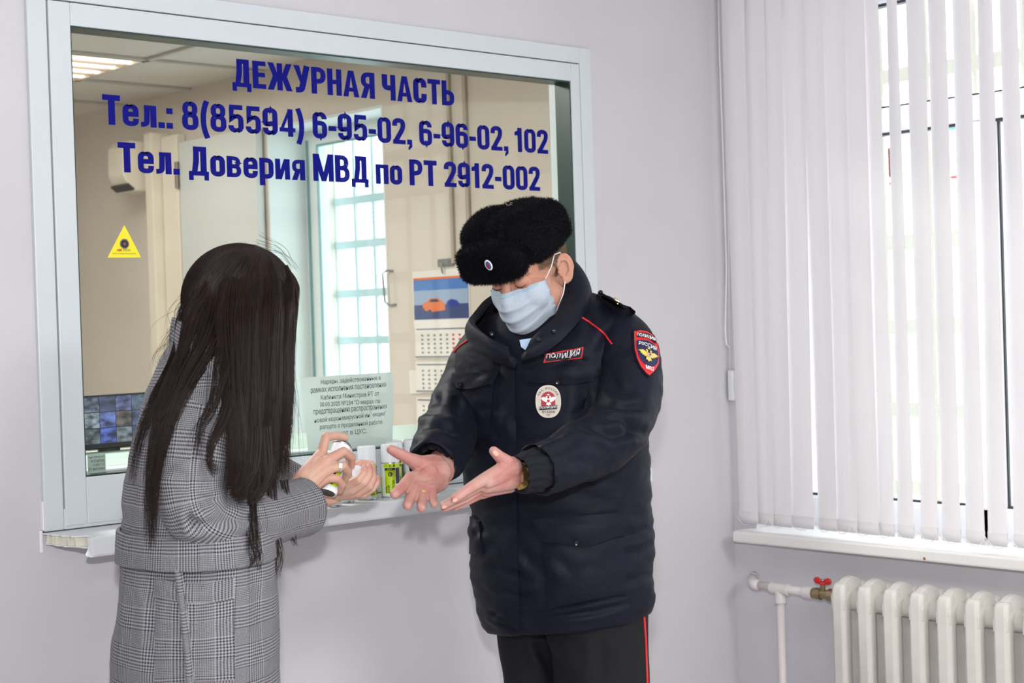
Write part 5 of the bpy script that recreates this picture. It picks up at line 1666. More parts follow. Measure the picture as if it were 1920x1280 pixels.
for s in (-1, 1):
    he(0.055, s * 0.036, -0.04, 0.038, 0.034, 0.042)
    he(0.02, s * 0.048, -0.075, 0.045, 0.026, 0.04)
    hm.cap(hp_(0.086, s * 0.014, 0.022), hp_(0.070, s * 0.050, 0.020), 0.013, 0.011)
    he(0.074, s * 0.031, -0.001, 0.0185, 0.019, 0.0165)
    # ear: rim, lobe, bowl
    for a in np.linspace(-0.35, 1.25, 11) * pi:
        pass
    eo = -hf * 0.72 + hl_ * s * 0.70
    eu = hu * 0.97 - hf * 0.2
    ec = hp_(-0.004, s * 0.0765, -0.020) + eo * 0.015
    er = [ec + eo * (0.0165 * math.cos(a) * (1.0 if math.sin(a) > -0.3 else 0.82)) + eu * (0.030 * math.sin(a)) for a in np.linspace(-0.72 * pi, 0.86 * pi, 17)]
    for i in range(16): hm.cap(er[i], er[i + 1], 0.0048, 0.0048, 8)
    en = np.cross(eo, eu); en /= np.linalg.norm(en)
    en = en * (1 if en @ hf > 0 else -1)
    hm.ell(ec - eo * 0.002 - en * 0.004, eo * 0.0165, eu * 0.029, en * 0.003, 20, 10)
    ah = [ec + eo * (0.009 * math.cos(a)) + eu * (0.002 + 0.018 * math.sin(a)) + en * 0.003 * (1 if en @ hf > 0 else -1) for a in np.linspace(-0.5 * pi, 0.6 * pi, 9)]
    for i in range(8): hm.cap(ah[i], ah[i + 1], 0.0028, 0.0028, 8)
    hm.ell(ec - eu * 0.026 - eo * 0.004, eo * 0.0095, eu * 0.010, en * 0.0052, 16, 10)
    hm.cap(ec - eo * 0.014 - eu * 0.004, ec - eo * 0.011 - eu * 0.012, 0.0055, 0.005, 8)
hm.cap(hp_(0.092, 0, 0.008), hp_(0.112, 0, -0.034), 0.0095, 0.0135)
for s in (-1, 1): hm.cap(hp_(0.100, s * 0.012, -0.037), hp_(0.09, s * 0.016, -0.036), 0.009, 0.009)
hm.cap(hp_(0.085, -0.018, -0.068), hp_(0.085, 0.018, -0.068), 0.012, 0.012)
hm.cap(hp_(-0.015, 0, -0.06), hp_(-0.035, 0, -0.10) - ZU * 0.07, 0.060, 0.064)
v, f_ = remesh(hm, 0.0021, 4, 0.5)
parts = [(v, f_, 0)]
SH = VSurf(v, f_)
# ---- hands
hr = MB()
wr = (826, 884, 3.405)
chain(hr, [(840, 830, 3.55), wr], [0.030, 0.030], 14)
chain(hr, [(822, 884, 3.385), (800, 880, 3.36)], [0.029, 0.025], 14)
chain(hr, [(820, 898, 3.37), (800, 905, 3.325)], [0.023, 0.019], 14)
chain(hr, [(805, 884, 3.35), (786, 905, 3.315)], [0.019, 0.017], 14)
RM = {'i': (769, 897, 3.31), 'm': (778, 914, 3.29), 'r': (793, 922, 3.288), 'p': (808, 917, 3.30)}
for k, q in RM.items():
    chain(hr, [(826 + (q[0] - 790) * 0.25, 882 + (q[1] - 905) * 0.4, 3.40), q], [0.021, 0.0125])
chain(hr, [(786, 892, 3.345), (812, 904, 3.345)], [0.016, 0.019])
chain(hr, [(772, 895, 3.318), (781, 909, 3.305), (793, 915, 3.302), (806, 911, 3.312)], [0.0135, 0.0135, 0.0135, 0.0135])
chain(hr, [(824, 903, 3.375), (812, 915, 3.32)], [0.021, 0.014])
chain(hr, [(815, 872, 3.395), (790, 872, 3.355), (768, 860, 3.33), (748, 850, 3.315), (733.5, 842.5, 3.305)], [0.024, 0.021, 0.0135, 0.0122, 0.0102])
chain(hr, [RM['i'], (755, 913, 3.262), (740, 926, 3.228)], [0.0138, 0.0122, 0.0105])
chain(hr, [RM['m'], (770, 933, 3.255), (764, 947, 3.222)], [0.0128, 0.0116, 0.0102])
chain(hr, [RM['r'], (791, 939, 3.255), (790, 952, 3.218)], [0.0122, 0.0110, 0.0096])
chain(hr, [RM['p'], (811, 934, 3.27), (814, 945, 3.238)], [0.0110, 0.0096, 0.0084])
vr, fr_ = remesh(hr, 0.0016, 5, 0.5)
parts.append((vr, fr_, 1))
hL = MB()
chain(hL, [(1030, 876, 3.34), (963, 892, 3.262)], [0.029, 0.028], 14)
chain(hL, [(955, 896, 3.248), (912, 910, 3.185)], [0.026, 0.017], 14)
chain(hL, [(952, 884, 3.235), (915, 902, 3.172)], [0.022, 0.015], 14)
chain(hL, [(955, 906, 3.262), (912, 919, 3.205)], [0.020, 0.014], 14)
LM = {'i': (908, 898, 3.165), 'm': (902, 908, 3.18), 'r': (899, 917, 3.20), 'p': (904, 924, 3.225)}
for k, q in LM.items():
    chain(hL, [(960, 886 + (q[1] - 910) * 0.9, 3.25 + (q[2] - 3.19) * 0.5), q], [0.022, 0.0130])
chain(hL, [(958, 878, 3.235), (950, 866, 3.215), (937, 856, 3.20), (926, 845.5, 3.19)], [0.022, 0.0150, 0.0122, 0.0100])
chain(hL, [(950, 872, 3.22), (918, 893, 3.17)], [0.015, 0.012])
chain(hL, [LM['i'], (882, 914, 3.135), (853, 934, 3.115)], [0.0130, 0.0110, 0.0088])
chain(hL, [LM['m'], (870, 927, 3.155), (832, 946.5, 3.135)], [0.0120, 0.0106, 0.0085])
chain(hL, [LM['r'], (872, 935, 3.18), (834, 952, 3.16)], [0.0116, 0.0102, 0.0084])
chain(hL, [LM['p'], (882, 936, 3.205), (853, 950, 3.19)], [0.0108, 0.0094, 0.0080])
vl, fl_ = remesh(hL, 0.0016, 5, 0.5)
parts.append((vl, fl_, 1))
# the body inside the clothes
bb = MB()
bb.cap(W(1045, 1000, OD), W(1030, 700, OD), 0.12, 0.12).cap(W(930, 640, 3.74), W(1130, 640, 3.60), 0.055, 0.055)
bb.cap(W(1025, 640, 3.68), W(1005, 580, 3.66), 0.075, 0.06)
for pts, r in ((pL, 0.035), (pR, 0.035)):
    for i in range(len(pts) - 3): bb.cap(W(*pts[i]), W(*pts[i + 1]), r, r)
for rs in (lr, ll):
    bb.cap(rs[2][0], rs[-1][0] + ZU * 0.06, 0.055, 0.035)
v, f_ = remesh(bb, 0.012, 3)
parts.append((v, f_, 0))
join_parts('body', parts, off, [M_SKINF, M_SKINH])
SHR, SHL = VSurf(vr, fr_), VSurf(vl, fl_)
M_NAIL = mat('fingernail', srgb(232, 176, 160), 0.25, coat=0.3)
def nail(surf, x, y, rx, ry, ang, parent, m=None):
    p, nrm = surf.hit(x, y, -0.0004)
    a = RT * math.cos(ang) - UP * math.sin(ang); a = a - nrm * (a @ nrm); a /= np.linalg.norm(a)
    b = np.cross(nrm, a)
    MB().ell(p, a * rx, b * ry, nrm * 0.0012, 14, 8, 0.9).build('fingernail', m or M_NAIL, parent, smooth=True)
nail(SHL, 929.5, 850, 0.0075, 0.0045, 0.75, off)
nail(SHL, 853, 938, 0.0055, 0.004, -0.6, off)
nail(SHL, 833, 951, 0.0055, 0.004, -0.4, off)
# wedding ring, watch
def band(parent, name, c, axis, R_, r, m, flat=1.0, n=36):
    axis = axis / np.linalg.norm(axis)
    a = np.cross(axis, ZU); a /= np.linalg.norm(a); b = np.cross(axis, a)
    return MB().tube([c + a * R_ * math.cos(t) + b * R_ * math.sin(t) for t in np.linspace(0, 2 * pi, n, endpoint=False)], r, 8, closed=True).build(name, m, parent, smooth=True)
A, B = W(*RM['r']), W(791, 939, 3.255)
band(off, 'wedding_ring', A * 0.62 + B * 0.38, B - A, 0.0112, 0.0016, M_GOLD)
A, B = W(963, 892, 3.262), W(1000, 884, 3.30)
wd = (B - A) / np.linalg.norm(B - A)
wc = A + wd * 0.006
a_ = np.cross(wd, ZU); a_ /= np.linalg.norm(a_); b_ = np.cross(wd, a_)
for k in range(26):
    t = 2 * pi * k / 26
    nrm = a_ * math.cos(t) + b_ * math.sin(t)
    tg = -a_ * math.sin(t) + b_ * math.cos(t)
    MB().obox(wc + nrm * 0.0295, wd * 0.0065, tg * 0.0032, nrm * 0.0016).build('watch_link', M_GOLD, off)
p = W(963, 915, 3.235)
wn_ = p - wc; wn_ -= wd * (wn_ @ wd); wn_ /= np.linalg.norm(wn_)
wt_ = np.cross(wd, wn_)
MB().lathe([(0.0165, -0.003), (0.0172, 0.002), (0.0155, 0.006), (0.013, 0.0065)], 8, wc + wn_ * 0.030, axis=(wd, wt_, wn_)).build('watch_case', M_GOLD, off, auto=True)
MB().lathe([(0.0125, 0.0), (0.0125, 0.0008)], 24, wc + wn_ * 0.0365, axis=(wd, wt_, wn_)).build('watch_dial', mat('watch_dial', srgb(214, 196, 140), 0.3, metal=0.5), off)

# eyelid slits, brows
for s in (-1, 1):
    pts = []
    for t in np.linspace(-1, 1, 9):
        l = s * 0.031 + 0.0145 * t
        o0 = hp_(0.16, l, -0.006 - 0.0035 * (1 - t * t))
        h = SH.t.ray_cast(Vector(o0), Vector(-hf))
        pts.append(np.array(h[0]) + hf * 0.0004 if h[0] is not None else hp_(0.09, l, -0.006))
    MB().tube(pts, [0.0006 + 0.0007 * math.sin(pi * i / 8) for i in range(9)], 6).build('eyelashes', mat('lash_brown', srgb(84, 50, 40), 0.8), off, smooth=True)
    br = MB()
    for k in range(70):
        l = s * (0.014 + 0.034 * random.random())
        o0 = hp_(0.16, l, 0.016 + 0.006 * random.random() - 0.05 * max(0, abs(l) - 0.036))
        h = SH.t.ray_cast(Vector(o0), Vector(-hf))
        if h[0] is None: continue
        p = np.array(h[0])
        d = hl_ * s * 0.007 + hu * random.uniform(-0.001, 0.003)
        br.tube([p, p + d * 0.5 + hf * 0.0012, p + d], [0.0005, 0.0004, 0.0001], 3)
    br.build('eyebrow', mat('brow_brown', srgb(150, 104, 78), 0.8), off)['kind'] = 'stuff'
# short hair below the hat
hb = MB(); hb.ell(hp_(-0.012, 0, 0.028), hl_ * 0.0815, hf * 0.1005, hu * 0.091, 40, 26)
V0 = np.array(hb.v); 
loc = np.stack([(V0 - HC) @ hf, (V0 - HC) @ hl_, (V0 - HC) @ hu], 1)
ok = lambda p: p[2] > (-0.004 if p[0] > -0.005 else -0.06 + 0.0 * p[0]) and p[0] < 0.047 and p[2] > -0.06
keep = [f for f in hb.f if all(ok(loc[i]) for i in f)]
mesh('hair', V0, keep, mat('short_brown_hair', srgb(104, 80, 62), 0.7, noise=0.3, nscale=300), off, True)
sh_ = MB()
for k in range(900):
    a, bq = random.uniform(-0.07, 0.045), random.uniform(-0.02, 0.04)
    s = 1 if random.random() < 0.7 else -1
    if bq < -0.004 + max(0, a) * 0.3: continue
    q = 1 - ((a + 0.012) / 0.1005) ** 2 - ((bq - 0.028) / 0.091) ** 2
    if q <= 0: continue
    p = hp_(a, s * 0.0815 * math.sqrt(q), bq)
    d = -hu * 0.008 - hf * 0.005 + hl_ * s * 0.002
    sh_.tube([p, p + d], [0.0005, 0.0001], 3)
sh_.build('hair_strands', mat('short_brown_hair2', srgb(120, 92, 70), 0.6), off)['kind'] = 'stuff'

# ---- medical mask
nu_, nv_ = 41, 33
G = np.zeros((nv_, nu_, 3))
for i in range(nv_):
    t = i / (nv_ - 1)
    fc = np.interp(t, [0, 0.3, 0.55, 0.8, 1.0], [0.103, 0.126, 0.124, 0.116, 0.088])
    for j in range(nu_):
        s = 2 * j / (nu_ - 1) - 1
        uc = -0.010 - 0.122 * t
        us = -0.016 - 0.074 * t - 0.006 * t * t
        k = abs(s) ** 2.2
        u = uc * (1 - k) + us * k
        l = s * (0.070 - 0.012 * max(0, t - 0.55) / 0.45 * 1.0)
        f_e = 0.047 - 0.004 * t
        ff = f_e + (fc - f_e) * max(0.0, math.cos(pi / 2 * s)) ** 0.78
        ff += 0.010 * math.exp(-(s / 0.2) ** 2) * max(0, 1 - t * 2.2) 
        pl = 0.0
        for t0 in (0.26, 0.5, 0.72):
            x = (t - t0) / 0.10
            if 0 <= x < 1: pl += 0.0085 * (1 - x)
        ff += pl * (1 - 0.3 * abs(s)) + 0.0012 * float(vnoise(np.array([s * 5 + 3 * t, t * 9, 2.0]), 5)) * 1.4
        if j in (0, nu_ - 1): ff -= 0.002
        G[i, j] = hp_(ff, l, u)
for i in range(nv_):
    for j in range(nu_):
        h = SH.t.find_nearest(Vector(G[i, j]))
        if h[0] is not None:
            nn_ = np.array(h[1]); q_ = np.array(h[0])
            if (G[i, j] - q_) @ nn_ < 0.0035: G[i, j] = q_ + nn_ * 0.0035
for _ in range(1):
    G[1:-1, 1:-1] = 0.5 * G[1:-1, 1:-1] + 0.125 * (G[:-2, 1:-1] + G[2:, 1:-1] + G[1:-1, :-2] + G[1:-1, 2:])
f = grid_faces(nv_, nu_, False)
M_MASK = mat('mask_blue_nonwoven', srgb(184, 195, 208), 0.8, spec=0.15, noise=0.035, nscale=30, bump=0.25, bscale=160)
mk = mesh('face_mask', list(G.reshape(-1, 3)), f, M_MASK, off, True)
sm = mk.modifiers.new('solid', 'SOLIDIFY'); sm.thickness, sm.offset = 0.0018, 1
MB().tube([G[2, j] + hf * 0.0015 for j in range(3, nu_ - 3)], 0.0018, 6).build('nose_wire_ridge', mat('mask_band', srgb(176, 208, 232), 0.8), off, smooth=True)
M_ELAS = mat('white_elastic', srgb(240, 240, 240), 0.6)
for jj, s in ((nu_ - 1, 1), (0, -1)):
    er1 = hp_(0.002, s * 0.084, 0.022); er2 = hp_(-0.004, s * 0.084, -0.044)
    MB().tube([G[0, jj], G[0, jj] * 0.5 + er1 * 0.5 + hl_ * s * 0.004, er1, hp_(-0.022, s * 0.083, 0.015), hp_(-0.03, s * 0.079, -0.01), hp_(-0.02, s * 0.078, -0.036), er2, G[nv_ - 8, jj] * 0.5 + er2 * 0.5 + hl_ * s * 0.008 - hu * 0.003, G[nv_ - 3, jj]], 0.0012, 6).build('ear_loop', M_ELAS, off, smooth=True)

# ---- fur hat
hm = MB()
he(-0.004, 0, 0.092, 0.104, 0.086, 0.052, 0.85)
he(0.010, 0, 0.104, 0.082, 0.050, 0.042, 0.85)
he(0.114, 0.0, 0.068, 0.030, 0.088, 0.046, 0.6)
he(0.085, 0.0, 0.072, 0.030, 0.082, 0.040, 0.7)
for s in (-1, 1):
    he(-0.006, s * 0.064, 0.078, 0.092, 0.031, 0.058, 0.72)
    he(0.016, s * (0.046 if s > 0 else 0.056), 0.104, 0.080, 0.044, 0.043, 0.78)
he(-0.10, 0, 0.060, 0.026, 0.076, 0.052, 0.7)
v, f_ = remesh(hm, 0.005, 5, 0.5)
v += (0.003 * vnoise(v * 22, 9) + 0.0015 * vnoise(v * 60, 10))[:, None] * (v - hp_(0, 0, 0.08)) / np.linalg.norm(v - hp_(0, 0, 0.08), axis=1, keepdims=True)
M_FUR = mat('black_fur', (0.003, 0.003, 0.0045, 1), 0.85, spec=0.1, bump=0.5, bscale=150)
fh_o = mesh('fur_hat', v, f_, M_FUR, off, True)
me = fh_o.data
NV = len(me.vertices)
nrm = np.zeros(NV * 3, np.float32); me.vertices.foreach_get('normal', nrm); nrm = nrm.reshape(-1, 3)
idx = RNG.integers(0, NV, 60000)
pp = v[idx] + RNG.normal(0, 0.0016, (len(idx), 3)); nn = nrm[idx]
fl = np.stack([vnoise(pp * 25, 1), vnoise(pp * 25, 2), vnoise(pp * 25, 3)], 1) * 0.55 + RNG.normal(0, 0.22, (len(idx), 3))
dr = nn + fl - hu * 0.25; dr /= np.linalg.norm(dr, axis=1, keepdims=True)
ln = RNG.uniform(0.003, 0.006, (len(idx), 1))
sd = np.cross(dr, RNG.normal(0, 1, (len(idx), 3))); sd /= np.linalg.norm(sd, axis=1, keepdims=True)
VV = np.stack([pp - sd * 0.0005 - nn * 0.002, pp + sd * 0.0005 - nn * 0.002, pp + dr * ln], 1).reshape(-1, 3)
FF = np.arange(len(VV)).reshape(-1, 3)
mesh('fur_pile', VV, FF.tolist(), mat('black_fur_hair', (0.0036, 0.0036, 0.0055, 1), 0.6, spec=0.14), off)['kind'] = 'stuff'
SHT = VSurf(v, f_)
cpos, cn = SHT.hit(918.5, 494.5, 0.006)
cn = 0.5 * cn + 0.5 * hf; cn /= np.linalg.norm(cn)
a = np.cross(cn, hu); a /= np.linalg.norm(a)
if a @ RT < 0: a = -a
b = np.cross(a, cn)
if b[2] < 0: b = -b
def cock(name, sx, sy, z, m):
    MB().ell(cpos + cn * z, a * sx, b * sy, cn * 0.0016, 24, 8).build(name, m, off, smooth=True)
cock('cockade', 0.0095, 0.0128, 0.0, mat('cockade_white', srgb(232, 234, 238), 0.3))
cock('cockade_blue', 0.0066, 0.0095, 0.0012, mat('cockade_blue_enamel', srgb(48, 88, 140), 0.25))
cock('cockade_red', 0.0036, 0.0058, 0.0026, mat('cockade_red_enamel', srgb(150, 24, 40), 0.25))
# tie knot at the top of the hat
kp, kn = SHT.hit(*c3(485, 96), 0.003)
tk = MB()
for k in range(3): tk.tube([kp, kp + RT * random.uniform(-0.008, 0.008) + UP * random.uniform(-0.006, 0.008) + kn * 0.004, kp + RT * random.uniform(-0.012, 0.012) + UP * random.uniform(-0.01, 0.006) + kn * 0.003], 0.0009, 5)
tk.build('tie_lace', mat('lace_grey', srgb(150, 140, 130), 0.6), off, smooth=True)
# ================================================================== THE WOMAN
WD = 3.10
wom = empty('person', (*(W(370, 1000, WD)[:2]), 0.0), 'long-haired person in a grey checked coat spraying from a can, seen from behind', 'person')

def tweed(name, scale=1.0):
    m = bpy.data.materials.new(name)
    m.use_nodes = True
    nt = m.node_tree
    b = nt.nodes['Principled BSDF']
    N = lambda t: nt.nodes.new(t)
    uv = N('ShaderNodeUVMap')
    sep = N('ShaderNodeSeparateXYZ')
    # a slight waviness of the weave
    nz = N('ShaderNodeTexNoise'); nz.inputs['Scale'].default_value = 18
    nt.links.new(uv.outputs[0], nz.inputs['Vector'])
    va = N('ShaderNodeVectorMath'); va.operation = 'MULTIPLY_ADD'
    va.inputs[1].default_value = (0.004, 0.004, 0)
    nt.links.new(nz.outputs['Color'], va.inputs[0]); nt.links.new(uv.outputs[0], va.inputs[2])
    nt.links.new(va.outputs[0], sep.inputs[0])
    def M(op, a, c=None):
        n = N('ShaderNodeMath'); n.operation = op
        for i, q in enumerate((a, c)):
            if q is None: continue
            if isinstance(q, (int, float)): n.inputs[i].default_value = q
            else: nt.links.new(q, n.inputs[i])
        return n.outputs[0]
    P = 0.074 * scale
    def threads(c):
        fr = M('FRACT', M('DIVIDE', c, P))
        zone = M('GREATER_THAN', fr, 0.45)                       # broad-stripe half against fine-stripe half
        coarse = M('GREATER_THAN', M('FRACT', M('DIVIDE', c, 0.0058 * scale)), 0.5)
        fine = M('GREATER_THAN', M('FRACT', M('DIVIDE', c, 0.0030 * scale)), 0.5)
        return M('ADD', M('MULTIPLY', zone, coarse), M('MULTIPLY', M('SUBTRACT', 1.0, zone), fine))
    wu, wv = threads(sep.outputs[0]), threads(sep.outputs[1])
    tw = M('FRACT', M('DIVIDE', M('ADD', sep.outputs[0], sep.outputs[1]), 0.0019 * scale))
    pick = M('GREATER_THAN', tw, 0.5)
    mixv = M('ADD', M('MULTIPLY', pick, wu), M('MULTIPLY', M('SUBTRACT', 1.0, pick), wv))
    soft = M('ADD', M('MULTIPLY', mixv, 0.5), M('MULTIPLY', M('ADD', wu, wv), 0.25))
    fz = N('ShaderNodeTexNoise'); fz.inputs['Scale'].default_value = 700; fz.inputs['Detail'].default_value = 3
    nt.links.new(uv.outputs[0], fz.inputs['Vector'])
    soft2 = M('ADD', soft, M('MULTIPLY', M('SUBTRACT', fz.outputs['Fac'], 0.5), 0.35))
    cr = N('ShaderNodeMix'); cr.data_type = 'RGBA'
    cr.inputs[6].default_value = srgb(30, 33, 43); cr.inputs[7].default_value = srgb(164, 163, 167)
    nt.links.new(soft2, cr.inputs[0])
    nt.links.new(cr.outputs[2], b.inputs['Base Color'])
    b.inputs['Roughness'].default_value = 0.95
    b.inputs['Specular IOR Level'].default_value = 0.1
    b.inputs['Sheen Weight'].default_value = 0.05
    bp = N('ShaderNodeBump'); bp.inputs['Strength'].default_value = 0.5; bp.inputs['Distance'].default_value = 0.0015
    nt.links.new(soft2, bp.inputs['Height']); nt.links.new(bp.outputs[0], b.inputs['Normal'])
    return m
M_TW = tweed('checked_wool')
M_SKINW = skin_mat('fair_skin', srgb(206, 168, 148), srgb(200, 148, 132), 26)
c6 = lambda x, y: (60 + x / 2.909, 840 + y / 2.909)
ch = lambda x, y: (540 + x / 7.111, 780 + y / 7.111)

PHW = math.radians(-74)      # faces to the right along the counter, a little away
def wrings(rows, rb):
    """profile rings: half thickness from the silhouette, half breadth along the view"""
    out = []
    for row in rows:
        y, L, R_, B = row[:4]
        d = row[4] if len(row) > 4 else WD
        h = (R_ - L) / 2 * d / FPX
        out.append((W((L + R_) / 2, y, d), RH * h, -FH * B + RH * 0.03))
    return out
# ---- coat body
up_rows = [(1036, 226, 520, 0.185), (1012, 226, 514, 0.182), (985, 227, 510, 0.18), (940, 231, 506, 0.18), (900, 237, 504, 0.182), (860, 243, 502, 0.186), (820, 249, 500, 0.19), (780, 256, 497, 0.195), (745, 266, 492, 0.195), (715, 277, 486, 0.185), (690, 289, 478, 0.165), (665, 303, 468, 0.135), (645, 318, 458, 0.105), (625, 332, 446, 0.085), (605, 345, 434, 0.072)]
wf = [([c6(560, 100), c6(540, 250), c6(520, 380)], 0.004, 8), ([(262, 760), (256, 840), (246, 940)], 0.003, 8)]
coat, PC = loft('coat', wrings(up_rows, 1), M_TW, wom, 110, 120, addf(pxfolds(wf), rumple(0.004, 9, 51), rumple(0.0015, 26, 52)), uvr=0.17, caps=(True, True))
z0 = W(370, 1285, WD)
skirt_rows = [(1010, 225, 512, 0.178), (1030, 224, 518, 0.182), (1060, 222, 520, 0.19), (1100, 218, 521, 0.196), (1150, 214, 522, 0.202), (1210, 210, 524, 0.208), (1290, 207, 527, 0.215), (1450, 196, 535, 0.225), (1620, 186, 544, 0.235), (1780, 180, 552, 0.24), (1800, 184, 548, 0.235)]
wf2 = [([c6(830, 600), c6(850, 760), c6(862, 1000), c6(880, 1290)], 0.0, 5), ([c6(480, 620), c6(460, 800), c6(440, 1000)], 0.004, 10), ([c6(1200, 620), c6(1230, 800), c6(1250, 1100)], 0.003, 12), ([c6(640, 590), c6(650, 800), c6(650, 1200)], 0.003, 9)]
skirt, PK = loft('coat_skirt', wrings(skirt_rows, 1), M_TW, wom, 110, 110, addf(pxfolds(wf2), rumple(0.005, 6, 53, (1, 1, 0.5)), rumple(0.0012, 26, 54)), uvr=0.17, caps=(True, True))
SKW = Surf([PC, PK]); SKK = Surf([PK])
# back-panel overlap edge: a piped seam running down the skirt
ed = [c6(768, 580), c6(800, 660), c6(815, 760), c6(832, 900), c6(845, 1020), c6(858, 1150), c6(866, 1285)]
P = np.array(ed); q = crom(P, np.linspace(0, len(P) - 1, 40))
def ribbon(surf, name, pts, w, lift, m, parent):
    """a folded cloth edge following a pixel line"""
    v, f, uvs = [], [], []
    n = len(pts); L = 0
    prev = None
    prof = [(-1, 0.0), (-0.7, 0.8), (-0.1, 1.0), (0.6, 0.75), (1.0, 0.0)]
    for i, (x, y) in enumerate(pts):
        p, nrm = surf.hit(x, y, 0.0)
        x2, y2 = pts[min(i + 1, n - 1)]; x1, y1 = pts[max(i - 1, 0)]
        d = RT * (x2 - x1) - UP * (y2 - y1); d /= np.linalg.norm(d)
        s = np.cross(d, -VW); s /= np.linalg.norm(s)
        if prev is not None: L += np.linalg.norm(p - prev)
        prev = p
        for k, (a, h) in enumerate(prof):
            v.append(p + s * a * w - VW * (h * lift - 0.003)); uvs.append((a * w * 1.5 + 0.02, L))
    k = len(prof)
    for i in range(n - 1):
        for j in range(k - 1):
            f.append((i * k + j, i * k + j + 1, (i + 1) * k + j + 1, (i + 1) * k + j))
    return mesh(name, v, f, m, parent, True, uvs=uvs)
ribbon(SKK, 'wrap_edge', q, 0.009, 0.027, M_TW, wom)
# belt
br_ = wrings([(1044, 222, 516, 0.190), (1043, 215, 524, 0.202), (1018, 216, 521, 0.201), (990, 218, 517, 0.196), (985, 220, 514, 0.192), (985, 225, 509, 0.182)], 1)
for i, (c, a, b) in enumerate(br_):          # the belt dips towards the front
    pass
belt, PB = loft('belt', br_, M_TW, wom, 110, 26, rumple(0.002, 14, 55), uvr=0.17)
# patch pocket with a welted top
lay_panel(SKK, 'patch_pocket', [c6(685, 715), c6(1100, 705), c6(1105, 1260), c6(670, 1285)], M_TW, wom, 16, 18, 0.0, 0.004, shape=lambda u, v: (u, v + 0.06 * math.sin(pi * u) * (1 - v)), puff=0.006)
lay_panel(SKK, 'pocket_welt', [c6(680, 712), c6(1102, 703), c6(1100, 820), c6(678, 812)], M_TW, wom, 16, 6, 0.004, 0.004, shape=lambda u, v: (u, v + 0.28 * math.sin(pi * u)), puff=0.006)
# ---- sleeves
pa = [(405, 690, 3.06), (388, 722, 3.01), (374, 780, 2.965), (362, 850, 2.94), (358, 915, 2.935), (372, 962, 2.94), (418, 982, 2.98), (480, 974, 3.07), (535, 958, 3.16), (568, 948, 3.21)]
ra = [0.045, 0.060, 0.066, 0.066, 0.065, 0.063, 0.060, 0.058, 0.059, 0.060]
sf = [([c6(870, 300), c6(930, 330), c6(990, 290)], 0.006, 7), ([c6(850, 330), c6(880, 420), c6(950, 410)], 0.007, 7), ([c6(900, 280), c6(960, 270), c6(1010, 290)], 0.005, 6), ([c6(800, 430), c6(860, 400), c6(940, 430)], 0.005, 8),
      ([c6(680, 130), c6(760, 120), c6(850, 160)], 0.003, 9), ([c6(960, 430), c6(1100, 390), c6(1300, 350)], 0.003, 8)]
rs = pathrings(pa, ra, 1.0, 70)
slw, PSW = loft('sleeve', hem_in(rs, 0.03, 0.86), M_TW, wom, 90, 150, addf(pxfolds(sf), rumple(0.003, 12, 61)), uvr=0.066)
pb = [(455, 740, 3.22), (468, 820, 3.29), (495, 885, 3.35), (540, 912, 3.385), (576, 930, 3.405), (595, 946, 3.415)]
rb2 = [0.05, 0.056, 0.054, 0.05, 0.047, 0.046]
loft('sleeve', hem_in(pathrings(pb, rb2, 1.0, 50), 0.03, 0.86), M_TW, wom, 70, 90, rumple(0.003, 12, 62), uvr=0.06)
# vertical seam along the sleeve
sm_ = [(357, 712), (354, 760), (353, 830), (355, 880), (358, 915)]
# ---- collar folded at the nape
cl = [((330, 662, 3.10), (326, 600, 3.10)), ((322, 672, 3.03), (330, 596, 3.05)), ((348, 690, 2.96), (352, 612, 2.99)), ((392, 705, 2.93), (390, 640, 2.96)), ((440, 715, 2.95), (432, 660, 2.98)), ((470, 715, 3.0), (466, 660, 3.02))]
B_ = np.array([W(*p[0]) for p in cl]); T_ = np.array([W(*p[1]) for p in cl])
t = np.linspace(0, len(cl) - 1, 60); Bq, Tq = crom(B_, t), crom(T_, t)
Gc = np.zeros((14, 60, 3)); uvc = np.zeros((14, 60, 2))
for i in range(14):
    w = i / 13
    Gc[i] = Bq * (1 - w) + Tq * w - FH * (0.012 * math.sin(pi * w))
    uvc[i, :, 0] = t * 0.05; uvc[i, :, 1] = w * 0.075
co = mesh('collar', list(Gc.reshape(-1, 3)), grid_faces(14, 60, False), M_TW, wom, True, uvs=uvc.reshape(-1, 2))
so = co.modifiers.new('solid', 'SOLIDIFY'); so.thickness, so.offset = 0.010, 0

# ---- boots
for px, d in ((330, 3.02), (420, 3.18)):
    e = W(px, 1280, d); e[2] = 0
    s_ = MB()
    s_.cap(e + ZU * 0.36, e + ZU * 0.08, 0.05, 0.04).ell(e + RH * 0.06 + ZU * 0.045, RH * 0.12, FH * 0.042, ZU * 0.04, 24, 12, 0.85)
    s_.cap(e - RH * 0.03 + ZU * 0.06, e - RH * 0.035 + ZU * 0.012, 0.022, 0.016)
    v, f_ = remesh(s_, 0.006, 4); v[:, 2] = np.maximum(v[:, 2], 0.001)
    mesh('boot', v, f_, mat('black_leather', (0.01, 0.01, 0.01, 1), 0.35), wom, True)

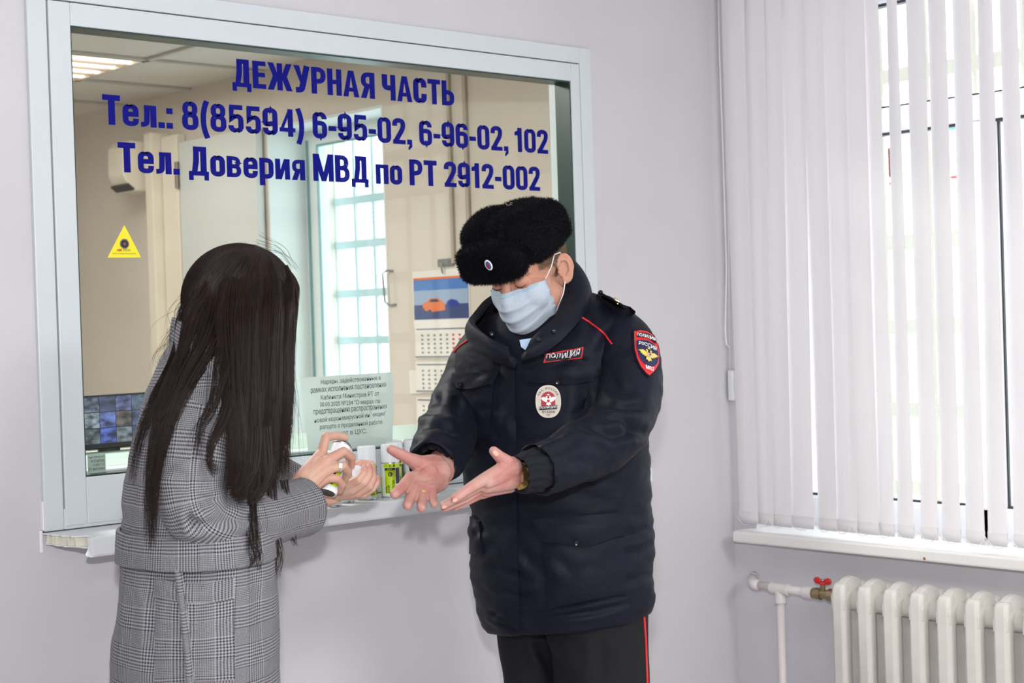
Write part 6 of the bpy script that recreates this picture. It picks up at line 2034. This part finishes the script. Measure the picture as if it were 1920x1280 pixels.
# ---- body: head turned to the right and bowed, both hands
WC = W(462, 566, 3.10)
ang = math.radians(76)
wfh = math.sin(ang) * RH + math.cos(ang) * FH * 1.0
wl_ = np.cross(ZU, wfh)                     # her left (away from the lens)
wl_ = wl_ / np.linalg.norm(wl_)
pt = math.radians(22)
wfv = math.cos(pt) * wfh - math.sin(pt) * ZU
wuv = math.sin(pt) * wfh + math.cos(pt) * ZU
def wp(f, l, u): return WC + wfv * f + wl_ * l + wuv * u
wm = MB()
def we(f, l, u, rf, rl, ru): wm.ell(wp(f, l, u), wl_ * rl, wfv * rf, wuv * ru, 24, 16)
we(-0.008, 0, 0.028, 0.09, 0.070, 0.082); we(0.034, 0, -0.045, 0.052, 0.056, 0.068); we(0.050, 0, -0.092, 0.032, 0.032, 0.026)
wm.cap(wp(0.078, 0, 0.006), wp(0.098, 0, -0.03), 0.007, 0.009)
for s in (-1, 1):
    we(0.05, s * 0.03, -0.035, 0.032, 0.028, 0.036); we(0.066, s * 0.028, 0.0, 0.015, 0.015, 0.012)
    we(-0.004, s * 0.072, -0.015, 0.014, 0.006, 0.028)
wm.cap(wp(0.068, -0.012, -0.062), wp(0.068, 0.012, -0.062), 0.009, 0.009)
wm.cap(wp(-0.02, 0, -0.06), W(420, 660, 3.10), 0.046, 0.052)
v, f_ = remesh(wm, 0.003, 5)
parts = [(v, f_, 0)]
# right hand (near), closing round the can
CB, CT = W(613, 924, 3.300), W(641, 836, 3.352)          # can foot and shoulder
h1 = MB()
chain(h1, [(535, 935, 3.17), (566, 911, 3.225)], [0.026, 0.0245], 14)
HM = {'i': (603, 850, 3.285), 'm': (615, 862, 3.268), 'r': (618, 878, 3.262), 'p': (611, 896, 3.262)}
for k, q in HM.items():
    chain(h1, [(566 + (q[0] - 610) * 0.2, 908 + (q[1] - 872) * 0.35, 3.232), q], [0.0195, 0.0118])
chain(h1, [(575, 900, 3.238), (600, 868, 3.262)], [0.020, 0.0145]); chain(h1, [(580, 905, 3.238), (606, 884, 3.255)], [0.020, 0.014])
chain(h1, [HM['i'], (611, 819, 3.297), (634, 816, 3.325), (648, 820, 3.338)], [0.0112, 0.0098, 0.0088, 0.0074])
chain(h1, [HM['m'], (644, 846, 3.292), (659, 857, 3.318), (659, 873, 3.338)], [0.0112, 0.0098, 0.0090, 0.0076])
chain(h1, [HM['r'], (643, 873, 3.282), (653, 884, 3.308), (648, 898, 3.326)], [0.0110, 0.0094, 0.0086, 0.0074])
chain(h1, [HM['p'], (632, 897, 3.275), (641, 908, 3.292), (637, 920, 3.310)], [0.0100, 0.0086, 0.0080, 0.0068])
chain(h1, [(572, 890, 3.25), (590, 868, 3.30), (608, 862, 3.335), (622, 858, 3.362)], [0.018, 0.0135, 0.0110, 0.0085])
v1, f1 = remesh(h1, 0.0015, 4)
parts.append((v1, f1, 0))
# left hand (far), palm up and cupped
h2 = MB()
chain(h2, [(588, 935, 3.40), (622, 926, 3.395)], [0.025, 0.0235], 14)
KM = {'i': (655, 908, 3.355), 'm': (662, 918, 3.36), 'r': (671, 924, 3.372), 'p': (683, 925, 3.39)}
for k, q in KM.items():
    chain(h2, [(622 + (q[0] - 665) * 0.2, 924, 3.39), q], [0.018, 0.0108])
chain(h2, [(630, 922, 3.385), (662, 918, 3.372)], [0.019, 0.014])
chain(h2, [KM['i'], (672, 899, 3.342), (681, 888, 3.345), (683, 876.5, 3.352)], [0.0106, 0.0094, 0.0084, 0.0066])
chain(h2, [KM['m'], (683, 904, 3.348), (692, 890, 3.352), (692.5, 874, 3.362)], [0.0106, 0.0094, 0.0084, 0.0066])
chain(h2, [KM['r'], (693, 911, 3.362), (700, 896, 3.366), (700, 878, 3.376)], [0.0102, 0.0090, 0.0082, 0.0064])
chain(h2, [KM['p'], (698, 916, 3.382), (706, 905, 3.388), (709, 896, 3.395)], [0.0094, 0.0084, 0.0076, 0.0060])
chain(h2, [(632, 905, 3.41), (655, 880, 3.43), (676, 870, 3.43), (696, 870, 3.425)], [0.017, 0.0125, 0.0105, 0.0084])
chain(h2, [(640, 915, 3.40), (672, 905, 3.41), (684, 915, 3.40)], [0.016, 0.013, 0.011])
v2, f2 = remesh(h2, 0.0015, 4)
parts.append((v2, f2, 0))
bb = MB()
bb.cap(W(400, 1000, WD), W(390, 760, WD), 0.10, 0.11).cap(W(390, 760, WD), W(410, 660, WD), 0.10, 0.05)
for pts, r in ((pa, 0.03), (pb, 0.028)):
    for i in range(len(pts) - 1): bb.cap(W(*pts[i]), W(*pts[i + 1]), r, r * 0.9)
for px, d in ((330, 3.02), (420, 3.18)):
    e = W(px, 1280, d); e[2] = 0
    bb.cap(W(380, 1010, WD), e + ZU * 0.3, 0.08, 0.045)
v, f_ = remesh(bb, 0.012, 3); parts.append((v, f_, 0))
join_parts('body', parts, wom, [M_SKINW])
SH1, SH2 = VSurf(v1, f1), VSurf(v2, f2)
M_NAILW = mat('rose_nail', srgb(210, 148, 146), 0.25, coat=0.3)
for x, y, a in ((684, 877, 1.4), (693, 875, 1.45), (700.5, 880, 1.5), (709, 899, 1.5)):
    nail(SH2, x, y, 0.0062, 0.0036, a, wom, M_NAILW)
A, B = W(*HM['r']), W(643, 873, 3.282)
band(wom, 'ring', A * 0.28 + B * 0.72, B - A, 0.0102, 0.0018, M_SILV)
band(wom, 'ring', A * 0.36 + B * 0.64, B - A, 0.0104, 0.0016, M_SILV)
p, n_ = SH1.hit(637.5, 873, 0.0022)
MB().obox(p, RT * 0.004, UP * 0.0055 + VW * 0.001, -VW * 0.0016).build('ring_plate', M_SILV, wom, bevel=0.0008)

# ---- hair
M_HAIR = bpy.data.materials.new('dark_brown_hair')
M_HAIR.use_nodes = True
_nt = M_HAIR.node_tree; _b = _nt.nodes['Principled BSDF']
_tc = _nt.nodes.new('ShaderNodeTexCoord'); _n = _nt.nodes.new('ShaderNodeTexNoise'); _n.inputs['Scale'].default_value = 35
_nt.links.new(_tc.outputs['Object'], _n.inputs['Vector'])
_mx = _nt.nodes.new('ShaderNodeMix'); _mx.data_type = 'RGBA'
_mx.inputs[6].default_value = (0.0065, 0.0044, 0.0038, 1); _mx.inputs[7].default_value = (0.026, 0.0125, 0.0085, 1)
_nt.links.new(_n.outputs['Fac'], _mx.inputs[0]); _nt.links.new(_mx.outputs[2], _b.inputs['Base Color'])
_b.inputs['Roughness'].default_value = 0.38; _b.inputs['Specular IOR Level'].default_value = 0.28

# the solid bulk below the strands
hb = MB()
hb.ell(W(449, 558, 3.09), RH * 0.104, FH * 0.097, ZU * 0.101, 36, 22)
hb.ell(W(476, 570, 3.09), RH * 0.072, FH * 0.088, ZU * 0.080, 30, 18)
hb.ell(W(414, 590, 3.09), RH * 0.068, FH * 0.080, ZU * 0.075 - RH * 0.022, 30, 18)
hb.cap(W(487, 590, 3.02), W(485, 800, 2.99), 0.052, 0.040).cap(W(450, 600, 3.02), W(455, 800, 2.975), 0.055, 0.035)
hb.cap(W(515, 560, 3.09), W(517, 780, 3.03), 0.034, 0.026).cap(W(425, 620, 3.0), W(432, 760, 2.95), 0.045, 0.02)
hb.cap(W(485, 800, 2.99), W(490, 870, 2.99), 0.036, 0.018)
hb.cap(W(402, 600, 3.04), W(372, 655, 3.0), 0.044, 0.024)
v, f_ = remesh(hb, 0.006, 6, 0.5)
mesh('hair', v, f_, mat('hair_bulk', (0.006, 0.0042, 0.0036, 1), 1.0, spec=0.0), wom, True)
SHB = VSurf(v, f_)

def strands(guides, name, nseg=22, r0=0.00062):
    """guides: (points (px, py, depth, spread_x px, spread_d m), count, frizz)"""
    V, F, base = [], [], 0
    for gd_ in guides:
        pts, cnt, frz = gd_[:3]
        emin = gd_[3] if len(gd_) > 3 else 0.8
        G_ = np.array(pts, float)
        t = np.linspace(0, len(G_) - 1, nseg)
        Q = crom(G_, t)
        C_ = np.array([W(*q[:3]) for q in Q])
        sx = Q[:, 3] * Q[:, 2] / FPX; sdp = Q[:, 4]
        T = np.gradient(C_, axis=0); T /= np.linalg.norm(T, axis=1, keepdims=True)
        SX = np.cross(T, FH); SX /= np.linalg.norm(SX, axis=1, keepdims=True)
        u = RNG.uniform(-1, 1, cnt); w = RNG.uniform(-1, 1, cnt)
        rr = np.sqrt(1 - 0.5 * w * w); uu = u * rr
        ends = RNG.uniform(emin, 1.0, cnt) ** 0.7
        # clumping: neighbours share a wave
        cl_ = np.floor((u + 1) * 7) + 20 * np.floor((w + 1) * 2)
        ph = (cl_ * 12.9898) % 6.283
        tt = np.linspace(0, 1, nseg)[None, :] * ends[:, None]
        idxf = tt * (nseg - 1)
        i0 = np.clip(np.floor(idxf).astype(int), 0, nseg - 2); fr = (idxf - i0)[..., None]
        lerp = lambda A: (A[i0] * (1 - fr) + A[i0 + 1] * fr)
        Cc, Sx = lerp(C_), lerp(SX)
        sxx = (sx[i0] * (1 - fr[..., 0]) + sx[i0 + 1] * fr[..., 0]); sdd = (sdp[i0] * (1 - fr[..., 0]) + sdp[i0 + 1] * fr[..., 0])
        wav = 0.0032 * np.sin(ph[:, None] + tt * (7 + (cl_[:, None] % 5))) * tt * 1.6
        wav2 = RNG.normal(0, 1, (cnt, 1)) * frz * tt * np.sin(RNG.uniform(0, 6, (cnt, 1)) + tt * RNG.uniform(2, 9, (cnt, 1)))
        P = Cc + Sx * (uu[:, None] * sxx + wav + wav2)[..., None] + FH * (w[:, None] * sdd + wav2 * 0.6)[..., None]
        # keep strands outside the bulk
        Tn = np.gradient(P, axis=1); Tn /= np.linalg.norm(Tn, axis=2, keepdims=True) + 1e-9
        A = np.cross(Tn, FH); A /= np.linalg.norm(A, axis=2, keepdims=True) + 1e-9
        B = np.cross(Tn, A)
        rad = (r0 * RNG.uniform(0.7, 1.3, (cnt, 1)) * (1 - 0.75 * np.linspace(0, 1, nseg)[None, :] ** 3))[..., None]
        ring_ = np.stack([P + rad * (A * math.cos(a) + B * math.sin(a)) for a in (0, 2.094, 4.189)], 2)  # cnt, nseg, 3, 3
        V.append(ring_.reshape(-1, 3))
        k = np.arange(cnt)[:, None, None] * nseg * 3 + np.arange(nseg - 1)[None, :, None] * 3 + np.arange(3)[None, None, :] + base
        j2 = (np.arange(3) + 1) % 3
        k2 = np.arange(cnt)[:, None, None] * nseg * 3 + np.arange(nseg - 1)[None, :, None] * 3 + j2[None, None, :] + base
        F.append(np.stack([k, k2, k2 + 3, k + 3], -1).reshape(-1, 4))
        base += cnt * nseg * 3
    V = np.concatenate(V); F = np.concatenate(F)
    me = bpy.data.meshes.new(name)
    me.vertices.add(len(V)); me.vertices.foreach_set('co', V.astype(np.float32).ravel())
    me.loops.add(F.size); me.loops.foreach_set('vertex_index', F.astype(np.int32).ravel())
    me.polygons.add(len(F)); me.polygons.foreach_set('loop_start', np.arange(0, F.size, 4, dtype=np.int32))
    me.polygons.foreach_set('loop_total', np.full(len(F), 4, np.int32))
    me.polygons.foreach_set('use_smooth', np.ones(len(F), bool))
    me.materials.append(M_HAIR); me.update(calc_edges=True)
    o = bpy.data.objects.new(name, me); COL.objects.link(o); o.parent = wom; o.matrix_parent_inverse = inv_world(wom)
    o['kind'] = 'stuff'
    return o
gd = [
 # the curtain over cheek and shoulder, from the parting
 ([(532, 500, 3.082, 8, 0.006), (540, 528, 3.052, 12, 0.008), (541, 560, 3.03, 15, 0.03), (537, 590, 3.02, 17, 0.03), (532, 680, 3.00, 18, 0.03), (528, 800, 3.00, 17, 0.03), (524, 900, 3.01, 14, 0.025)], 620, 0.003),
 ([(498, 488, 3.055, 14, 0.005), (506, 518, 3.017, 18, 0.006), (507, 555, 2.996, 22, 0.010), (505, 600, 2.97, 24, 0.02), (500, 740, 2.955, 24, 0.02), (498, 860, 2.955, 22, 0.02), (500, 925, 2.96, 16, 0.015)], 760, 0.003),
 ([(468, 485, 3.04, 18, 0.005), (468, 518, 2.999, 24, 0.006), (467, 558, 2.98, 27, 0.010), (465, 600, 2.955, 28, 0.02), (466, 740, 2.935, 28, 0.02), (462, 850, 2.93, 24, 0.02), (455, 935, 2.93, 16, 0.015)], 760, 0.003),
 ([(444, 485, 3.04, 18, 0.005), (438, 518, 2.999, 24, 0.006), (434, 558, 2.981, 27, 0.010), (432, 610, 2.955, 28, 0.02), (440, 740, 2.92, 22, 0.02), (446, 850, 2.91, 18, 0.018), (436, 930, 2.905, 14, 0.012)], 560, 0.003),
 # ends curling at the elbow
 ([(470, 800, 2.93, 26, 0.02), (468, 870, 2.92, 22, 0.02), (455, 915, 2.91, 16, 0.015), (436, 935, 2.905, 10, 0.01)], 220, 0.004),
 ([(490, 800, 2.94, 20, 0.02), (495, 880, 2.935, 18, 0.02), (484, 920, 2.92, 12, 0.012), (462, 936, 2.915, 8, 0.01)], 200, 0.004),
 # the back sweep thrown over the near shoulder
 ([(420, 490, 3.045, 16, 0.005), (406, 525, 3.008, 22, 0.007), (394, 562, 2.995, 26, 0.012), (376, 590, 2.985, 30, 0.02), (350, 668, 2.95, 20, 0.015), (315, 742, 2.925, 15, 0.012), (290, 830, 2.905, 9, 0.01), (281, 930, 2.895, 6, 0.008), (284, 1035, 2.885, 4, 0.006)], 520, 0.0035, 0.42),
 ([(392, 510, 3.06, 14, 0.006), (376, 545, 3.03, 16, 0.010), (352, 590, 3.03, 16, 0.015), (335, 660, 2.99, 10, 0.01), (292, 745, 2.95, 8, 0.01), (260, 830, 2.935, 5, 0.01), (249, 910, 2.93, 4, 0.008)], 200, 0.004, 0.45),
 ([(420, 560, 3.0, 30, 0.02), (395, 640, 2.95, 24, 0.02), (350, 715, 2.905, 15, 0.012), (316, 800, 2.885, 9, 0.008), (293, 900, 2.88, 5, 0.008), (286, 1010, 2.88, 4, 0.006)], 240, 0.004, 0.4),
 ([(430, 600, 2.97, 20, 0.02), (415, 680, 2.92, 20, 0.015), (398, 760, 2.885, 10, 0.008), (376, 800, 2.868, 6, 0.005), (368, 860, 2.862, 5, 0.005)], 46, 0.004),
 ([(440, 640, 2.95, 18, 0.015), (428, 760, 2.90, 12, 0.01), (398, 830, 2.872, 6, 0.006), (394, 870, 2.868, 5, 0.005), (408, 890, 2.87, 5, 0.005)], 60, 0.004),
 # lengths hanging behind the forearm, below the elbow
 ([(500, 900, 3.05, 18, 0.012), (505, 980, 3.06, 16, 0.01), (515, 1040, 3.06, 15, 0.01), (510, 1085, 3.055, 14, 0.008)], 60, 0.004),
 ([(470, 900, 2.99, 10, 0.01), (475, 1010, 2.945, 12, 0.006), (480, 1040, 2.94, 13, 0.005), (475, 1068, 2.94, 12, 0.005)], 40, 0.004),
 ([(530, 900, 3.1, 10, 0.012), (545, 980, 3.12, 8, 0.01), (552, 1025, 3.12, 6, 0.008)], 22, 0.003),
 ([(530, 500, 3.10, 6, 0.010), (546, 522, 3.085, 6, 0.02), (552, 545, 3.07, 6, 0.03), (545, 620, 3.05, 6, 0.025), (541, 720, 3.03, 6, 0.02), (536, 830, 3.02, 7, 0.02)], 300, 0.002),
]
strands(gd, 'hair_strands')
# hair combed from the parting over the whole skull
def cap_strands(n, nseg=20, r0=0.0006):
    cen = W(449, 560, 3.09)
    ex, ey, ez = 0.1095, 0.104, 0.1065
    tp = RNG.uniform(-0.55, 0.5, n)
    A = np.stack([0.36 + RNG.normal(0, 0.02, n), tp, np.full(n, 0.9)], 1); A /= np.linalg.norm(A, axis=1, keepdims=True)
    al = RNG.uniform(-0.25, 1.2, n) * pi
    dn = RNG.uniform(-0.75, -0.35, n)
    B = np.stack([np.cos(al), -np.sin(al), dn], 1); B /= np.linalg.norm(B, axis=1, keepdims=True)
    om = np.arccos(np.clip((A * B).sum(1), -0.999, 0.999))[:, None]
    t = np.linspace(0, 1, nseg)[None, :]
    D = (np.sin((1 - t) * om) / np.sin(om))[..., None] * A[:, None, :] + (np.sin(t * om) / np.sin(om))[..., None] * B[:, None, :]
    cl_ = np.floor(al * 9)
    rad = 1.0 + 0.018 * np.sin(cl_ * 7.3)[:, None] * t + RNG.uniform(-0.012, 0.012, (n, 1))
    D = D * rad[..., None]
    P = cen + D[..., :1] * ex * RH + D[..., 1:2] * ey * FH + D[..., 2:] * ez * ZU
    lo = np.clip(-D[..., 2:], 0, 1)
    P = P - RH * 0.030 * lo * np.clip(-D[..., :1], 0, 1) * 0.0
    Tn = np.gradient(P, axis=1); Tn /= np.linalg.norm(Tn, axis=2, keepdims=True) + 1e-9
    N_ = D / (np.linalg.norm(D, axis=2, keepdims=True) + 1e-9)
    Aa = np.cross(Tn, N_[..., :1] * RH + N_[..., 1:2] * FH + N_[..., 2:] * ZU); Aa /= np.linalg.norm(Aa, axis=2, keepdims=True) + 1e-9
    Bb = np.cross(Tn, Aa)
    rr = r0 * RNG.uniform(0.7, 1.3, (n, 1, 1))
    ring_ = np.stack([P + rr * (Aa * math.cos(q) + Bb * math.sin(q)) for q in (0, 2.094, 4.189)], 2).reshape(-1, 3)
    k = np.arange(n)[:, None, None] * nseg * 3 + np.arange(nseg - 1)[None, :, None] * 3 + np.arange(3)[None, None, :]
    k2 = np.arange(n)[:, None, None] * nseg * 3 + np.arange(nseg - 1)[None, :, None] * 3 + ((np.arange(3) + 1) % 3)[None, None, :]
    F = np.stack([k, k2, k2 + 3, k + 3], -1).reshape(-1, 4)
    o = mesh('combed_hair', ring_, F.tolist(), M_HAIR, wom, True)
    o['kind'] = 'stuff'
cap_strands(3800)
fly = [([(400, 520, 3.05, 12, 0.02), (345, 560, 3.05, 10, 0.02), (326, 600, 3.05, 10, 0.02), (312, 640, 3.03, 10, 0.01)], 16, 0.012),
       ([(350, 600, 3.03, 8, 0.02), (318, 630, 3.02, 8, 0.02), (298, 665, 3.0, 8, 0.01), (300, 690, 2.98, 8, 0.01)], 14, 0.012),
       ([(545, 640, 3.05, 3, 0.02), (549, 720, 3.05, 5, 0.02), (558, 790, 3.05, 6, 0.01), (566, 880, 3.08, 8, 0.01)], 6, 0.006),
       ([(480, 458, 3.1, 30, 0.02), (530, 474, 3.1, 10, 0.03), (558, 512, 3.1, 5, 0.03)], 14, 0.003)]
strands(fly, 'flyaway_hairs', 22, 0.00032)
MB().ell(W(446, 622, 2.953), RH * 0.0018, FH * 0.0018, ZU * 0.0018).build('earring', M_SILV, wom, smooth=True)
# ================================================================== SPRAY CANS
M_CANW = mat('white_can_lacquer', srgb(238, 240, 242), 0.3, spec=0.5)
M_CAPW = mat('white_cap_plastic', srgb(236, 238, 242), 0.45)
M_LIME = mat('lime_print', srgb(196, 222, 20), 0.4)
M_INK = mat('dark_olive_print', srgb(48, 50, 34), 0.45)
M_TIN = mat('bare_tin', srgb(190, 192, 196), 0.3, metal=0.9)
M_NOZ = mat('gold_nozzle', srgb(196, 166, 96), 0.35, metal=0.5)
M_BROWN = mat('brown_emblem', srgb(96, 62, 44), 0.5)
CR = 0.0232
def cyl_patch(mb, r, a0, a1, z0, z1, n=8):
    v, f = [], []
    for i in range(n + 1):
        a = a0 + (a1 - a0) * i / n
        v += [(r * math.cos(a), r * math.sin(a), z0), (r * math.cos(a), r * math.sin(a), z1)]
    for i in range(n):
        f.append((2 * i, 2 * i + 2, 2 * i + 3, 2 * i + 1))
    mb.add(v, f)
def cyl_text(s, r, a_c, z, h, wmax, vertical=False):
    v, f = text_arr(s, 0.012, 0.02, 2)
    lay = v[:, 2]; v = v[:, :2]
    a, b = v.min(axis=0), v.max(axis=0)
    uv = (v - a) / (b - a)
    out = []
    r_0 = r
    for (u, w), l_ in zip(uv, lay):
        r = r_0 + 0.00015 * l_
        if vertical:
            an = a_c + (0.5 - w) * -h / r * -1.0
            an = a_c - (w - 0.5) * h / r
            out.append((r * math.cos(an), r * math.sin(an), z + u * wmax))
        else:
            an = a_c + (u - 0.5) * wmax / r
            out.append((r * math.cos(an), r * math.sin(an), z + w * h))
    return out, f
HB, HT = 0.090, 0.131      # shoulder of the can, top of its cap
def build_can(root, facing):
    """facing: angle of the label's middle"""
    MB().lathe([(CR * 0.80, 0.003), (CR * 0.93, 0.0), (CR, 0.0025), (CR, HB - 0.006)], 40).build('body', M_CANW, root, local=True, auto=True)
    MB().lathe([(CR * 1.005, 0.0008), (CR * 1.02, 0.0022), (CR * 1.005, 0.0036)], 40).build('base_rim', M_TIN, root, local=True, auto=True)
    fc = facing
    lb = MB()
    cyl_patch(lb, CR + 0.0003, fc - 0.75, fc + 0.42, 0.010, HB - 0.022, 12)
    cyl_patch(lb, CR + 0.0003, fc - 0.9, fc + 1.6, HB - 0.016, HB - 0.006, 20)
    cyl_patch(lb, CR + 0.0003, fc - 1.9, fc - 1.2, 0.006, 0.05, 8)
    lb.build('label', M_LIME, root, local=True)
    ik = MB()
    cyl_patch(ik, CR + 0.0004, fc - 0.75, fc + 0.42, HB - 0.0225, HB - 0.0165, 12)
    cyl_patch(ik, CR + 0.0004, fc + 0.47, fc + 1.1, 0.034, HB - 0.017, 8)
    cyl_patch(ik, CR + 0.0004, fc + 0.47, fc + 1.1, 0.012, 0.030, 8)
    cyl_patch(ik, CR + 0.0005, fc - 0.62, fc - 0.52, 0.012, 0.028, 3)
    cyl_patch(ik, CR + 0.0005, fc - 0.62, fc - 0.58, 0.031, 0.05, 3)
    o = ik.build('label_print', M_INK, root, local=True)
    em = MB()
    for r_, d_, in ((0.0056, 0.0007),):
        v = [((CR + d_) * math.cos(fc - 0.12 + r_ * math.cos(t) / CR), (CR + d_) * math.sin(fc - 0.12 + r_ * math.cos(t) / CR), 0.058 + r_ * math.sin(t)) for t in np.linspace(0, 2 * pi, 22, endpoint=False)]
        em.add(v, [tuple(range(22))])
    em.build('label_emblem', M_BROWN, root, local=True)
    tx = MB()
    for i, c in enumerate('TRI'):
        tx.add(*cyl_text(c, CR + 0.0008, fc - 0.55 + 0.42 * i, HB - 0.0138, 0.0056, 0.004))
    tx.add(*cyl_text('РЕЙ', CR + 0.0008, fc - 0.35, 0.013, 0.0068, 0.018, True))
    tx.add(*cyl_text('СЕПТИК', CR + 0.0008, fc + 0.20, 0.013, 0.0068, 0.032, True))
    tx.build('label_lettering', M_INK, root, local=True)
    t2 = MB(); t2.add(*cyl_text('SEPT', CR + 0.0008, fc - 0.16, HB - 0.0213, 0.0036, 0.014))
    t2.build('label_lettering', M_LIME, root, local=True)
    MB().lathe([(CR * 1.0, HB - 0.006), (CR * 1.0, HB - 0.004), (CR * 0.97, HB - 0.003)], 40).build('top_rim', M_TIN, root, local=True, auto=True)
    MB().lathe([(CR * 0.985, HB - 0.003), (CR * 0.975, HT - 0.004), (CR * 0.94, HT - 0.001), (CR * 0.85, HT), (0.001, HT)], 40).build('cap', M_CAPW, root, local=True, auto=True)
ZS = 1.1317
def sill_point(px, y):
    """point on the sill's top whose foot shows at this pixel column, y metres from the wall"""
    d = ray(px, 900); t = (y - CAM[1]) / d[1]
    q = CAM + d * t; q[2] = ZS
    for _ in range(4):
        x_, y_ = proj(q)
        d = ray(px, y_); t = (y - CAM[1]) / d[1]; q = CAM + d * t; q[2] = ZS
    return q
cans = [(733.5, -0.115, 0.1, 'white spray can with lime label standing nearest the officer\'s spread fingers'),
        (690, -0.112, 1.0, 'white capped spray can on the sill right behind the cupped hand'),
        (646, -0.112, 0.35, 'spray can on the sill directly behind the hand that sprays'),
        (622, -0.150, 1.5, 'spray can on the sill edge, just its foot showing below the sprayer\'s wrist'),
        (741, -0.042, 0.4, 'spray can in the back row half hidden behind the lime labelled one'),
        (776, -0.042, 0.3, 'rightmost spray can, its cap showing between the thumb and the dark sleeve')]
root0 = None
for px, y, fc, lab in cans:
    q = sill_point(px, y)
    tocam = math.atan2(CAM[1] - q[1], CAM[0] - q[0])
    if root0 is None:
        root0 = empty('spray_can', tuple(q), lab, 'spray can', 'spray cans on the service sill')
        build_can(root0, 0.0)
        r = root0
    else:
        r = root0.copy(); COL.objects.link(r); r.location = tuple(q); r['label'] = lab
        for ch_ in list(root0.children):
            c_ = ch_.copy(); COL.objects.link(c_); c_.parent = r
    r.rotation_euler = (0, 0, tocam + fc)

# the can being sprayed, held in the right hand
hc = empty('spray_can', tuple(CB), 'uncapped spray can with gold nozzle held tilted in the woman\'s right hand', 'spray can')
ax = CT - CB; HL = np.linalg.norm(ax); ax /= HL
sx_ = RT - ax * (RT @ ax); sx_ /= np.linalg.norm(sx_)
sy_ = np.cross(ax, sx_)
FR_ = (sx_, sy_, ax)
RC = 0.0205
MB().lathe([(0.001, 0.006), (RC * 0.55, 0.005), (RC * 0.82, 0.0012), (RC * 0.93, 0.0), (RC, 0.003), (RC, HL - 0.004), (RC * 0.97, HL)], 40, CB, axis=FR_).build('body', M_CANW, hc, auto=True)
MB().lathe([(0.001, 0.0045), (RC * 0.78, 0.0008), (RC * 0.80, 0.0002), (RC * 0.80, 0.0012), (0.001, 0.0055)], 40, CB - ax * 0.0006, axis=FR_).build('concave_base', mat('dark_tin', srgb(92, 86, 80), 0.35, metal=0.9), hc, auto=True)
MB().lathe([(RC * 1.0, HL - 0.001), (RC * 1.03, HL + 0.001), (RC * 0.98, HL + 0.003), (RC * 0.72, HL + 0.0085), (RC * 0.52, HL + 0.0095), (RC * 0.5, HL + 0.012), (RC * 0.3, HL + 0.012)], 40, CB, axis=FR_).build('dome', M_TIN, hc, auto=True)
MB().lathe([(0.0052, HL + 0.011), (0.0068, HL + 0.013), (0.0066, HL + 0.021), (0.0052, HL + 0.0225), (0.001, HL + 0.0225)], 24, CB, axis=FR_).build('nozzle', M_NOZ, hc, auto=True)
def held_patch(name, a0, a1, z0, z1, m, r=RC + 0.0004):
    v, f = [], []
    for i in range(9):
        a = a0 + (a1 - a0) * i / 8
        for z in (z0, z1):
            v.append(CB + sx_ * r * math.cos(a) + sy_ * r * math.sin(a) + ax * z)
    f = [(2 * i, 2 * i + 2, 2 * i + 3, 2 * i + 1) for i in range(8)]
    return mesh(name, v, f, m, hc)
fa_ = math.atan2((-VW) @ sy_, (-VW) @ sx_)
held_patch('label', fa_ - 0.75, fa_ + 0.95, 0.012, HL * 0.52, M_LIME)
held_patch('label_print', fa_ + 0.1, fa_ + 0.35, 0.014, HL * 0.48, M_INK, RC + 0.0006)
held_patch('label_print', fa_ - 0.5, fa_ - 0.3, 0.014, HL * 0.3, M_INK, RC + 0.0006)
# its white cap resting in the cupped palm
cc = W(668, 893, 3.385)
ca = -VW * 0.62 + RT * 0.45 + UP * 0.64; ca /= np.linalg.norm(ca)
cx_ = np.cross(ca, ZU); cx_ /= np.linalg.norm(cx_); cy_ = np.cross(ca, cx_)
cp_o = MB().lathe([(0.0195, -0.016), (0.0195, 0.012), (0.0186, 0.0145), (0.0165, 0.0155), (0.001, 0.0155)], 36, cc, axis=(cx_, cy_, ca)).build('can_cap', M_CAPW, auto=True)
tag(cp_o, 'white plastic can cap lying in the woman\'s cupped left palm', 'cap')
